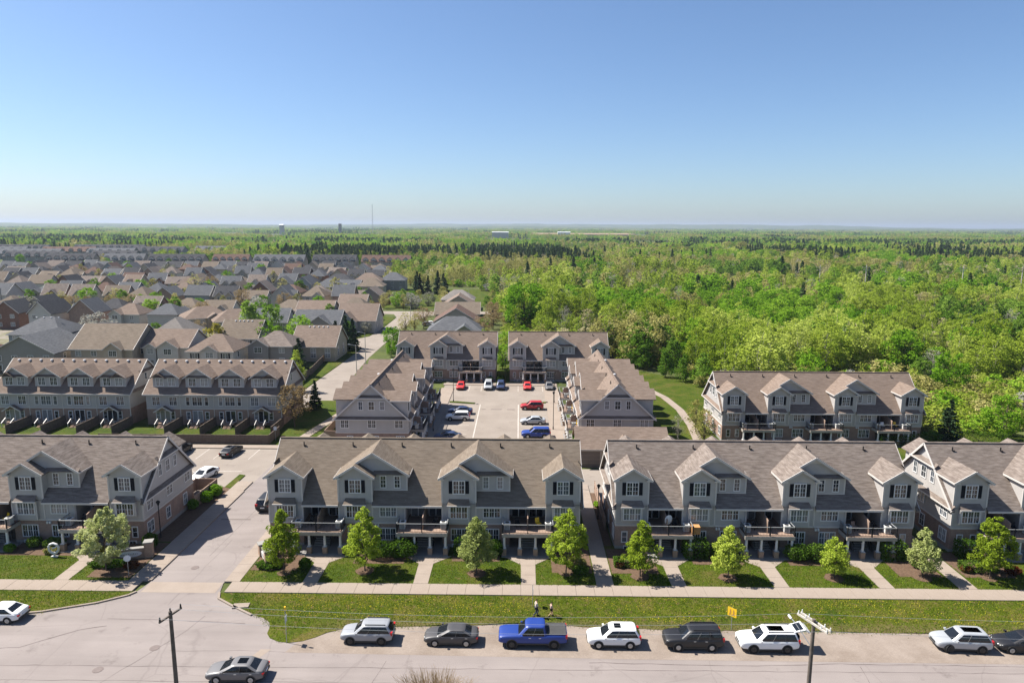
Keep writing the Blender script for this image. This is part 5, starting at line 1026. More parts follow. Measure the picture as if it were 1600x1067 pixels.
for x, y, w, d, h, lm, bx, lab in [(-15.2, 70.0, 3.4, 2.2, 1.9, 'leaf_hedge', 0, 'rounded shrub beside the second tower tree'), (-12.7, 70.2, 3.4, 2.4, 2.0, 'leaf_hedge', 0, 'broad rounded hedge left of the second porch'), (-5.2, 71.0, 3.6, 1.6, 1.8, 'leaf_hedge', 1, 'dark clipped hedge between second and third porch'), (-2.6, 70.6, 2.0, 1.8, 1.9, 'leaf_hedge', 0, 'round shrub beside the third porch'),
        (6.2, 68.2, 2.4, 1.5, 1.0, 'leaf_bud', 0, 'low olive shrub at the passage corner'), (6.6, 66.9, 1.8, 1.0, .8, 'leaf_hedge', 0, 'dark low shrub under the full green tree'), (12.0, 68.6, 3.2, 1.1, .8, 'leaf_hedge', 1, 'low hedge with red tips by the passage'), (10.9, 68.3, 1.0, .9, .8, 'leaf_red', 0, 'reddish shrub at the end of the low hedge'), (19.6, 70.9, 2.6, 1.8, 1.9, 'leaf_hedge', 1, 'dark clipped hedge right of the first grey row porch'), (22.6, 70.6, 3.0, 2.0, 1.7, 'leaf_hedge', 0, 'shrub behind the small green tree'),
        (30.7, 70.4, 3.0, 2.2, 1.8, 'leaf_hedge', 0, 'rounded hedge lobe behind the smallest tree'), (33.4, 70.2, 4.0, 2.4, 1.9, 'leaf_hedge', 0, 'largest rounded hedge behind the smallest tree'), (41.2, 70.9, 2.6, 1.8, 1.9, 'leaf_hedge', 1, 'dark hedge at the end of the grey roofed row'), (43.4, 68.8, 2.2, 1.1, .7, 'leaf_hedge', 0, 'low shrub by the last passage'), (49.0, 68.3, 3.6, 1.2, .9, 'leaf_hedge', 1, 'low hedge before the last row'), (47.6, 68.0, 1.2, 1.0, .8, 'leaf_red', 0, 'reddish shrub at the start of the last row'), (52.2, 67.6, 1.6, 1.2, .9, 'leaf_red', 0, 'dark red shrub beside the last street tree'), (50.2, 71.3, 3.2, 1.4, 1.9, 'leaf_hedge', 1, 'dark tall hedge against the last row'),
        (-26.4, 67.6, 3.0, 2.0, .7, 'leaf_hedge', 0, 'mounded groundcover by the entrance sign'), (-22.6, 67.4, 1.3, 1.2, 1.1, 'leaf_hedge', 0, 'dark shrub beside the first front walk'), (-27.0, 70.2, 1.2, 1.2, 1.0, 'leaf_yellow', 0, 'yellow green shrub near the entrance pillar'), (-41.3, 71.4, 1.6, 1.5, 1.9, 'leaf_hedge', 0, 'dark shrub behind the corner sign wall'), (-43.4, 67.2, 4.6, 1.4, .8, 'leaf_hedge', 0, 'low shrubs around the corner sign wall'), (-41.0, 67.0, 1.6, 1.2, .7, 'leaf_red', 0, 'reddish shrubs at the sign wall end'), (-45.6, 70.4, 1.5, 1.1, .8, 'leaf_yellow', 0, 'yellow green shrub behind the blossoming tree'),
        (-41.7, 82.4, 1.3, 1.3, 1.3, 'leaf_bright', 0, 'first of three clipped bright bushes by the gable'), (-41.0, 84.6, 1.6, 1.6, 1.5, 'leaf_bright', 0, 'middle of three clipped bright bushes by the gable'), (-40.7, 86.7, 1.7, 1.6, 1.6, 'leaf_bright', 0, 'last of three clipped bright bushes by the gable'), (-52.2, 71.4, 2.4, 1.6, 1.2, 'leaf_hedge', 0, 'dark shrub behind the white ring ornament'), (-54.6, 71.6, 1.6, 1.4, 1.2, 'leaf_hedge', 0, 'dark shrub at the corner building tower'), (-51.6, 70.0, 1.6, .9, .7, 'leaf_bud', 0, 'olive low shrub by the ring ornament'), (-56.5, 70.4, 1.2, 1.0, .9, 'leaf_bright', 0, 'bright small shrub at the corner bed'),
        (63, 111, 5, 1.6, 1.6, 'leaf_hedge', 1, 'clipped hedge behind the grey roofed row'), (69, 112.6, 5, 1.8, 1.6, 'leaf_hedge', 1, 'clipped hedge beside the lone spruce'), (79, 112.8, 8, 2.0, 1.7, 'leaf_hedge', 1, 'long clipped hedge behind the last row'), (8.0, 110, .8, .8, 1.0, 'leaf_hedge', 0, 'small shrub in the sunny court walk'), (-4.3, 156.0, 1.6, 1.4, 1.6, 'leaf_hedge', 0, 'dark shrub beside the gap lawn'), (-6.8, 156.4, 1.5, 1.2, 1.2, 'leaf_hedge', 0, 'shrub at the end of the court block'), (9.4, 110.5, .5, 3.4, 1.0, 'leaf_bright', 1, 'narrow bright hedge along the court row'), (10.2, 84.6, .7, 1.4, .5, 'leaf_bright', 0, 'bright clump in the passage bed')]:
    shrub(lab, x, y, w, d, h, lm, bool(bx), 'hedge' if bx else 'shrub')
# dry twiggy shrub tops at the near side of the road
def dry_shrub(x, y, H, w, label, seed, n):
    rg = np.random.default_rng(seed); V = []; F = []
    for _ in range(n):
        a = rg.uniform(0, 6.28); r = w * np.sqrt(rg.random()); bx, by = r * math.cos(a), r * math.sin(a) * .6; hh = H * rg.uniform(.72, 1.03) * (1 - .25 * (r / w) ** 2)
        limb(V, F, (bx * .3, by * .3, -.05), (bx * .8, by * .8, hh * .7), .022, .014, 3); limb(V, F, (bx * .8, by * .8, hh * .7), (bx + rg.normal(0, .1), by + rg.normal(0, .1), hh), .014, .006, 3)
        for _ in range(3): t = rg.uniform(.55, .9); limb(V, F, (bx * .8 * t / .7 if t < .7 else bx * .85, by * .85, hh * t), (bx + rg.normal(0, .3), by + rg.normal(0, .3), hh * min(1.0, t + rg.uniform(.1, .22))), .009, .004, 3)
    root = empty('dry_shrub', (x, y, 0), 0, label, 'shrub'); link('stems', npmesh('stems', V, F, [MATS['leaf_dry']]), root)
dry_shrub(-6.1, 45.2, 4.0, 3.2, 'dry straw coloured shrub poking up at the bottom edge', 31, 260); dry_shrub(-23.6, 43.0, 4.2, .8, 'dry shrub tip beside the bare utility pole', 32, 60)
# ------------------------------------------------------------------ vehicles
for nm, col, met in (('white', (.70, .70, .69), 0), ('silver', (.27, .28, .30), .55), ('grey', (.06, .058, .06), .5), ('midgrey', (.13, .127, .13), .55), ('blue', (.008, .035, .21), .2), ('black', (.010, .010, .012), .1), ('red', (.33, .012, .02), .1), ('bright_red', (.52, .02, .02), 0), ('navy', (.015, .03, .085), .3), ('pale_silver', (.36, .375, .39), .45)):
    plain('paint_' + nm, col, .38 if col[1] > .3 else .5, 0, metal=met * .4, coat=.45 if col[1] > .3 else .22)
plain('tyre', (.02, .02, .02), .9, .1); plain('rim', (.42, .43, .44), .35, 0, metal=.7); plain('rim_dark', (.05, .05, .052), .4, 0, metal=.5); plain('trim_black', (.022, .022, .022), .6, 0)
plain('lamp_clear', (.72, .74, .76), .12, 0); plain('lamp_red', (.42, .012, .012), .2, 0); plain('plate', (.62, .63, .66), .5, 0); plain('tonneau', (.055, .055, .055), .85, .1)
CT = {  # L, W, H, wheel r, wheelbase, body stations (x/L, halfwidth f, zb, zs, zt), cabin (base rear, base front, roof rear, roof front, z base), flags
    'sedan': (4.7, 1.82, 1.43, .33, 2.72, [(-.5, .82, .44, .74, .90), (-.485, .90, .34, .78, 1.0), (-.40, .98, .25, .84, 1.06), (-.30, 1.0, .22, .86, 1.04), (-.1, 1.0, .21, .86, .97), (.15, 1.0, .21, .85, .95), (.26, .99, .22, .82, .95), (.38, .97, .23, .76, .87), (.46, .90, .27, .68, .76), (.49, .80, .34, .60, .67), (.5, .70, .40, .56, .60)], (-.43, .25, -.235, .03, .94)),
    'suv': (4.6, 1.88, 1.69, .37, 2.72, [(-.5, .88, .50, .95, 1.06), (-.485, .95, .40, .97, 1.10), (-.38, .99, .30, .98, 1.09), (-.2, 1.0, .28, .98, 1.07), (.1, 1.0, .28, .96, 1.05), (.23, .99, .28, .95, 1.07), (.36, .97, .29, .90, 1.01), (.45, .91, .33, .80, .92), (.485, .83, .40, .72, .82), (.5, .74, .46, .66, .72)], (-.492, .235, -.40, .06, 1.03)),
    'bigsuv': (5.05, 2.0, 1.78, .40, 2.87, [(-.5, .90, .52, 1.0, 1.12), (-.485, .96, .42, 1.02, 1.16), (-.38, .99, .32, 1.03, 1.15), (-.2, 1.0, .30, 1.03, 1.13), (.1, 1.0, .30, 1.02, 1.12), (.23, .99, .30, 1.0, 1.13), (.38, .97, .31, .96, 1.08), (.46, .92, .35, .88, 1.0), (.488, .86, .42, .80, .92), (.5, .80, .48, .74, .82)], (-.492, .225, -.43, .065, 1.09)),
    'pickup': (5.95, 2.05, 1.95, .42, 3.65, [(-.5, .94, .60, 1.05, 1.27), (-.49, .98, .52, 1.06, 1.30), (-.35, 1.0, .46, 1.06, 1.30), (-.19, 1.0, .42, 1.06, 1.30), (-.18, 1.0, .42, 1.06, 1.18), (.12, 1.0, .42, 1.06, 1.17), (.20, .99, .42, 1.05, 1.22), (.38, .98, .44, 1.02, 1.18), (.47, .94, .48, .96, 1.10), (.492, .88, .52, .90, 1.02), (.5, .82, .56, .86, .94)], (-.19, .215, -.172, .085, 1.15)),
    'van': (5.1, 1.98, 1.76, .36, 3.0, [(-.5, .90, .42, .95, 1.08), (-.485, .96, .32, .97, 1.12), (-.3, 1.0, .26, .98, 1.10), (.1, 1.0, .26, .96, 1.06), (.28, .99, .26, .92, 1.04), (.42, .93, .30, .82, .92), (.485, .82, .38, .70, .78), (.5, .72, .44, .62, .68)], (-.49, .30, -.43, .08, 1.03)),
    'coupe': (4.35, 1.8, 1.40, .33, 2.6, [(-.5, .84, .46, .78, .92), (-.48, .93, .34, .82, 1.02), (-.38, 1.0, .24, .86, 1.04), (-.1, 1.0, .22, .86, .97), (.15, 1.0, .22, .85, .95), (.26, .99, .22, .83, .95), (.40, .96, .24, .76, .86), (.475, .86, .30, .66, .74), (.5, .74, .38, .56, .62)], (-.46, .22, -.28, .02, .94))}
CARM = {}
def car_meshes(kind):
    if kind in CARM: return CARM[kind]
    L, W, H, wr, wb, stn, cab = CT[kind]; hw = W / 2; b = MB(); rings = []
    for fx, fw, zb, zs, zt in stn:
        w = hw * fw; wt = w * .90
        half = [(0, zb), (.86 * w, zb), (.985 * w, zb + .07), (1.015 * w, zb + (zs - zb) * .45), (1.0 * w, zs), (wt * 1.02, zt - .02), (wt * .82, zt + .015), (0, zt + .03)]
        rings.append([(fx * L, y, z) for y, z in half] + [(fx * L, -y, z) for y, z in reversed(half[1:-1])])
    b.loft(rings); body = b
    br, bf, rr_, rf_, zb0 = cab
    def lay(t): return (bf + (rf_ - bf) * t) * L, (br + (rr_ - br) * (t if kind != 'sedan' or t < 0 else t ** .9)) * L, hw * (.94 - .22 * t), zb0 + (H - zb0) * t
    c = MB(); e = .014
    nF, nS = 4, 6
    def ringpts(t, k=1.0, z=None):
        xf, xr, w, zz = lay(t); zz = z if z is not None else zz; cx = (xf + xr) / 2; xf = cx + (xf - cx) * k; xr = cx + (xr - cx) * k; w = w * (1 - (1 - k) * .8) * (1 + .03 * math.sin(math.pi * max(0, min(1, t)))); rf2 = .2; rr2 = .15; P_ = []; lab = []
        def add(x, y, l): P_.append((x, y, zz)); lab.append(l)
        for q in range(nF + 1): y = -(w - rf2) + 2 * (w - rf2) * q / nF; add(xf + .07 * (1 - (y / w) ** 2), y, 'front')
        for a in (.6,): add(xf - rf2 + rf2 * math.cos(a), w - rf2 + rf2 * math.sin(a), 'pillar')
        for q in range(nS + 1): add(xf - rf2 + (xr + rr2 - xf + rf2) * q / nS, w, 'left')
        for a in (.8,): add(xr + rr2 - rr2 * math.sin(a), w - rr2 + rr2 * math.cos(a), 'pillar')
        for q in range(nF + 1): y = (w - rr2) - 2 * (w - rr2) * q / nF; add(xr - .05 * (1 - (y / w) ** 2), y, 'rear')
        for a in (.8,): add(xr + rr2 - rr2 * math.cos(a) * .9, -(w - rr2) - rr2 * math.sin(a) * .8, 'pillar')
        for q in range(nS + 1): add(xr + rr2 + (xf - rf2 - xr - rr2) * q / nS, -w, 'right')
        for a in (.9,): add(xf - rf2 + rf2 * math.cos(a), -(w - rf2) - rf2 * math.sin(a) * .8, 'pillar')
        return P_, lab
    TS = [-.12, .04, .32, .6, .86]; R_ = [ringpts(t) for t in TS]; lab = R_[0][1]; n_ = len(lab)
    top = [ringpts(.86)[0], ringpts(.93, .985)[0], ringpts(.97, .95)[0], ringpts(.99, .86)[0], ringpts(1.0, .6, H + .012)[0]]
    c.loft([R_[0][0], R_[1][0]], cap=False); c.loft(top, cap=False); k0 = len(c.v); c.v += top[-1]; c.f.append(tuple(range(k0, k0 + n_))); c.m.append(0)
    gl = {'windshield': MB(), 'rear_window': MB()}; nw = {'sedan': 2, 'suv': 3, 'bigsuv': 3, 'pickup': 2, 'van': 3, 'coupe': 2}[kind]; sw = {}
    for a_ in range(1, 4):
        for q in range(n_):
            q2 = (q + 1) % n_; quad = [R_[a_][0][q], R_[a_][0][q2], R_[a_ + 1][0][q2], R_[a_ + 1][0][q]]; l1, l2 = lab[q], lab[q2]
            if l1 == l2 == 'front' or l1 == l2 == 'rear': tgt = gl['windshield' if l1 == 'front' else 'rear_window']
            elif l1 == l2 and l1 in ('left', 'right'):
                base = (nF + 2) if l1 == 'left' else 2 * (nF + 1) + nS + 4; u = (q - base) if l1 == 'left' else nS - 1 - (q - base); tgt = sw.setdefault((l1, min(nw - 1, int(u * nw / nS))), MB())
            else: tgt = c
            tgt.poly(quad)
    xf0, xr0, w0, z0 = lay(.07); xf1, xr1, w1, z1 = lay(.86); sides = [sw[k] for k in sorted(sw)]
    fa, fb = xf0 - .30, xr0 + .3; n = nw
    pil = MB()
    for s_ in (1, -1):
        for k in range(1, nw):
            A_ = R_[1][0]; B_ = R_[4][0]; ia = (nF + 2) + k * nS // nw if s_ > 0 else 2 * (nF + 1) + nS + 4 + (nS - k * nS // nw); pa = Vector(A_[ia]); pb = Vector(B_[ia]); pil.beam(pa + Vector((0, s_ * .004, 0)), pb + Vector((0, s_ * .004, 0)), .07, .02)
    parts = {}
    def bx(x0, x1, y0, y1, z0, z1): m = MB(); m.box(x0, x1, y0, y1, z0, z1); return m
    zt = stn[-3][4]; zf = stn[-2][3]
    lights = []
    for s in (1, -1):
        m = MB(); y1 = s * hw * stn[-3][1] * .97; y0 = s * hw * .48; x1 = L * stn[-2][0]; x0 = L * stn[-3][0] - .05
        m.hexa([(x0, y1, zf - .02), (x1 + .04, y0, zf - .06), (x1 + .04, y0 * .95, zf - .06), (x0 - .05, y1 * .94, zf - .02), (x0, y1, zf + .13), (x1 + .04, y0, zf + .06), (x1 + .02, y0 * .95, zf + .09), (x0 - .05, y1 * .94, zf + .15)]); lights.append(m)
    tails = []
    zs = stn[1][3]
    for s in (1, -1):
        m = MB(); ya, yb = sorted((s * hw * .97 * stn[1][1] * 1.0, s * hw * .60)); hh = .16 if kind in ('sedan', 'coupe') else .3
        m.box(-L * .5 - .012, -L * .5 + .16, ya + (.0 if s > 0 else -.012), yb + (.012 if s > 0 else 0), zs - .1, zs - .1 + hh); tails.append(m)
    parts['grille'] = bx(L * .497, L * .5 + .015, -hw * .42, hw * .42, zf - .16, zf - .0); parts['front_bumper'] = bx(L * .488, L * .5 + .012, -hw * .62, hw * .62, stn[-1][2] - .06, stn[-1][2] + .05)
    parts['rear_bumper'] = bx(-L * .5 - .03, -L * .485, -hw * .8, hw * .8, stn[0][2] - .06, stn[0][2] + .12); parts['licence_plate'] = bx(-L * .5 - .04, -L * .5, -.26, .26, stn[0][2] + .16, stn[0][2] + .29)
    sill = MB()
    for s in (1, -1): ya, yb = sorted((s * (hw - .05), s * (hw + .006))); sill.box(-wb / 2 + wr, wb / 2 - wr, ya, yb, stn[4][2] + .0, stn[4][2] + .13)
    arch = MB(); arch.tube((0, -.28, 0), (0, .018, 0), wr + .07, wr + .07, 22)
    mir = []
    for s in (1, -1): ya, yb = sorted((s * (hw * .96), s * (hw + .17))); mir.append(bx(fa - .02, fa + .14, ya, yb, zb0 + .02, zb0 + .16))
    hand = MB()
    for s in (1, -1):
        for k in range(min(n, 2)):
            x = fa + (fb - fa) * (k + .86) / max(n, 2) ; ya, yb = sorted((s * (hw * .985), s * (hw * .985 + .03))); hand.box(x, x + .2, ya, yb, zb0 - .14, zb0 - .1)
    ty = MB(); ty.tube((0, -.11, 0), (0, .11, 0), wr, wr, 22); rim = MB(); rim.tube((0, .1, 0), (0, .118, 0), wr * .66, wr * .62, 18)
    for k in range(5): a = k * 1.2566; rim.beam((0, .122, 0), (wr * .6 * math.cos(a), .122, wr * .6 * math.sin(a)), .05, .02)
    for m_ in (wb,): pass
    CARM[kind] = dict(body=body.mesh('body', MATS['trim_black'], 32), cabin=c.mesh('cabin', MATS['trim_black'], 40), pil=pil.mesh('pillars', MATS['trim_black']), glass={k: v.mesh(k, MATS['car_glass'], 50) for k, v in gl.items()}, sides=[m.mesh('side_window', MATS['car_glass'], 50) for m in sides], lights=[m.mesh('headlight', MATS['lamp_clear']) for m in lights], tails=[m.mesh('taillight', MATS['lamp_red']) for m in tails],
        parts={k: v.mesh(k, MATS['plate' if k == 'licence_plate' else 'trim_black']) for k, v in parts.items()}, sill=sill.mesh('sill', MATS['trim_black']), arch=arch.mesh('wheel_arch', MATS['trim_black'], 40), mir=[m.mesh('mirror', MATS['trim_black']) for m in mir], hand=hand.mesh('door_handles', MATS['rim']), tyre=ty.mesh('tyre', MATS['tyre'], 40), rim=rim.mesh('rim', MATS['rim']), dims=(L, W, H, wr, wb, lay, hw))
    return CARM[kind]
PM = {}
def car(kind, paint, x, y, rz, label, group=None, name=None, z=0.0, sunroof=0, rails=False, dark_rims=False, gate=False, steer=0.0):
    c = car_meshes(kind); L, W, H, wr, wb, lay, hw = c['dims']; pm = MATS['paint_' + paint]
    root = empty(name or {'sedan': 'sedan_car', 'suv': 'crossover_car', 'bigsuv': 'suv_car', 'pickup': 'pickup_truck', 'van': 'minivan', 'coupe': 'hatchback_car'}[kind], (x, y, z), rz, label, 'pickup' if kind == 'pickup' else 'car', group)
    def painted(key, me):
        k = (kind, key, paint)
        if k not in PM: q = me.copy(); q.materials.clear(); q.materials.append(pm); PM[k] = q
        return PM[k]
    bo = link('body', painted('body', c['body']), root); sm = bo.modifiers.new('Smooth', 'SUBSURF'); sm.levels = sm.render_levels = 2; ca = link('cabin', painted('cabin', c['cabin']), root)
    for k, m in c['glass'].items():
        if gate and k == 'rear_window': continue
        link(k, m, ca)
    for m in c['sides']: link('side_window', m, ca)
    link('pillars', c['pil'], ca)
    for m in c['lights']: link('headlight', m, root)
    for m in c['tails']: link('taillight', m, root)
    for k, m in c['parts'].items(): link(k, m, root)
    link('sill', c['sill'], root)
    for i, m in enumerate(c['mir']): link('mirror', painted('mir%d' % i, m), root)
    link('door_handles', c['hand'], root)
    for q in (1, -1):
        for s in (1, -1):
            link('wheel_arch', c['arch'], root, (q * wb / 2, s * (hw - .01), wr), 0 if s > 0 else math.pi)
            w = link('wheel', c['tyre'], root, (q * wb / 2, s * (hw - .085), wr), (0 if s > 0 else math.pi) + (steer if q > 0 else 0)); 
            k = ('rim', dark_rims)
            if k not in PM: m = c['rim'].copy(); m.materials.clear(); m.materials.append(MATS['rim_dark' if dark_rims else 'rim']); PM[k] = m
            link('rim', PM[k], w).scale = (wr / .33,) * 3 if False else (1, 1, 1)
    if sunroof:
        xf, xr, w1, z1 = lay(1.0); m = MB(); a = xf - .30; m.box(a - sunroof, a, -w1 * .55, w1 * .55, z1 - .012, z1 + .012); m.build('sunroof', MATS['car_glass'], root)
    if rails:
        xf, xr, w1, z1 = lay(1.0); m = MB()
        for s in (1, -1): m.beam((xf - .2, s * w1 * .86, z1 + .05), (xr + .15, s * w1 * .86, z1 + .05), .045, .05); [m.box(t - .05, t + .05, s * w1 * .86 - .02, s * w1 * .86 + .02, z1 - .03, z1 + .05) for t in (xf - .25, xr + .2)]
        m.build('roof_rails', MATS['trim_black'], root)
    if gate:
        xf, xr, w1, z1 = lay(1.0); m = MB(); m.hexa([(xr + .1, -w1 * .86, z1 - .05), (xr + .1, w1 * .86, z1 - .05), (xr - .85, w1 * .95, z1 + .22), (xr - .85, -w1 * .95, z1 + .22), (xr + .1, -w1 * .86, z1 + .03), (xr + .1, w1 * .86, z1 + .03), (xr - .85, w1 * .95, z1 + .32), (xr - .85, -w1 * .95, z1 + .32)])
        m.hexa([(xr - .83, -w1 * .95, z1 + .20), (xr - .83, w1 * .95, z1 + .20), (xr - 1.22, w1 * .9, z1 - .06), (xr - 1.22, -w1 * .9, z1 - .06), (xr - .85, -w1 * .95, z1 + .32), (xr - .85, w1 * .95, z1 + .32), (xr - 1.28, w1 * .9, z1 + .02), (xr - 1.28, -w1 * .9, z1 + .02)]); t = m.build('tailgate', pm, root)
        g = MB(); g.slab([(xr - .08, -w1 * .7, z1 + .095), (xr - .08, w1 * .7, z1 + .095), (xr - .72, w1 * .76, z1 + .292), (xr - .72, -w1 * .76, z1 + .292)], .01); g.build('rear_window', MATS['car_glass'], t)
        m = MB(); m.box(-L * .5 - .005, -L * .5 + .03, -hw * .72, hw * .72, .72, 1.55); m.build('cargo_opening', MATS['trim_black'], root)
    if kind == 'pickup':
        m = MB(); m.box(-L * .485, -L * .2, -hw * .88, hw * .88, 1.30, 1.345)
        m.build('bed_cover', MATS['tonneau'], root)
    return root
P = math.pi
for a in [('sedan', 'white', -47.9, 57.55, P, 'white sedan cut by the edge of the photo', {}), ('suv', 'silver', -13.2, 55.05, P, 'silver crossover parked first along the gravel shoulder', dict(dark_rims=True, rails=True)), ('sedan', 'grey', -5.8, 54.9, P, 'dark grey sedan parked between silver crossover and blue pickup', {}),
          ('pickup', 'blue', 1.35, 54.85, P, 'blue pickup truck with dark bed cover', dict(dark_rims=True)), ('suv', 'white', 8.4, 54.85, P, 'white crossover with small sunroof behind the pickup', dict(sunroof=.6)), ('bigsuv', 'black', 15.3, 54.7, P, 'black SUV with roof rails near the yellow sign', dict(rails=True)),
          ('bigsuv', 'white', 21.7, 54.55, P, 'white SUV with its tailgate open', dict(sunroof=1.35, dark_rims=True, gate=True, rails=True)), ('suv', 'pale_silver', 38.6, 54.85, P - .06, 'pale silver crossover with wide dark sunroof', dict(sunroof=1.5, dark_rims=True, steer=.35)), ('sedan', 'black', 43.9, 54.75, P - .05, 'black sedan at the end of the parked line', {}), ('sedan', 'midgrey', -22.6, 49.75, P + .03, 'grey sedan with sunroof driving on the road', dict(sunroof=.75)),
          ('bigsuv', 'black', -32.4, 83.9, P / 2 - .0, 'black SUV driving up the side drive', {}), ('sedan', 'white', -45.3, 93.4, -P / 2 - .25, 'white car parked behind the patio fence', dict()), ('sedan', 'black', -45.8, 104.0, P / 2 - .12, 'black sedan parked alone in the lot', dict(sunroof=.9)), ('suv', 'black', -54.0, 104.4, P / 2, 'black car half hidden behind the corner gable', {}),
          ('coupe', 'bright_red', -13.1, 149.9, -P / 2, 'bright red hatchback by the court lamp post', {}), ('van', 'pale_silver', -6.9 + .0, 150.2, -P / 2, 'silver minivan before the court block', {}), ('suv', 'navy', -4.1, 150.0, -P / 2, 'dark blue crossover beside the silver minivan', {}), ('coupe', 'bright_red', 1.9, 150.0, -P / 2, 'bright red car at the sunny end of the court', {}), ('sedan', 'midgrey', 7.4 - .6, 150.2, -P / 2, 'grey sedan parked in the corner of the court', {}),
          ('sedan', 'navy', -11.4, 128.9, P, 'dark car in shade beside the white crossover', dict()), ('suv', 'white', -11.5, 124.6, P, 'white crossover in the shaded side of the court', {}), ('sedan', 'navy', -12.2, 112.4, P, 'dark blue car in deep court shade', {}), ('suv', 'red', 2.6, 132.6, P, 'dark red crossover in the court', {}), ('sedan', 'pale_silver', 2.6, 122.4, P, 'silver sedan in the court', {}), ('bigsuv', 'blue', 3.0, 114.2, P, 'blue SUV nearest the middle row roof', {}),
          ('sedan', 'silver', -45.9, 232, P / 2, 'silver car parked on the bending street', {}), ('sedan', 'white', -32.5, 250, 0, 'white car in the lane house driveway', {}), ('suv', 'silver', -33, 246, 0, 'silver car in the lane house driveway', {})]:
    car(a[0], a[1], a[2], a[3], a[4], a[5], 'parked and passing vehicles', **a[6])
# ------------------------------------------------------------------ street furniture
def utility_pole(x, y, H, label, double, ang):
    root = empty('utility_pole', (x, y, 0), 0, label, 'pole', 'wooden utility poles')
    b = MB(); b.tube((0, 0, -.3), (0, 0, H), .17, .115, 12); b.build('pole', MATS['pole_wood'], root, 40)
    dx, dy = math.cos(ang), math.sin(ang); nx, ny = -dy, dx
    if double:
        for s in (-.16, .16):
            a = MB(); a.beam((-dx * 1.25 + nx * s, -dy * 1.25 + ny * s, H - .25), (dx * 1.25 + nx * s, dy * 1.25 + ny * s, H - .25), .1, .13); a.build('crossarm', MATS['pole_arm'], root)
        for t in (-1.15, -.55, .75, 1.2):
            for s in (-.16, .16):
                m = MB(); m.tube((dx * t + nx * s, dy * t + ny * s, H - .19), (dx * t + nx * s, dy * t + ny * s, H + .02), .05, .035, 8); m.build('insulator', MATS['ac_white'], root)
        m = MB(); m.tube((.08, .1, H - 2.2), (-.75, 1.2, H - .95), .03, .03, 8); m.tube((-.75, 1.2, H - .95), (-.9, 1.5, H - .85), .03, .03, 8); ar = m.build('lamp_arm', MATS['galv'], root)
        l = MB(); l.loft([[(-.9 + .2 * u * math.cos(t) * .5, 1.65 + v * .7, -.85 + H + .06 * math.sin(t)) for t in [k * .785 for k in range(8)]] for u, v in ((.4, -.35), (1, -.2), (1, .2), (.5, .35))]); l.build('lamp_head', MATS['ac_white'], ar, 50)
    else:
        a = MB(); a.beam((-dx * .95, -dy * .95, H - .28), (dx * .95, dy * .95, H - .28), .1, .12); a.build('crossarm', MATS['pole_wood'], root)
        for t in (-.88, .88):
            m = MB(); m.tube((dx * t, dy * t, H - .22), (dx * t, dy * t, H + .05), .07, .045, 8); m.build('insulator', MATS['trim_black'], root)
        m = MB(); m.tube((.0, .0, H), (.0, .0, H + .22), .05, .05, 8); m.build('insulator', MATS['trim_black'], root)
    return root
utility_pole(-23.35, 42, 10.4, 'bare utility pole with a single slanting crossarm', False, 1.25)
utility_pole(19.75, 42, 10.35, 'utility pole with double crossarm and street lamp', True, -1.15)
def wire(name, a, b, sag, label, r=.009):
    m = MB(); n = 14; p = [tuple(a[i] + (b[i] - a[i]) * k / n - (sag * 4 * (k / n) * (1 - k / n) if i == 2 else 0) for i in range(3)) for k in range(n + 1)]
    for k in range(n): m.tube(p[k], p[k + 1], r, r, 4, cap=False)
    tag(m.build(name, MATS['galv']), label, 'wire', 'power lines between the poles')
wire('power_line', (-23.0, 42.9, 10.4), (19.3, 43.1, 10.1), .6, 'far power line strung between the two poles'); wire('power_line', (-23.35, 42.0, 10.6), (19.75, 42.0, 10.1), .6, 'middle power line strung between the two poles'); wire('power_line', (-23.7, 41.1, 10.4), (20.2, 41.0, 10.1), .6, 'near power line strung between the two poles')
wire('power_line', (19.3, 43.1, 10.1), (64, 43.1, 10.4), .6, 'far power line leaving the double crossarm'); wire('power_line', (20.2, 41.0, 10.1), (64, 41, 10.4), .6, 'near power line leaving the double crossarm')
def lamp_post(x, y, H, label, z=0.0, mat='black_metal'):
    root = empty('lamp_post', (x, y, z), 0, label, 'lamp post', 'lantern lamp posts')
    b = MB(); b.tube((0, 0, 0), (0, 0, .5), .11, .09, 10); b.tube((0, 0, .5), (0, 0, H - .6), .06, .05, 10); b.build('post', MATS[mat], root, 40)
    l = MB(); l.loft([[(r * math.cos(k * 1.0472), r * math.sin(k * 1.0472), zz) for k in range(6)] for r, zz in ((.09, H - .6), (.2, H - .25))]); l.build('lantern_glass', MATS['car_glass'], root)
    c = MB(); c.loft([[(r * math.cos(k * 1.0472), r * math.sin(k * 1.0472), zz) for k in range(6)] for r, zz in ((.27, H - .25), (.2, H - .12), (.04, H))]); c.build('lantern_cap', MATS['black_metal'], root)
lamp_post(-41.6, 74.2, 4.6, 'lantern lamp post by the corner gable', .08); lamp_post(9.95, 80.5, 4.6, 'lantern lamp post in the passage', .08); lamp_post(-13.6, 137.8, 7.0, 'tall lamp post on the shaded court island', .1); lamp_post(6.2, 118.6, 7.0, 'tall lamp post on the sunny court walk', .1); lamp_post(-15.2, 117, 7.0, 'tall lamp post in the court shade', .1); lamp_post(7.3, 137.5, 6.5, 'lamp post at the far sunny end of the court', .1); lamp_post(-3.2, 154.0, 6, 'lamp post before the gap lawn', .1)
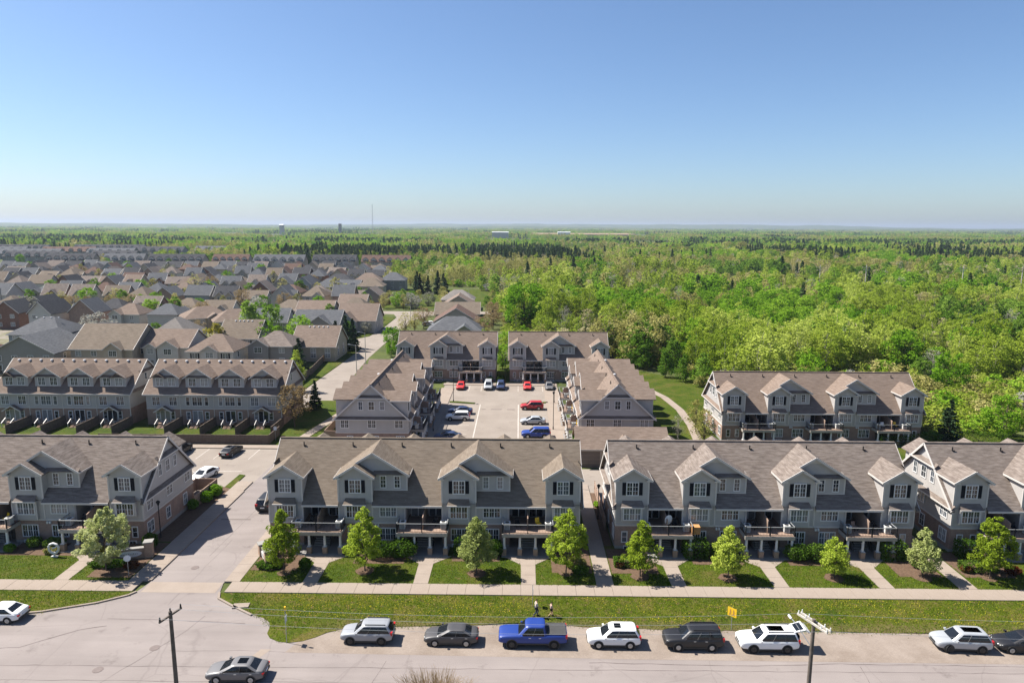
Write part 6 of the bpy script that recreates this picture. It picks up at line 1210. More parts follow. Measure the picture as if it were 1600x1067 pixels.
def sign(x, y, H, label, mat, shape, rz, zc, size, post='galv'):
    root = empty('sign_post', (x, y, .05), rz, label, 'sign'); b = MB(); b.tube((0, 0, -.1), (0, 0, H), .03, .03, 6); b.build('post', MATS[post], root)
    m = MB(); w, h = size
    if shape == 'oct': pts = [(w * math.cos(.3927 + k * .7854), -.045, zc + w * math.sin(.3927 + k * .7854)) for k in range(8)]
    elif shape == 'diamond': pts = [(0, -.045, zc - h), (w, -.045, zc), (0, -.045, zc + h), (-w, -.045, zc)]
    else: pts = [(-w, -.045, zc - h), (w, -.045, zc - h), (w, -.045, zc + h), (-w, -.045, zc + h)]
    m.slab(pts, .015, up=(0, -1, 0)); m.build('plate', MATS[mat], root); return root
s = sign(19.4, 57.0, 2.2, 'yellow warning sign with dark figures beside the black SUV', 'yellow', 'rect', -.75, 1.75, (.42, .42))
b = MB()
for x in (-.17, .14): b.tube((x, -.064, 1.98), (x, -.061, 1.98), .045, .045, 10); b.box(x - .03, x + .03, -.065, -.061, 1.7, 1.92); b.beam((x, -.063, 1.68), (x - .09, -.063, 1.46), .004, .05); b.beam((x, -.063, 1.68), (x + .1, -.063, 1.48), .004, .05); b.beam((x, -.063, 1.88), (x + .13, -.063, 1.76), .004, .04)
b.build('symbol', MATS['fence_new'], s)
sign(1.45, 60.6, 2.2, 'small sign turned edge-on behind the walkers', 'plate', 'rect', math.pi / 2, 1.55, (.26, .34)); sign(-20.2, 54.4, 3.3, 'tall thin signpost at the corner of the verge', 'plate', 'rect', math.pi / 2, 2.2, (.26, .3)); 
m = MB(); m.box(-.07, .07, -.07, .07, 3.0, 3.35); o = m.build('reflector', MATS['yellow'], bpy.data.objects['sign_post.002'])
sign(-40.3, 65.3, 2.4, 'pale octagonal sign back at the mouth of the drive', 'plate', 'oct', .35, 2.05, (.36, .36)); sign(-41.2, 111.0, 2.3, 'small pale sign at the end of the board fence', 'plate', 'rect', .2, 2.1, (.25, .3)); sign(8.35, 90.3, 2.0, 'small dark sign at the end of the passage', 'trim_black', 'rect', 0, 1.75, (.18, .25))
for x, y, H, l in ((-40.4, 176, 8.5, 'grey street pole nearest the court block'), (-39.0, 160, 8.0, 'grey street pole beside the side court roof'), (-38.6, 240, 8.5, 'grey street pole near the bend'), (-22, 296, 9, 'thin pole standing by the park')):
    root = empty('street_pole', (x, y, 0), 0, l, 'pole', 'plain street poles'); b = MB(); b.tube((0, 0, -.1), (0, 0, H), .11, .07, 8); b.build('pole', MATS['pole_arm'], root); b = MB(); b.tube((0, 0, H - .2), (-1.4, 0, H + .1), .04, .04, 6); b.box(-1.9, -1.3, -.12, .12, H + .05, H + .17); b.build('lamp_arm', MATS['galv'], root)
# entrance sign walls
def sign_wall(x, y, rz, label, W):
    root = empty('sign_wall', (x, y, .05), rz, label, 'sign wall', 'brick entrance sign walls')
    b = MB(); b.box(0, W, -.2, .2, 0, 1.15); b.build('wall', MATS['brick_tan'], root); b = MB(); b.box(-.04, W, -.26, .26, 1.15, 1.25); b.build('coping', MATS['foundation'], root)
    for xx, hh in ((W + .38, 1.75), (-.3, 1.35)):
        b = MB(); b.box(xx - .4, xx + .4, -.4, .4, 0, hh); p = b.build('pillar', MATS['brick_tan'], root); b = MB(); b.box(xx - .48, xx + .48, -.48, .48, hh, hh + .14); b.build('pillar_cap', MATS['foundation'], p)
    pl = MB(); n = 18; pl.slab([(W / 2 + W * .40 * math.cos(6.283 * k / n), -.27, .66 + .36 * math.sin(6.283 * k / n)) for k in range(n)], .06, up=(0, -1, 0)); p = pl.build('plaque', MATS['white'], root)
    t = MB(); rg_ = random.Random(3); xx = W * .2
    while xx < W * .78:
        h = rg_.uniform(.08, .2); t.box(xx, xx + .05, -.285, -.272, .60, .60 + h); t.box(xx + .05, xx + .11, -.285, -.272, .60 + h * .4, .60 + h * .4 + .03); xx += .17
    t.build('lettering', MATS['step_grey'], p)
sign_wall(-43.6, 68.7, .28, 'brick sign wall with white plaque at the corner row', 2.9); sign_wall(-28.05, 70.0, -1.0, 'brick sign wall half hidden by the first green tree', 2.2)
# white ring ornament
root = empty('ring_ornament', (-50.75, 69.3, .1), 0, 'white ring shaped lawn ornament before the corner row', 'ornament'); b = MB(); rings = []
for k in range(37):
    a = 6.283 * k / 36; rr = .55 + .02 * math.sin(a * 9); rings.append([(math.cos(a) * (rr + .13 * math.cos(t)), .13 * math.sin(t), 1.0 + math.sin(a) * (rr + .13 * math.cos(t))) for t in [q * 1.0472 for q in range(6)]])
b.loft(rings, cap=False); b.build('ring', MATS['white'], root, 60); b = MB(); b.box(-.35, .35, -.12, .12, 0, .1); b.box(-.07, .07, -.07, .07, .1, .42); b.build('stand', MATS['white'], root); b = MB(); b.tube((-.15, 0, 1.0), (.2, 0, 1.12), .1, .06, 8); b.tube((.2, 0, 1.12), (.3, 0, 1.3), .06, .03, 8); b.build('bird_figure', MATS['ac_white'], root)
# things on the balconies of the front rows
rb = random.Random(9)
def ac_unit(root, x, y, label):
    p = root.matrix_basis @ Vector((x, y, 2.72)); e = empty('air_conditioner', p, root.rotation_euler.z, label, 'air conditioner', 'balcony air conditioners'); b = MB(); b.box(-.3, .3, -.3, .3, .06, .8); b.box(-.34, .34, -.34, .34, .8, .84); b.build('case', MATS['ac_white'], e)
    g = MB()
    for k in range(6): g.box(-.24, .24, -.315, -.3, .16 + k * .1, .2 + k * .1)
    g.tube((0, 0, .84), (0, 0, .855), .24, .24, 12); g.build('grille', MATS['trim_black'], e)
def chair(root, x, y, mat, label, rz):
    p = root.matrix_basis @ Vector((x, y, 2.72)); e = empty('patio_chair', p, rz, label, 'chair', 'balcony chairs'); b = MB(); b.box(-.26, .26, -.25, .25, .40, .45); b.build('seat', MATS[mat], e); b = MB(); b.hexa([(-.26, .2, .45), (.26, .2, .45), (.26, .25, .45), (-.26, .25, .45), (-.26, .32, .95), (.26, .32, .95), (.26, .36, .95), (-.26, .36, .95)]); b.build('backrest', MATS[mat], e)
    for sx in (-.23, .23):
        for sy in (-.22, .22): b = MB(); b.box(sx - .02, sx + .02, sy - .02, sy + .02, 0, .4); b.build('leg', MATS['black_metal'], e)
RNM = {0: 'corner row', 1: 'middle row', 2: 'grey roofed row', 3: 'last front row', 4: 'row before the woods', 5: 'shaded court row', 6: 'sunlit court row', 7: 'court block by the street', 8: 'court block by the woods'}
roots = []
for b_ in BALC:
    if b_[0] not in roots: roots.append(b_[0])
cnt = {}
for (root, xa, xb, c, a0, a1, fy) in BALC:
    k = roots.index(root); cnt[k] = cnt.get(k, 0) + 1; od = ('first', 'second', 'third')[cnt[k] - 1]
    if k == 0 and cnt[k] == 1: continue
    if k == 3 and cnt[k] == 3: continue
    ac_unit(root, a0 + .5, -.95, 'air conditioner at the near end of %s balcony, %s' % (od, RNM[k])); ac_unit(root, a1 - .5, -.95, 'air conditioner at the far end of %s balcony, %s' % (od, RNM[k]))
    if rb.random() < .75: chair(root, c - 1.1, -.4, rb.choice(('black_metal', 'ac_white', 'deck_wood', 'black_metal')), 'patio chair on %s balcony of the %s' % (od, RNM[k]), rb.uniform(-.6, .6))
    if rb.random() < .6: chair(root, c + 1.2, -.2, rb.choice(('black_metal', 'black_metal', 'yellow')), 'second patio chair on %s balcony of the %s' % (od, RNM[k]), rb.uniform(-.6, .6))
# satellite dish on the first balcony of the grey roofed row
e = empty('satellite_dish', (16.6, 72.0, 2.72), .5, 'white satellite dish on a stand on the balcony', 'satellite dish'); b = MB(); b.tube((0, 0, 0), (0, 0, .9), .04, .04, 8); b.build('stand', MATS['galv'], e); b = MB()
rr = [[(r * math.cos(k * .5236), -.25 + r * r * .35 - .1, 1.25 + r * math.sin(k * .5236)) for k in range(12)] for r in (.02, .25, .45, .55)]
b.loft(rr, cap=False); b.build('dish', MATS['white'], e, 60); b = MB(); b.tube((0, -.1, .85), (0, -.75, 1.15), .02, .02, 6); b.build('feed_arm', MATS['galv'], e)
b = MB(); e = empty('wooden_crate', (19.6, 71.2, 2.72), 0, 'brown wooden planter crate on the balcony of the grey roofed row', 'crate')
for k in range(5): m = MB(); m.box(-.45, .45, -.4, .4, k * .17, k * .17 + .15); m.build('slat', MATS['fence_new'], e)
# ------------------------------------------------------------------ two walkers
def skin(name, pts, edges, rad, mat, parent, root=0, sub=2):
    me = bpy.data.meshes.new(name); me.from_pydata(pts, edges, []); me.materials.append(MATS[mat]); o = link(name, me, parent)
    s = o.modifiers.new('Skin', 'SKIN'); s.use_smooth_shade = True
    for i, r in enumerate(rad): me.skin_vertices[0].data[i].radius = (r, r) if not isinstance(r, tuple) else r
    for i in range(len(pts)): me.skin_vertices[0].data[i].use_root = (i == root)
    d = o.modifiers.new('Sub', 'SUBSURF'); d.levels = sub; d.render_levels = sub; return o
plain('cloth_cream', (.55, .52, .46), .9, .05); plain('cloth_jeans', (.035, .045, .075), .9, .1); plain('cloth_black', (.02, .02, .022), .9, .1); plain('hair', (.035, .022, .015), .8, .1); plain('cloth_pink', (.45, .35, .33), .9, .05)
def walker(x, y, rz, S, label, top, bottom, shorts):
    root = empty('person', (x, y, .09), rz, label, 'person'); root.scale = (S, S, S)     # walks towards +x, 1.75 m
    J = [(0, 0, .95), (0, 0, 1.15), (0.02, 0, 1.38), (.03, 0, 1.50), (.05, 0, 1.62), (.05, 0, 1.72),
         (.0, .10, .90), (.22, .10, .50), (.06, .10, .08), (.22, .11, .03), (0, -.10, .90), (-.02, -.10, .48), (-.32, -.10, .14), (-.20, -.11, .03),
         (.02, .19, 1.40), (-.10, .24, 1.14), (.02, .25, .92), (.02, -.19, 1.40), (.12, -.24, 1.14), (.30, -.24, .98)]
    E = [(0, 1), (1, 2), (2, 3), (3, 4), (4, 5), (0, 6), (6, 7), (7, 8), (8, 9), (0, 10), (10, 11), (11, 12), (12, 13), (2, 14), (14, 15), (15, 16), (2, 17), (17, 18), (18, 19)]
    n0 = len(J)
    for hb, d in ((16, (.03, 0, -1)), (19, (.8, 0, -.6))):       # hands: palm and five fingers
        p = Vector(J[hb]); d = Vector(d).normalized(); sd = Vector((0, 1, 0)); pn = p + d * .07; J.append(tuple(pn)); pi = len(J) - 1; E.append((hb, pi))
        for k, ln in enumerate((.06, .085, .09, .08, .065)):
            if k == 0: q = p + d * .03 + Vector((d.z, 0, -d.x)) * -.04; J.append(tuple(q)); E.append((hb, len(J) - 1)); J.append(tuple(q + d * .04)); E.append((len(J) - 2, len(J) - 1))
            else: q = pn + d * ln * .6 + sd * (k - 2.5) * .02; J.append(tuple(q)); E.append((pi, len(J) - 1)); J.append(tuple(q + d * ln * .4 + Vector((.015, 0, 0)))); E.append((len(J) - 2, len(J) - 1))
    r = [.13, .115, .13, .06, .085, .075, .09, .06, .04, .035, .09, .06, .04, .035, .06, .042, .03, .06, .042, .03] + [.025 if (i - n0) % 11 == 0 else .011 for i in range(n0, len(J))]
    skin('body', J, E, r, 'skin', root)
    T = [J[i] for i in (0, 1, 2, 14, 15, 17, 18)]; skin('shirt', T, [(0, 1), (1, 2), (2, 3), (3, 4), (2, 5), (5, 6)], [.15, .135, .15, .078, .06, .078, .06], top, root)
    k1 = .45 if shorts else 1.0
    def lp(a, b, t): return tuple(J[a][i] + (J[b][i] - J[a][i]) * t for i in range(3))
    if shorts: T = [J[0], J[6], lp(6, 7, .5), J[10], lp(10, 11, .5)]; skin('shorts', T, [(0, 1), (1, 2), (0, 3), (3, 4)], [.15, .105, .09, .105, .09], bottom, root)
    else: T = [J[0], J[6], J[7], lp(7, 8, .92), J[10], J[11], lp(11, 12, .92)]; skin('trousers', T, [(0, 1), (1, 2), (2, 3), (0, 4), (4, 5), (5, 6)], [.148, .105, .075, .06, .105, .075, .06], bottom, root)
    skin('hair', [(.02, 0, 1.60), (.035, 0, 1.70), (.04, 0, 1.77)], [(0, 1), (1, 2)], [.07, .09, .06], 'hair', root)
    f = MB()
    for s in (-1, 1): f.tube((.125, s * .032, 1.645), (.14, s * .032, 1.645), .012, .01, 6)
    f.tube((.13, 0, 1.61), (.155, 0, 1.60), .014, .012, 6); f.box(.125, .136, -.022, .022, 1.562, 1.572); f.build('face', MATS['hair'], root)
    for (px, py, pz) in ((.24, .105, 0), (-.2, -.105, 0)):
        b = MB(); b.box(px - .19, px + .09, py - .05, py + .05, -.0, .09); b.build('shoe', MATS['cloth_black'], root)
walker(1.75, 58.75, 0.15, 1.0, 'person in cream shirt and dark jeans walking on the verge', 'cloth_cream', 'cloth_jeans', False); walker(3.15, 58.8, 0.1, .82, 'shorter person in dark shorts walking ahead on the verge', 'cloth_pink', 'cloth_black', True)
# far landmarks
e = empty('radio_mast', (-640, 3000, 0), 0, 'thin lattice radio mast rising above the horizon', 'mast'); b = MB()
for k in range(3): a = k * 2.0944; b.beam((1.1 * math.cos(a), 1.1 * math.sin(a), 0), (.8 * math.cos(a), .8 * math.sin(a), 128), .45, .45)
for z in range(0, 128, 4):
    for k in range(3): a = k * 2.0944; c = a + 2.0944; b.beam((math.cos(a), math.sin(a), z), (math.cos(c), math.sin(c), z + 4), .3, .3)
b.build('lattice', MATS['galv'], e)
for x, y, w, d, h, m, l in ((-640, 2450, 9, 9, 43, 'siding_dark', 'dark tower block standing above the distant trees'), (-900, 2600, 16, 10, 40, 'siding', 'pale mill with towers on the horizon'), (140, 2200, 40, 14, 20, 'white', 'low white shed beside the ploughed field'), (-60, 2100, 50, 14, 20, 'siding_pale', 'low pale building in the distant clearing')):
    e = empty('distant_building', (x, y, 0), 0, l, 'building', 'buildings near the horizon'); b = MB(); b.box(-w / 2, w / 2, 0, d, -1, h * .93); b.build('wall', MATS[m], e); b = MB(); b.slab([(-w / 2 - .5, -.5, h * .93), (w / 2 + .5, -.5, h * .93), (w / 2 + .5, d / 2, h), (-w / 2 - .5, d / 2, h)], .4); b.slab([(-w / 2 - .5, d / 2, h), (w / 2 + .5, d / 2, h), (w / 2 + .5, d + .5, h * .93), (-w / 2 - .5, d + .5, h * .93)], .4); b.build('roof', MATS['metal_roof' if m != 'siding_dark' else 'shingle_charcoal'], e)
for x, y, l in ((157, 360, 'first timber power pole standing amid the woods'), (182, 362, 'twin armed power pole amid the woods'), (230, 358, 'third power pole amid the woods'), (262, 360, 'power pole at the right end of the woods line')):
    e = empty('power_pole', (x, y, 0), 0, l, 'pole', 'power poles in the woods'); b = MB(); b.tube((0, 0, 0), (0, 0, 17), .25, .18, 6); b.build('pole', MATS['pole_arm'], e); b = MB(); b.box(-2.2, 2.2, -.1, .1, 15.6, 15.85); b.box(-1.6, 1.6, -.1, .1, 14.4, 14.65); b.build('crossarm', MATS['pole_arm'], e)
# ------------------------------------------------------------------ the woods
def vnoise(x, y, s, seed):
    x = x / s; y = y / s; xi = np.floor(x).astype(np.int64); yi = np.floor(y).astype(np.int64); fx = x - xi; fy = y - yi; fx = fx * fx * (3 - 2 * fx); fy = fy * fy * (3 - 2 * fy)
    def h(a, b): v = (a * 374761393 + b * 668265263 + seed * 974634777) & 0x7fffffff; v = ((v ^ (v >> 13)) * 1274126177) & 0x7fffffff; return ((v ^ (v >> 16)) & 0xffff) / 65535.0
    return (h(xi, yi) * (1 - fx) + h(xi + 1, yi) * fx) * (1 - fy) + (h(xi, yi + 1) * (1 - fx) + h(xi + 1, yi + 1) * fx) * fy
def fbm(x, y, s, seed): return (vnoise(x, y, s, seed) + .5 * vnoise(x, y, s / 2.1, seed + 1) + .25 * vnoise(x, y, s / 4.3, seed + 2)) / 1.75
def wooded(x, y):
    east = (x > -5) & (y > 184) & (y < 310) & ((x > 5) | (y > 196)) | (x > 42) & (y > 135) | (x > 70.5) & (y > 115.5) | (x > 26 + np.clip((178 - y), 0, 200) * .95) & (y > 116) | (x > 20) & (y > 181) & (y < 300) | (x > 6) & (y > 190)
    north = (y > 300) & (x > -2 - np.clip(y - 330, 0, 60) * .35) & (y < 420) | (y > 408) & (x > -82 - (y - 400) * .12) | (y > 612) & (x > -350) | (y > 930)
    hole = (x > 28) & (x < 430) & (y > 2350) & (y < 3000) | (x < -380) & (x > -560) & (y > 1180) & (y < 1340)
    return (east | north) & ~hole
KINDS = [('aspen', 0), ('aspen', 1), ('aspen', 2), ('bright', 0), ('bright', 1), ('bright', 2), ('mid', 0), ('mid', 1), ('mid', 2), ('bud', 0), ('bud', 1), ('bud', 2), ('grey', 0), ('pine', 0), ('pine', 1), ('white', 0), ('scrub', 0), ('scrub', 1), ('scrub', 2), ('thin', 0), ('tan', 0)]
def species(rg, x, y):
    n = len(x); a = fbm(x, y, 90 + 0 * x, 3); b = fbm(x, y, 60 + 0 * x, 11); c = fbm(x, y, 170, 23); u = rg.random(n); out = np.full(n, 9)
    out = np.where(b > .55, 9, np.where(a > .55, 3, np.where(a > .48, 0, np.where(a > .43, 20, 6))))
    out = np.where((c > .635) & (y > 260), 13, out)
    out = np.where((y > 1300) & (y < 1900) & (fbm(x, y, 600, 31) > .58), 13, out)
    edge = (y < 200) & (x > 44)
    out = np.where(edge, np.where(u < .42, 0, np.where(u < .62, 19, np.where(u < .78, 20, np.where(u < .9, 3, 6)))), out)
    sc_ = (fbm(x, y, 38, 61) > .53) & (y < 520) & (u < .8); w = rg.random(n)
    out = np.where(sc_, np.where(w < .45, 16, np.where(w < .8, 17, 18)), out)
    out = np.where(~edge & ~sc_ & (u < .12), 9, out); out = np.where(~sc_ & (u > .90) & (u < .93), 12, out); out = np.where((u > .985), 15, out); out = np.where(~edge & (u > .962) & (u < .972) & (y > 230), 13, out); out = np.where(~edge & ~sc_ & (u > .8) & (u < .88), 19, out)
    v = rg.integers(0, 3, n); v = np.where((out == 0) & ~edge, 1 + v % 2, v); return np.where(out < 12, out + v, np.where(out == 13, 13 + v % 2, out))
rgf = np.random.default_rng(77)
def scatter(y0, y1, cell, jitter=.95):
    ys = np.arange(y0, y1, cell); X = []; Y = []
    for yy in ys:
        h = (yy + cell) * .80 + 25; xs = np.arange(-h - 10, h, cell); X.append(xs + rgf.uniform(-.5, .5, len(xs)) * cell * jitter); Y.append(np.full(len(xs), yy) + rgf.uniform(-.5, .5, len(xs)) * cell * jitter)
    X = np.concatenate(X); Y = np.concatenate(Y); k = wooded(X, Y) & (np.abs(X - 812 * 0) < Y * .80 + 25); return X[k], Y[k]
X, Y = scatter(116, 420, 4.6)
S = species(rgf, X, Y)
aspen = (S < 3) | (S == 19) | ((S > 15) & (S < 19)); keep = aspen | (rgf.random(len(X)) < .6); X, Y, S = X[keep], Y[keep], S[keep]
inv = (np.abs(X + Y * .0108) < Y * .765 + 6)
X, Y, S = X[inv], Y[inv], S[inv]
HT = {'aspen': (8, 15), 'bright': (7, 12.5), 'mid': (7, 12), 'bud': (6.5, 12), 'grey': (8, 13), 'pine': (10, 16), 'white': (3.5, 6.5), 'scrub': (2.2, 5.0), 'thin': (9, 16), 'tan': (6, 11)}
def hmul(x, y): return .62 + .62 * float(fbm(np.array([x]), np.array([y]), 75, 91)[0])
order = np.argsort(np.hypot(X - 40, Y)); near = order[:235]; rest = order[235:]
WL = {'aspen': 'slender yellow green poplar in the near woods behind the rows', 'bright': 'fresh bright green tree in the near woods', 'mid': 'deep green leafy tree in the near woods', 'bud': 'olive budding tree in the near woods', 'grey': 'bare grey tree in the near woods', 'pine': 'dark conifer in the near woods', 'white': 'white blossoming bush in the near woods'}
WL = {'aspen': 'yellow green poplar', 'bright': 'fresh bright tree', 'mid': 'deep green tree', 'bud': 'olive budding tree', 'grey': 'bare grey tree', 'pine': 'dark conifer', 'white': 'white blossoming bush', 'scrub': 'yellow green bush', 'thin': 'thin pale poplar', 'tan': 'tan budding tree'}
for i in near:
    k = KINDS[S[i]]; lo, hi = HT[k[0]]; hh = float(rgf.uniform(lo, hi)) * hmul(X[i], Y[i]); q = (hh - lo) / (hi - lo); uu = 812 + 1067 * X[i] / Y[i]
    lb = '%s %s %s, %s' % ('small' if q < .33 else 'middling' if q < .67 else 'tall', WL[k[0]], 'behind the court block' if uu < 1000 else 'beside the lawn path' if uu < 1110 else 'behind the lone brown row' if uu < 1300 else 'past the end of the brown row' if uu < 1470 else 'at the right edge of the woods', 'front rank' if Y[i] < 135 + .15 * abs(X[i] - 60) else 'second rank' if Y[i] < 160 else 'deeper in')
    tree(k, float(X[i]), float(Y[i]), hh, float(rgf.uniform(0, 6.28)), lb, 'trees of the near woods', NM[k[0]], float(rgf.uniform(.85, 1.2)))
# the mass of the woods: one object of points, a tree on each
far_col = bpy.data.collections.new('woods_kinds')
def far_tree(idx, key, lod):
    V, F, wv, wf, lm, bm = TP[key][3]; n = len(F)
    if lod:
        rg = np.random.default_rng(idx); sel = rg.choice(n, int(n * .3), replace=False); q = V.reshape(-1, 4, 3)[sel]; c = q.mean(1, keepdims=True); q = c + (q - c) * 1.8; V = q.reshape(-1, 3); F = np.arange(len(V)).reshape(-1, 4); wv = wv[:70]; wf = [f for f in wf if max(f) < 70]
    k = len(V); me = npmesh('woods_tree', np.concatenate([V, np.asarray(wv)]), np.concatenate([F, np.asarray(wf) + k]), [MATS[lm], MATS[bm]], [0] * len(F) + [1] * len(wf)); o = bpy.data.objects.new('kind_%03d' % idx, me); far_col.objects.link(o)
for i, k in enumerate(KINDS): far_tree(i, k, False)
for i, k in enumerate(KINDS): far_tree(40 + i, k, True)
def grove(idx, mix, seed):
    rg = np.random.default_rng(seed); VV = []; FF = []; MI = []; base = 0; mats = []
    for q in range(22):
        key = KINDS[mix[rg.integers(0, len(mix))]]; V, F, wv, wf, lm, bm = TP[key][3]; n = len(F); sel = rg.choice(n, 90, replace=n < 90); t = V.reshape(-1, 4, 3)[sel]; c = t.mean(1, keepdims=True); t = (c + (t - c) * 3.6).reshape(-1, 3) * rg.uniform(.75, 1.15)
        a = rg.uniform(0, 6.28); r = 24 * math.sqrt(rg.random()); t = t + [r * math.cos(a), r * math.sin(a), 0]; VV.append(t); FF.append(np.arange(len(t)).reshape(-1, 4) + base); base += len(t)
        if MATS[lm] not in mats: mats.append(MATS[lm])
        MI += [mats.index(MATS[lm])] * 90
    o = bpy.data.objects.new('kind_%03d' % idx, npmesh('grove', np.concatenate(VV), np.concatenate(FF), mats, MI)); far_col.objects.link(o)
GR = [[0, 1, 2, 9, 10, 19], [3, 4, 5, 6, 0], [6, 7, 8, 9, 0], [9, 10, 11, 12, 20, 6], [13, 14, 6, 7, 6], [6, 7, 0, 20, 3]]
for i, m_ in enumerate(GR): grove(80 + i, m_, 500 + i)
names = sorted(o.name for o in far_col.objects); IDX = {int(n.split('_')[1]): i for i, n in enumerate(names)}
pts = []; kid = []; scl = []
for i in rest:
    k = KINDS[S[i]]; lo, hi = HT[k[0]]; pts.append((X[i], Y[i], 0)); kid.append(IDX[int(S[i]) + (0 if Y[i] < 300 else 40)]); scl.append(rgf.uniform(lo, hi) * hmul(X[i], Y[i]) / TP[k][2])
X, Y = scatter(420, 1000, 8.0); S = species(rgf, X, Y)
for x, y, s in zip(X, Y, S):
    k = KINDS[s]; lo, hi = HT[k[0]]; pts.append((x, y, 0)); kid.append(IDX[int(s) + 40]); scl.append(rgf.uniform(lo, hi) * 1.05 * hmul(x, y) / TP[k][2])
def groves(y0, y1, cell, sc_, thin=1.0):
    X, Y = scatter(y0, y1, cell); a = fbm(X, Y, 220 * sc_, 41); b = fbm(X, Y, 420 * sc_, 43); u = rgf.random(len(X))
    kk = np.where(b > .62, 4, np.where(a > .56, 1, np.where(a > .48, 0, np.where(a > .42, 3, 2)))); kk = np.where(u > .8, 5, kk); kk = np.where((Y > 1150) & (Y < 1700) & (fbm(X, Y, 500, 47) > .56) & (u < .8), 4, kk)
    cl = fbm(X, Y, 330 * sc_, 51) < .60
    for x, y, k, ok in zip(X, Y, kk, cl):
        if ok: pts.append((x, y, 0)); kid.append(IDX[80 + int(k)]); scl.append(sc_ * rgf.uniform(.8, 1.15))
groves(1000, 2600, 40, 1.0); groves(2600, 5200, 62, 1.15); groves(5200, 16000, 190, 1.6)
me = bpy.data.meshes.new('woods'); me.from_pydata([tuple(map(float, p)) for p in pts], [], [])
at = me.attributes.new('kindex', 'INT', 'POINT'); at.data.foreach_set('value', np.asarray(kid, np.int32)); at = me.attributes.new('tscale', 'FLOAT', 'POINT'); at.data.foreach_set('value', np.asarray(scl, np.float32)); at = me.attributes.new('trot', 'FLOAT', 'POINT'); at.data.foreach_set('value', rgf.uniform(0, 6.28, len(pts)).astype(np.float32))
wd = link('woods', me); tag(wd, 'wide mixed spring woods stretching back to the horizon', 'woods', kind='stuff')
gt = bpy.data.node_groups.new('woods_scatter', 'GeometryNodeTree'); gt.interface.new_socket('Geometry', in_out='INPUT', socket_type='NodeSocketGeometry'); gt.interface.new_socket('Geometry', in_out='OUTPUT', socket_type='NodeSocketGeometry')
gi = gt.nodes.new('NodeGroupInput'); go = gt.nodes.new('NodeGroupOutput'); ip = gt.nodes.new('GeometryNodeInstanceOnPoints'); ci = gt.nodes.new('GeometryNodeCollectionInfo'); ci.inputs['Collection'].default_value = far_col; ci.inputs['Separate Children'].default_value = True; ci.inputs['Reset Children'].default_value = True
def na(nm, ty): n = gt.nodes.new('GeometryNodeInputNamedAttribute'); n.data_type = ty; n.inputs['Name'].default_value = nm; return n.outputs[0]
cx = gt.nodes.new('ShaderNodeCombineXYZ'); ip.inputs['Pick Instance'].default_value = True
gt.links.new(gi.outputs[0], ip.inputs['Points']); gt.links.new(ci.outputs[0], ip.inputs['Instance']); gt.links.new(na('kindex', 'INT'), ip.inputs['Instance Index']); gt.links.new(na('trot', 'FLOAT'), cx.inputs[2]); gt.links.new(cx.outputs[0], ip.inputs['Rotation']); gt.links.new(na('tscale', 'FLOAT'), ip.inputs['Scale']); gt.links.new(ip.outputs[0], go.inputs[0])
md = wd.modifiers.new('Scatter', 'NODES'); md.node_group = gt
# undergrowth at the edge of the woods
rgu = np.random.default_rng(15); PP = []
for _ in range(900):
    x = rgu.uniform(20, 150); y = rgu.uniform(116, 230)
    if not wooded(np.array([x]), np.array([y]))[0]: continue
    n = 60; r = rgu.uniform(.7, 1.9); d = rgu.normal(size=(n, 3)); d /= np.linalg.norm(d, axis=1, keepdims=True); d[:, 2] = np.abs(d[:, 2]); PP.append(np.array([x, y, 0]) + d * [r, r, r * rgu.uniform(.5, 1.1)])
V, F = leaf_quads(rgu, np.concatenate(PP), .3); tag(link('undergrowth', npmesh('undergrowth', V, F, [MATS['leaf_aspen']])), 'low green undergrowth at the edge of the woods', 'undergrowth', kind='stuff')
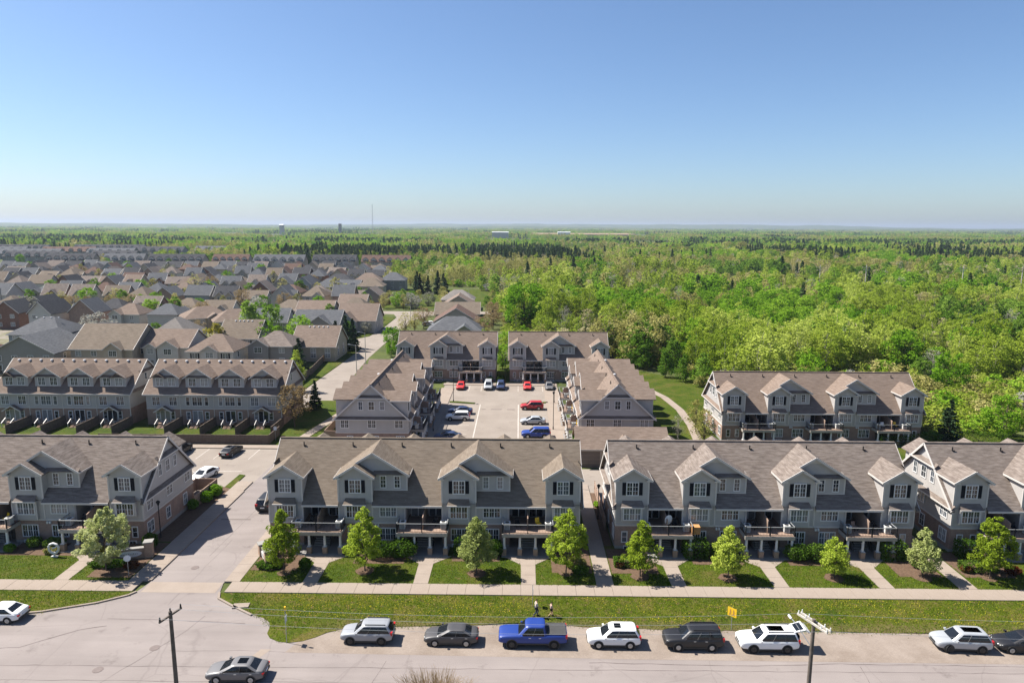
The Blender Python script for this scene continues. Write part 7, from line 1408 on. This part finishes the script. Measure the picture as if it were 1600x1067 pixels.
# low wooded hills along the horizon
def hills(name, y0, dep, hmax, seed, label):
    xs = np.linspace(-14000, 14000, 220); V = []; F = []; n = len(xs)
    for r_, t in enumerate((0, .25, .5, .75, 1.0)):
        hh = (math.sin(math.pi * t)) * hmax * (.25 + 1.1 * fbm(xs, xs * 0 + 17.0, 2600, seed)) * (.85 + .3 * fbm(xs, xs * 0 + 5.0 * r_, 260, seed + 7))
        for x, h in zip(xs, hh): V.append((x, y0 + dep * t + 250 * math.sin(x / 1900 + seed), h - .5))
    for r_ in range(4):
        for i in range(n - 1): F.append((r_ * n + i, r_ * n + i + 1, (r_ + 1) * n + i + 1, (r_ + 1) * n + i))
    me = bpy.data.meshes.new(name); me.from_pydata(V, [], F); me.materials.append(MATS['hill_wood']); struct(link(name, me), label)
m, t, out = nodes('hill_wood'); tc = nd(t, 'ShaderNodeTexCoord').outputs['Object']; a_ = noise(t, tc, .004, 6, .7); principled(t, out, ramp(t, a_, [(.35, (.03, .05, .02)), (.5, (.06, .085, .03)), (.66, (.11, .12, .05))]), 1.0)
hills('hills', 6500, 2600, 42, 3, 'low wooded rise along the middle distance'); hills('hills', 10500, 3500, 75, 9, 'farthest blue green hills on the skyline')
# ------------------------------------------------------------------ haze
m, t, out = nodes('haze'); pv = nd(t, 'ShaderNodeVolumePrincipled', {'Color': (.56, .65, .79, 1), 'Density': .000075, 'Anisotropy': .2}); t.links.new(pv.outputs[0], out.inputs['Volume'])
b = MB(); b.box(-G - 500, G + 500, -900, G + 500, -1.2, 140.0); tag(b.build('haze', m), 'thin blue haze over the distant countryside', 'haze', kind='stuff')

# labels that would be shared get the thing's place among its like
def finish_labels():
    by = {}
    for o in sc.objects:
        if o.parent is None and 'category' in o.keys(): by.setdefault(o['label'], []).append(o)
    W_ = ['first', 'second', 'third', 'fourth', 'fifth', 'sixth', 'seventh', 'eighth', 'ninth', 'tenth', 'eleventh', 'twelfth', 'thirteenth', 'fourteenth', 'fifteenth', 'sixteenth', 'seventeenth', 'eighteenth', 'nineteenth', 'twentieth']
    for lb, os_ in by.items():
        if len(os_) < 2 or len(os_) > 20 or len(lb.split()) > 14: continue
        os_.sort(key=lambda o: o.location.x / max(o.location.y, 1))
        for k, o in enumerate(os_): o['label'] = ('%s, %s from left' if len(lb.split()) < 14 else '%s, %s leftward') % (lb, W_[k])
finish_labels()
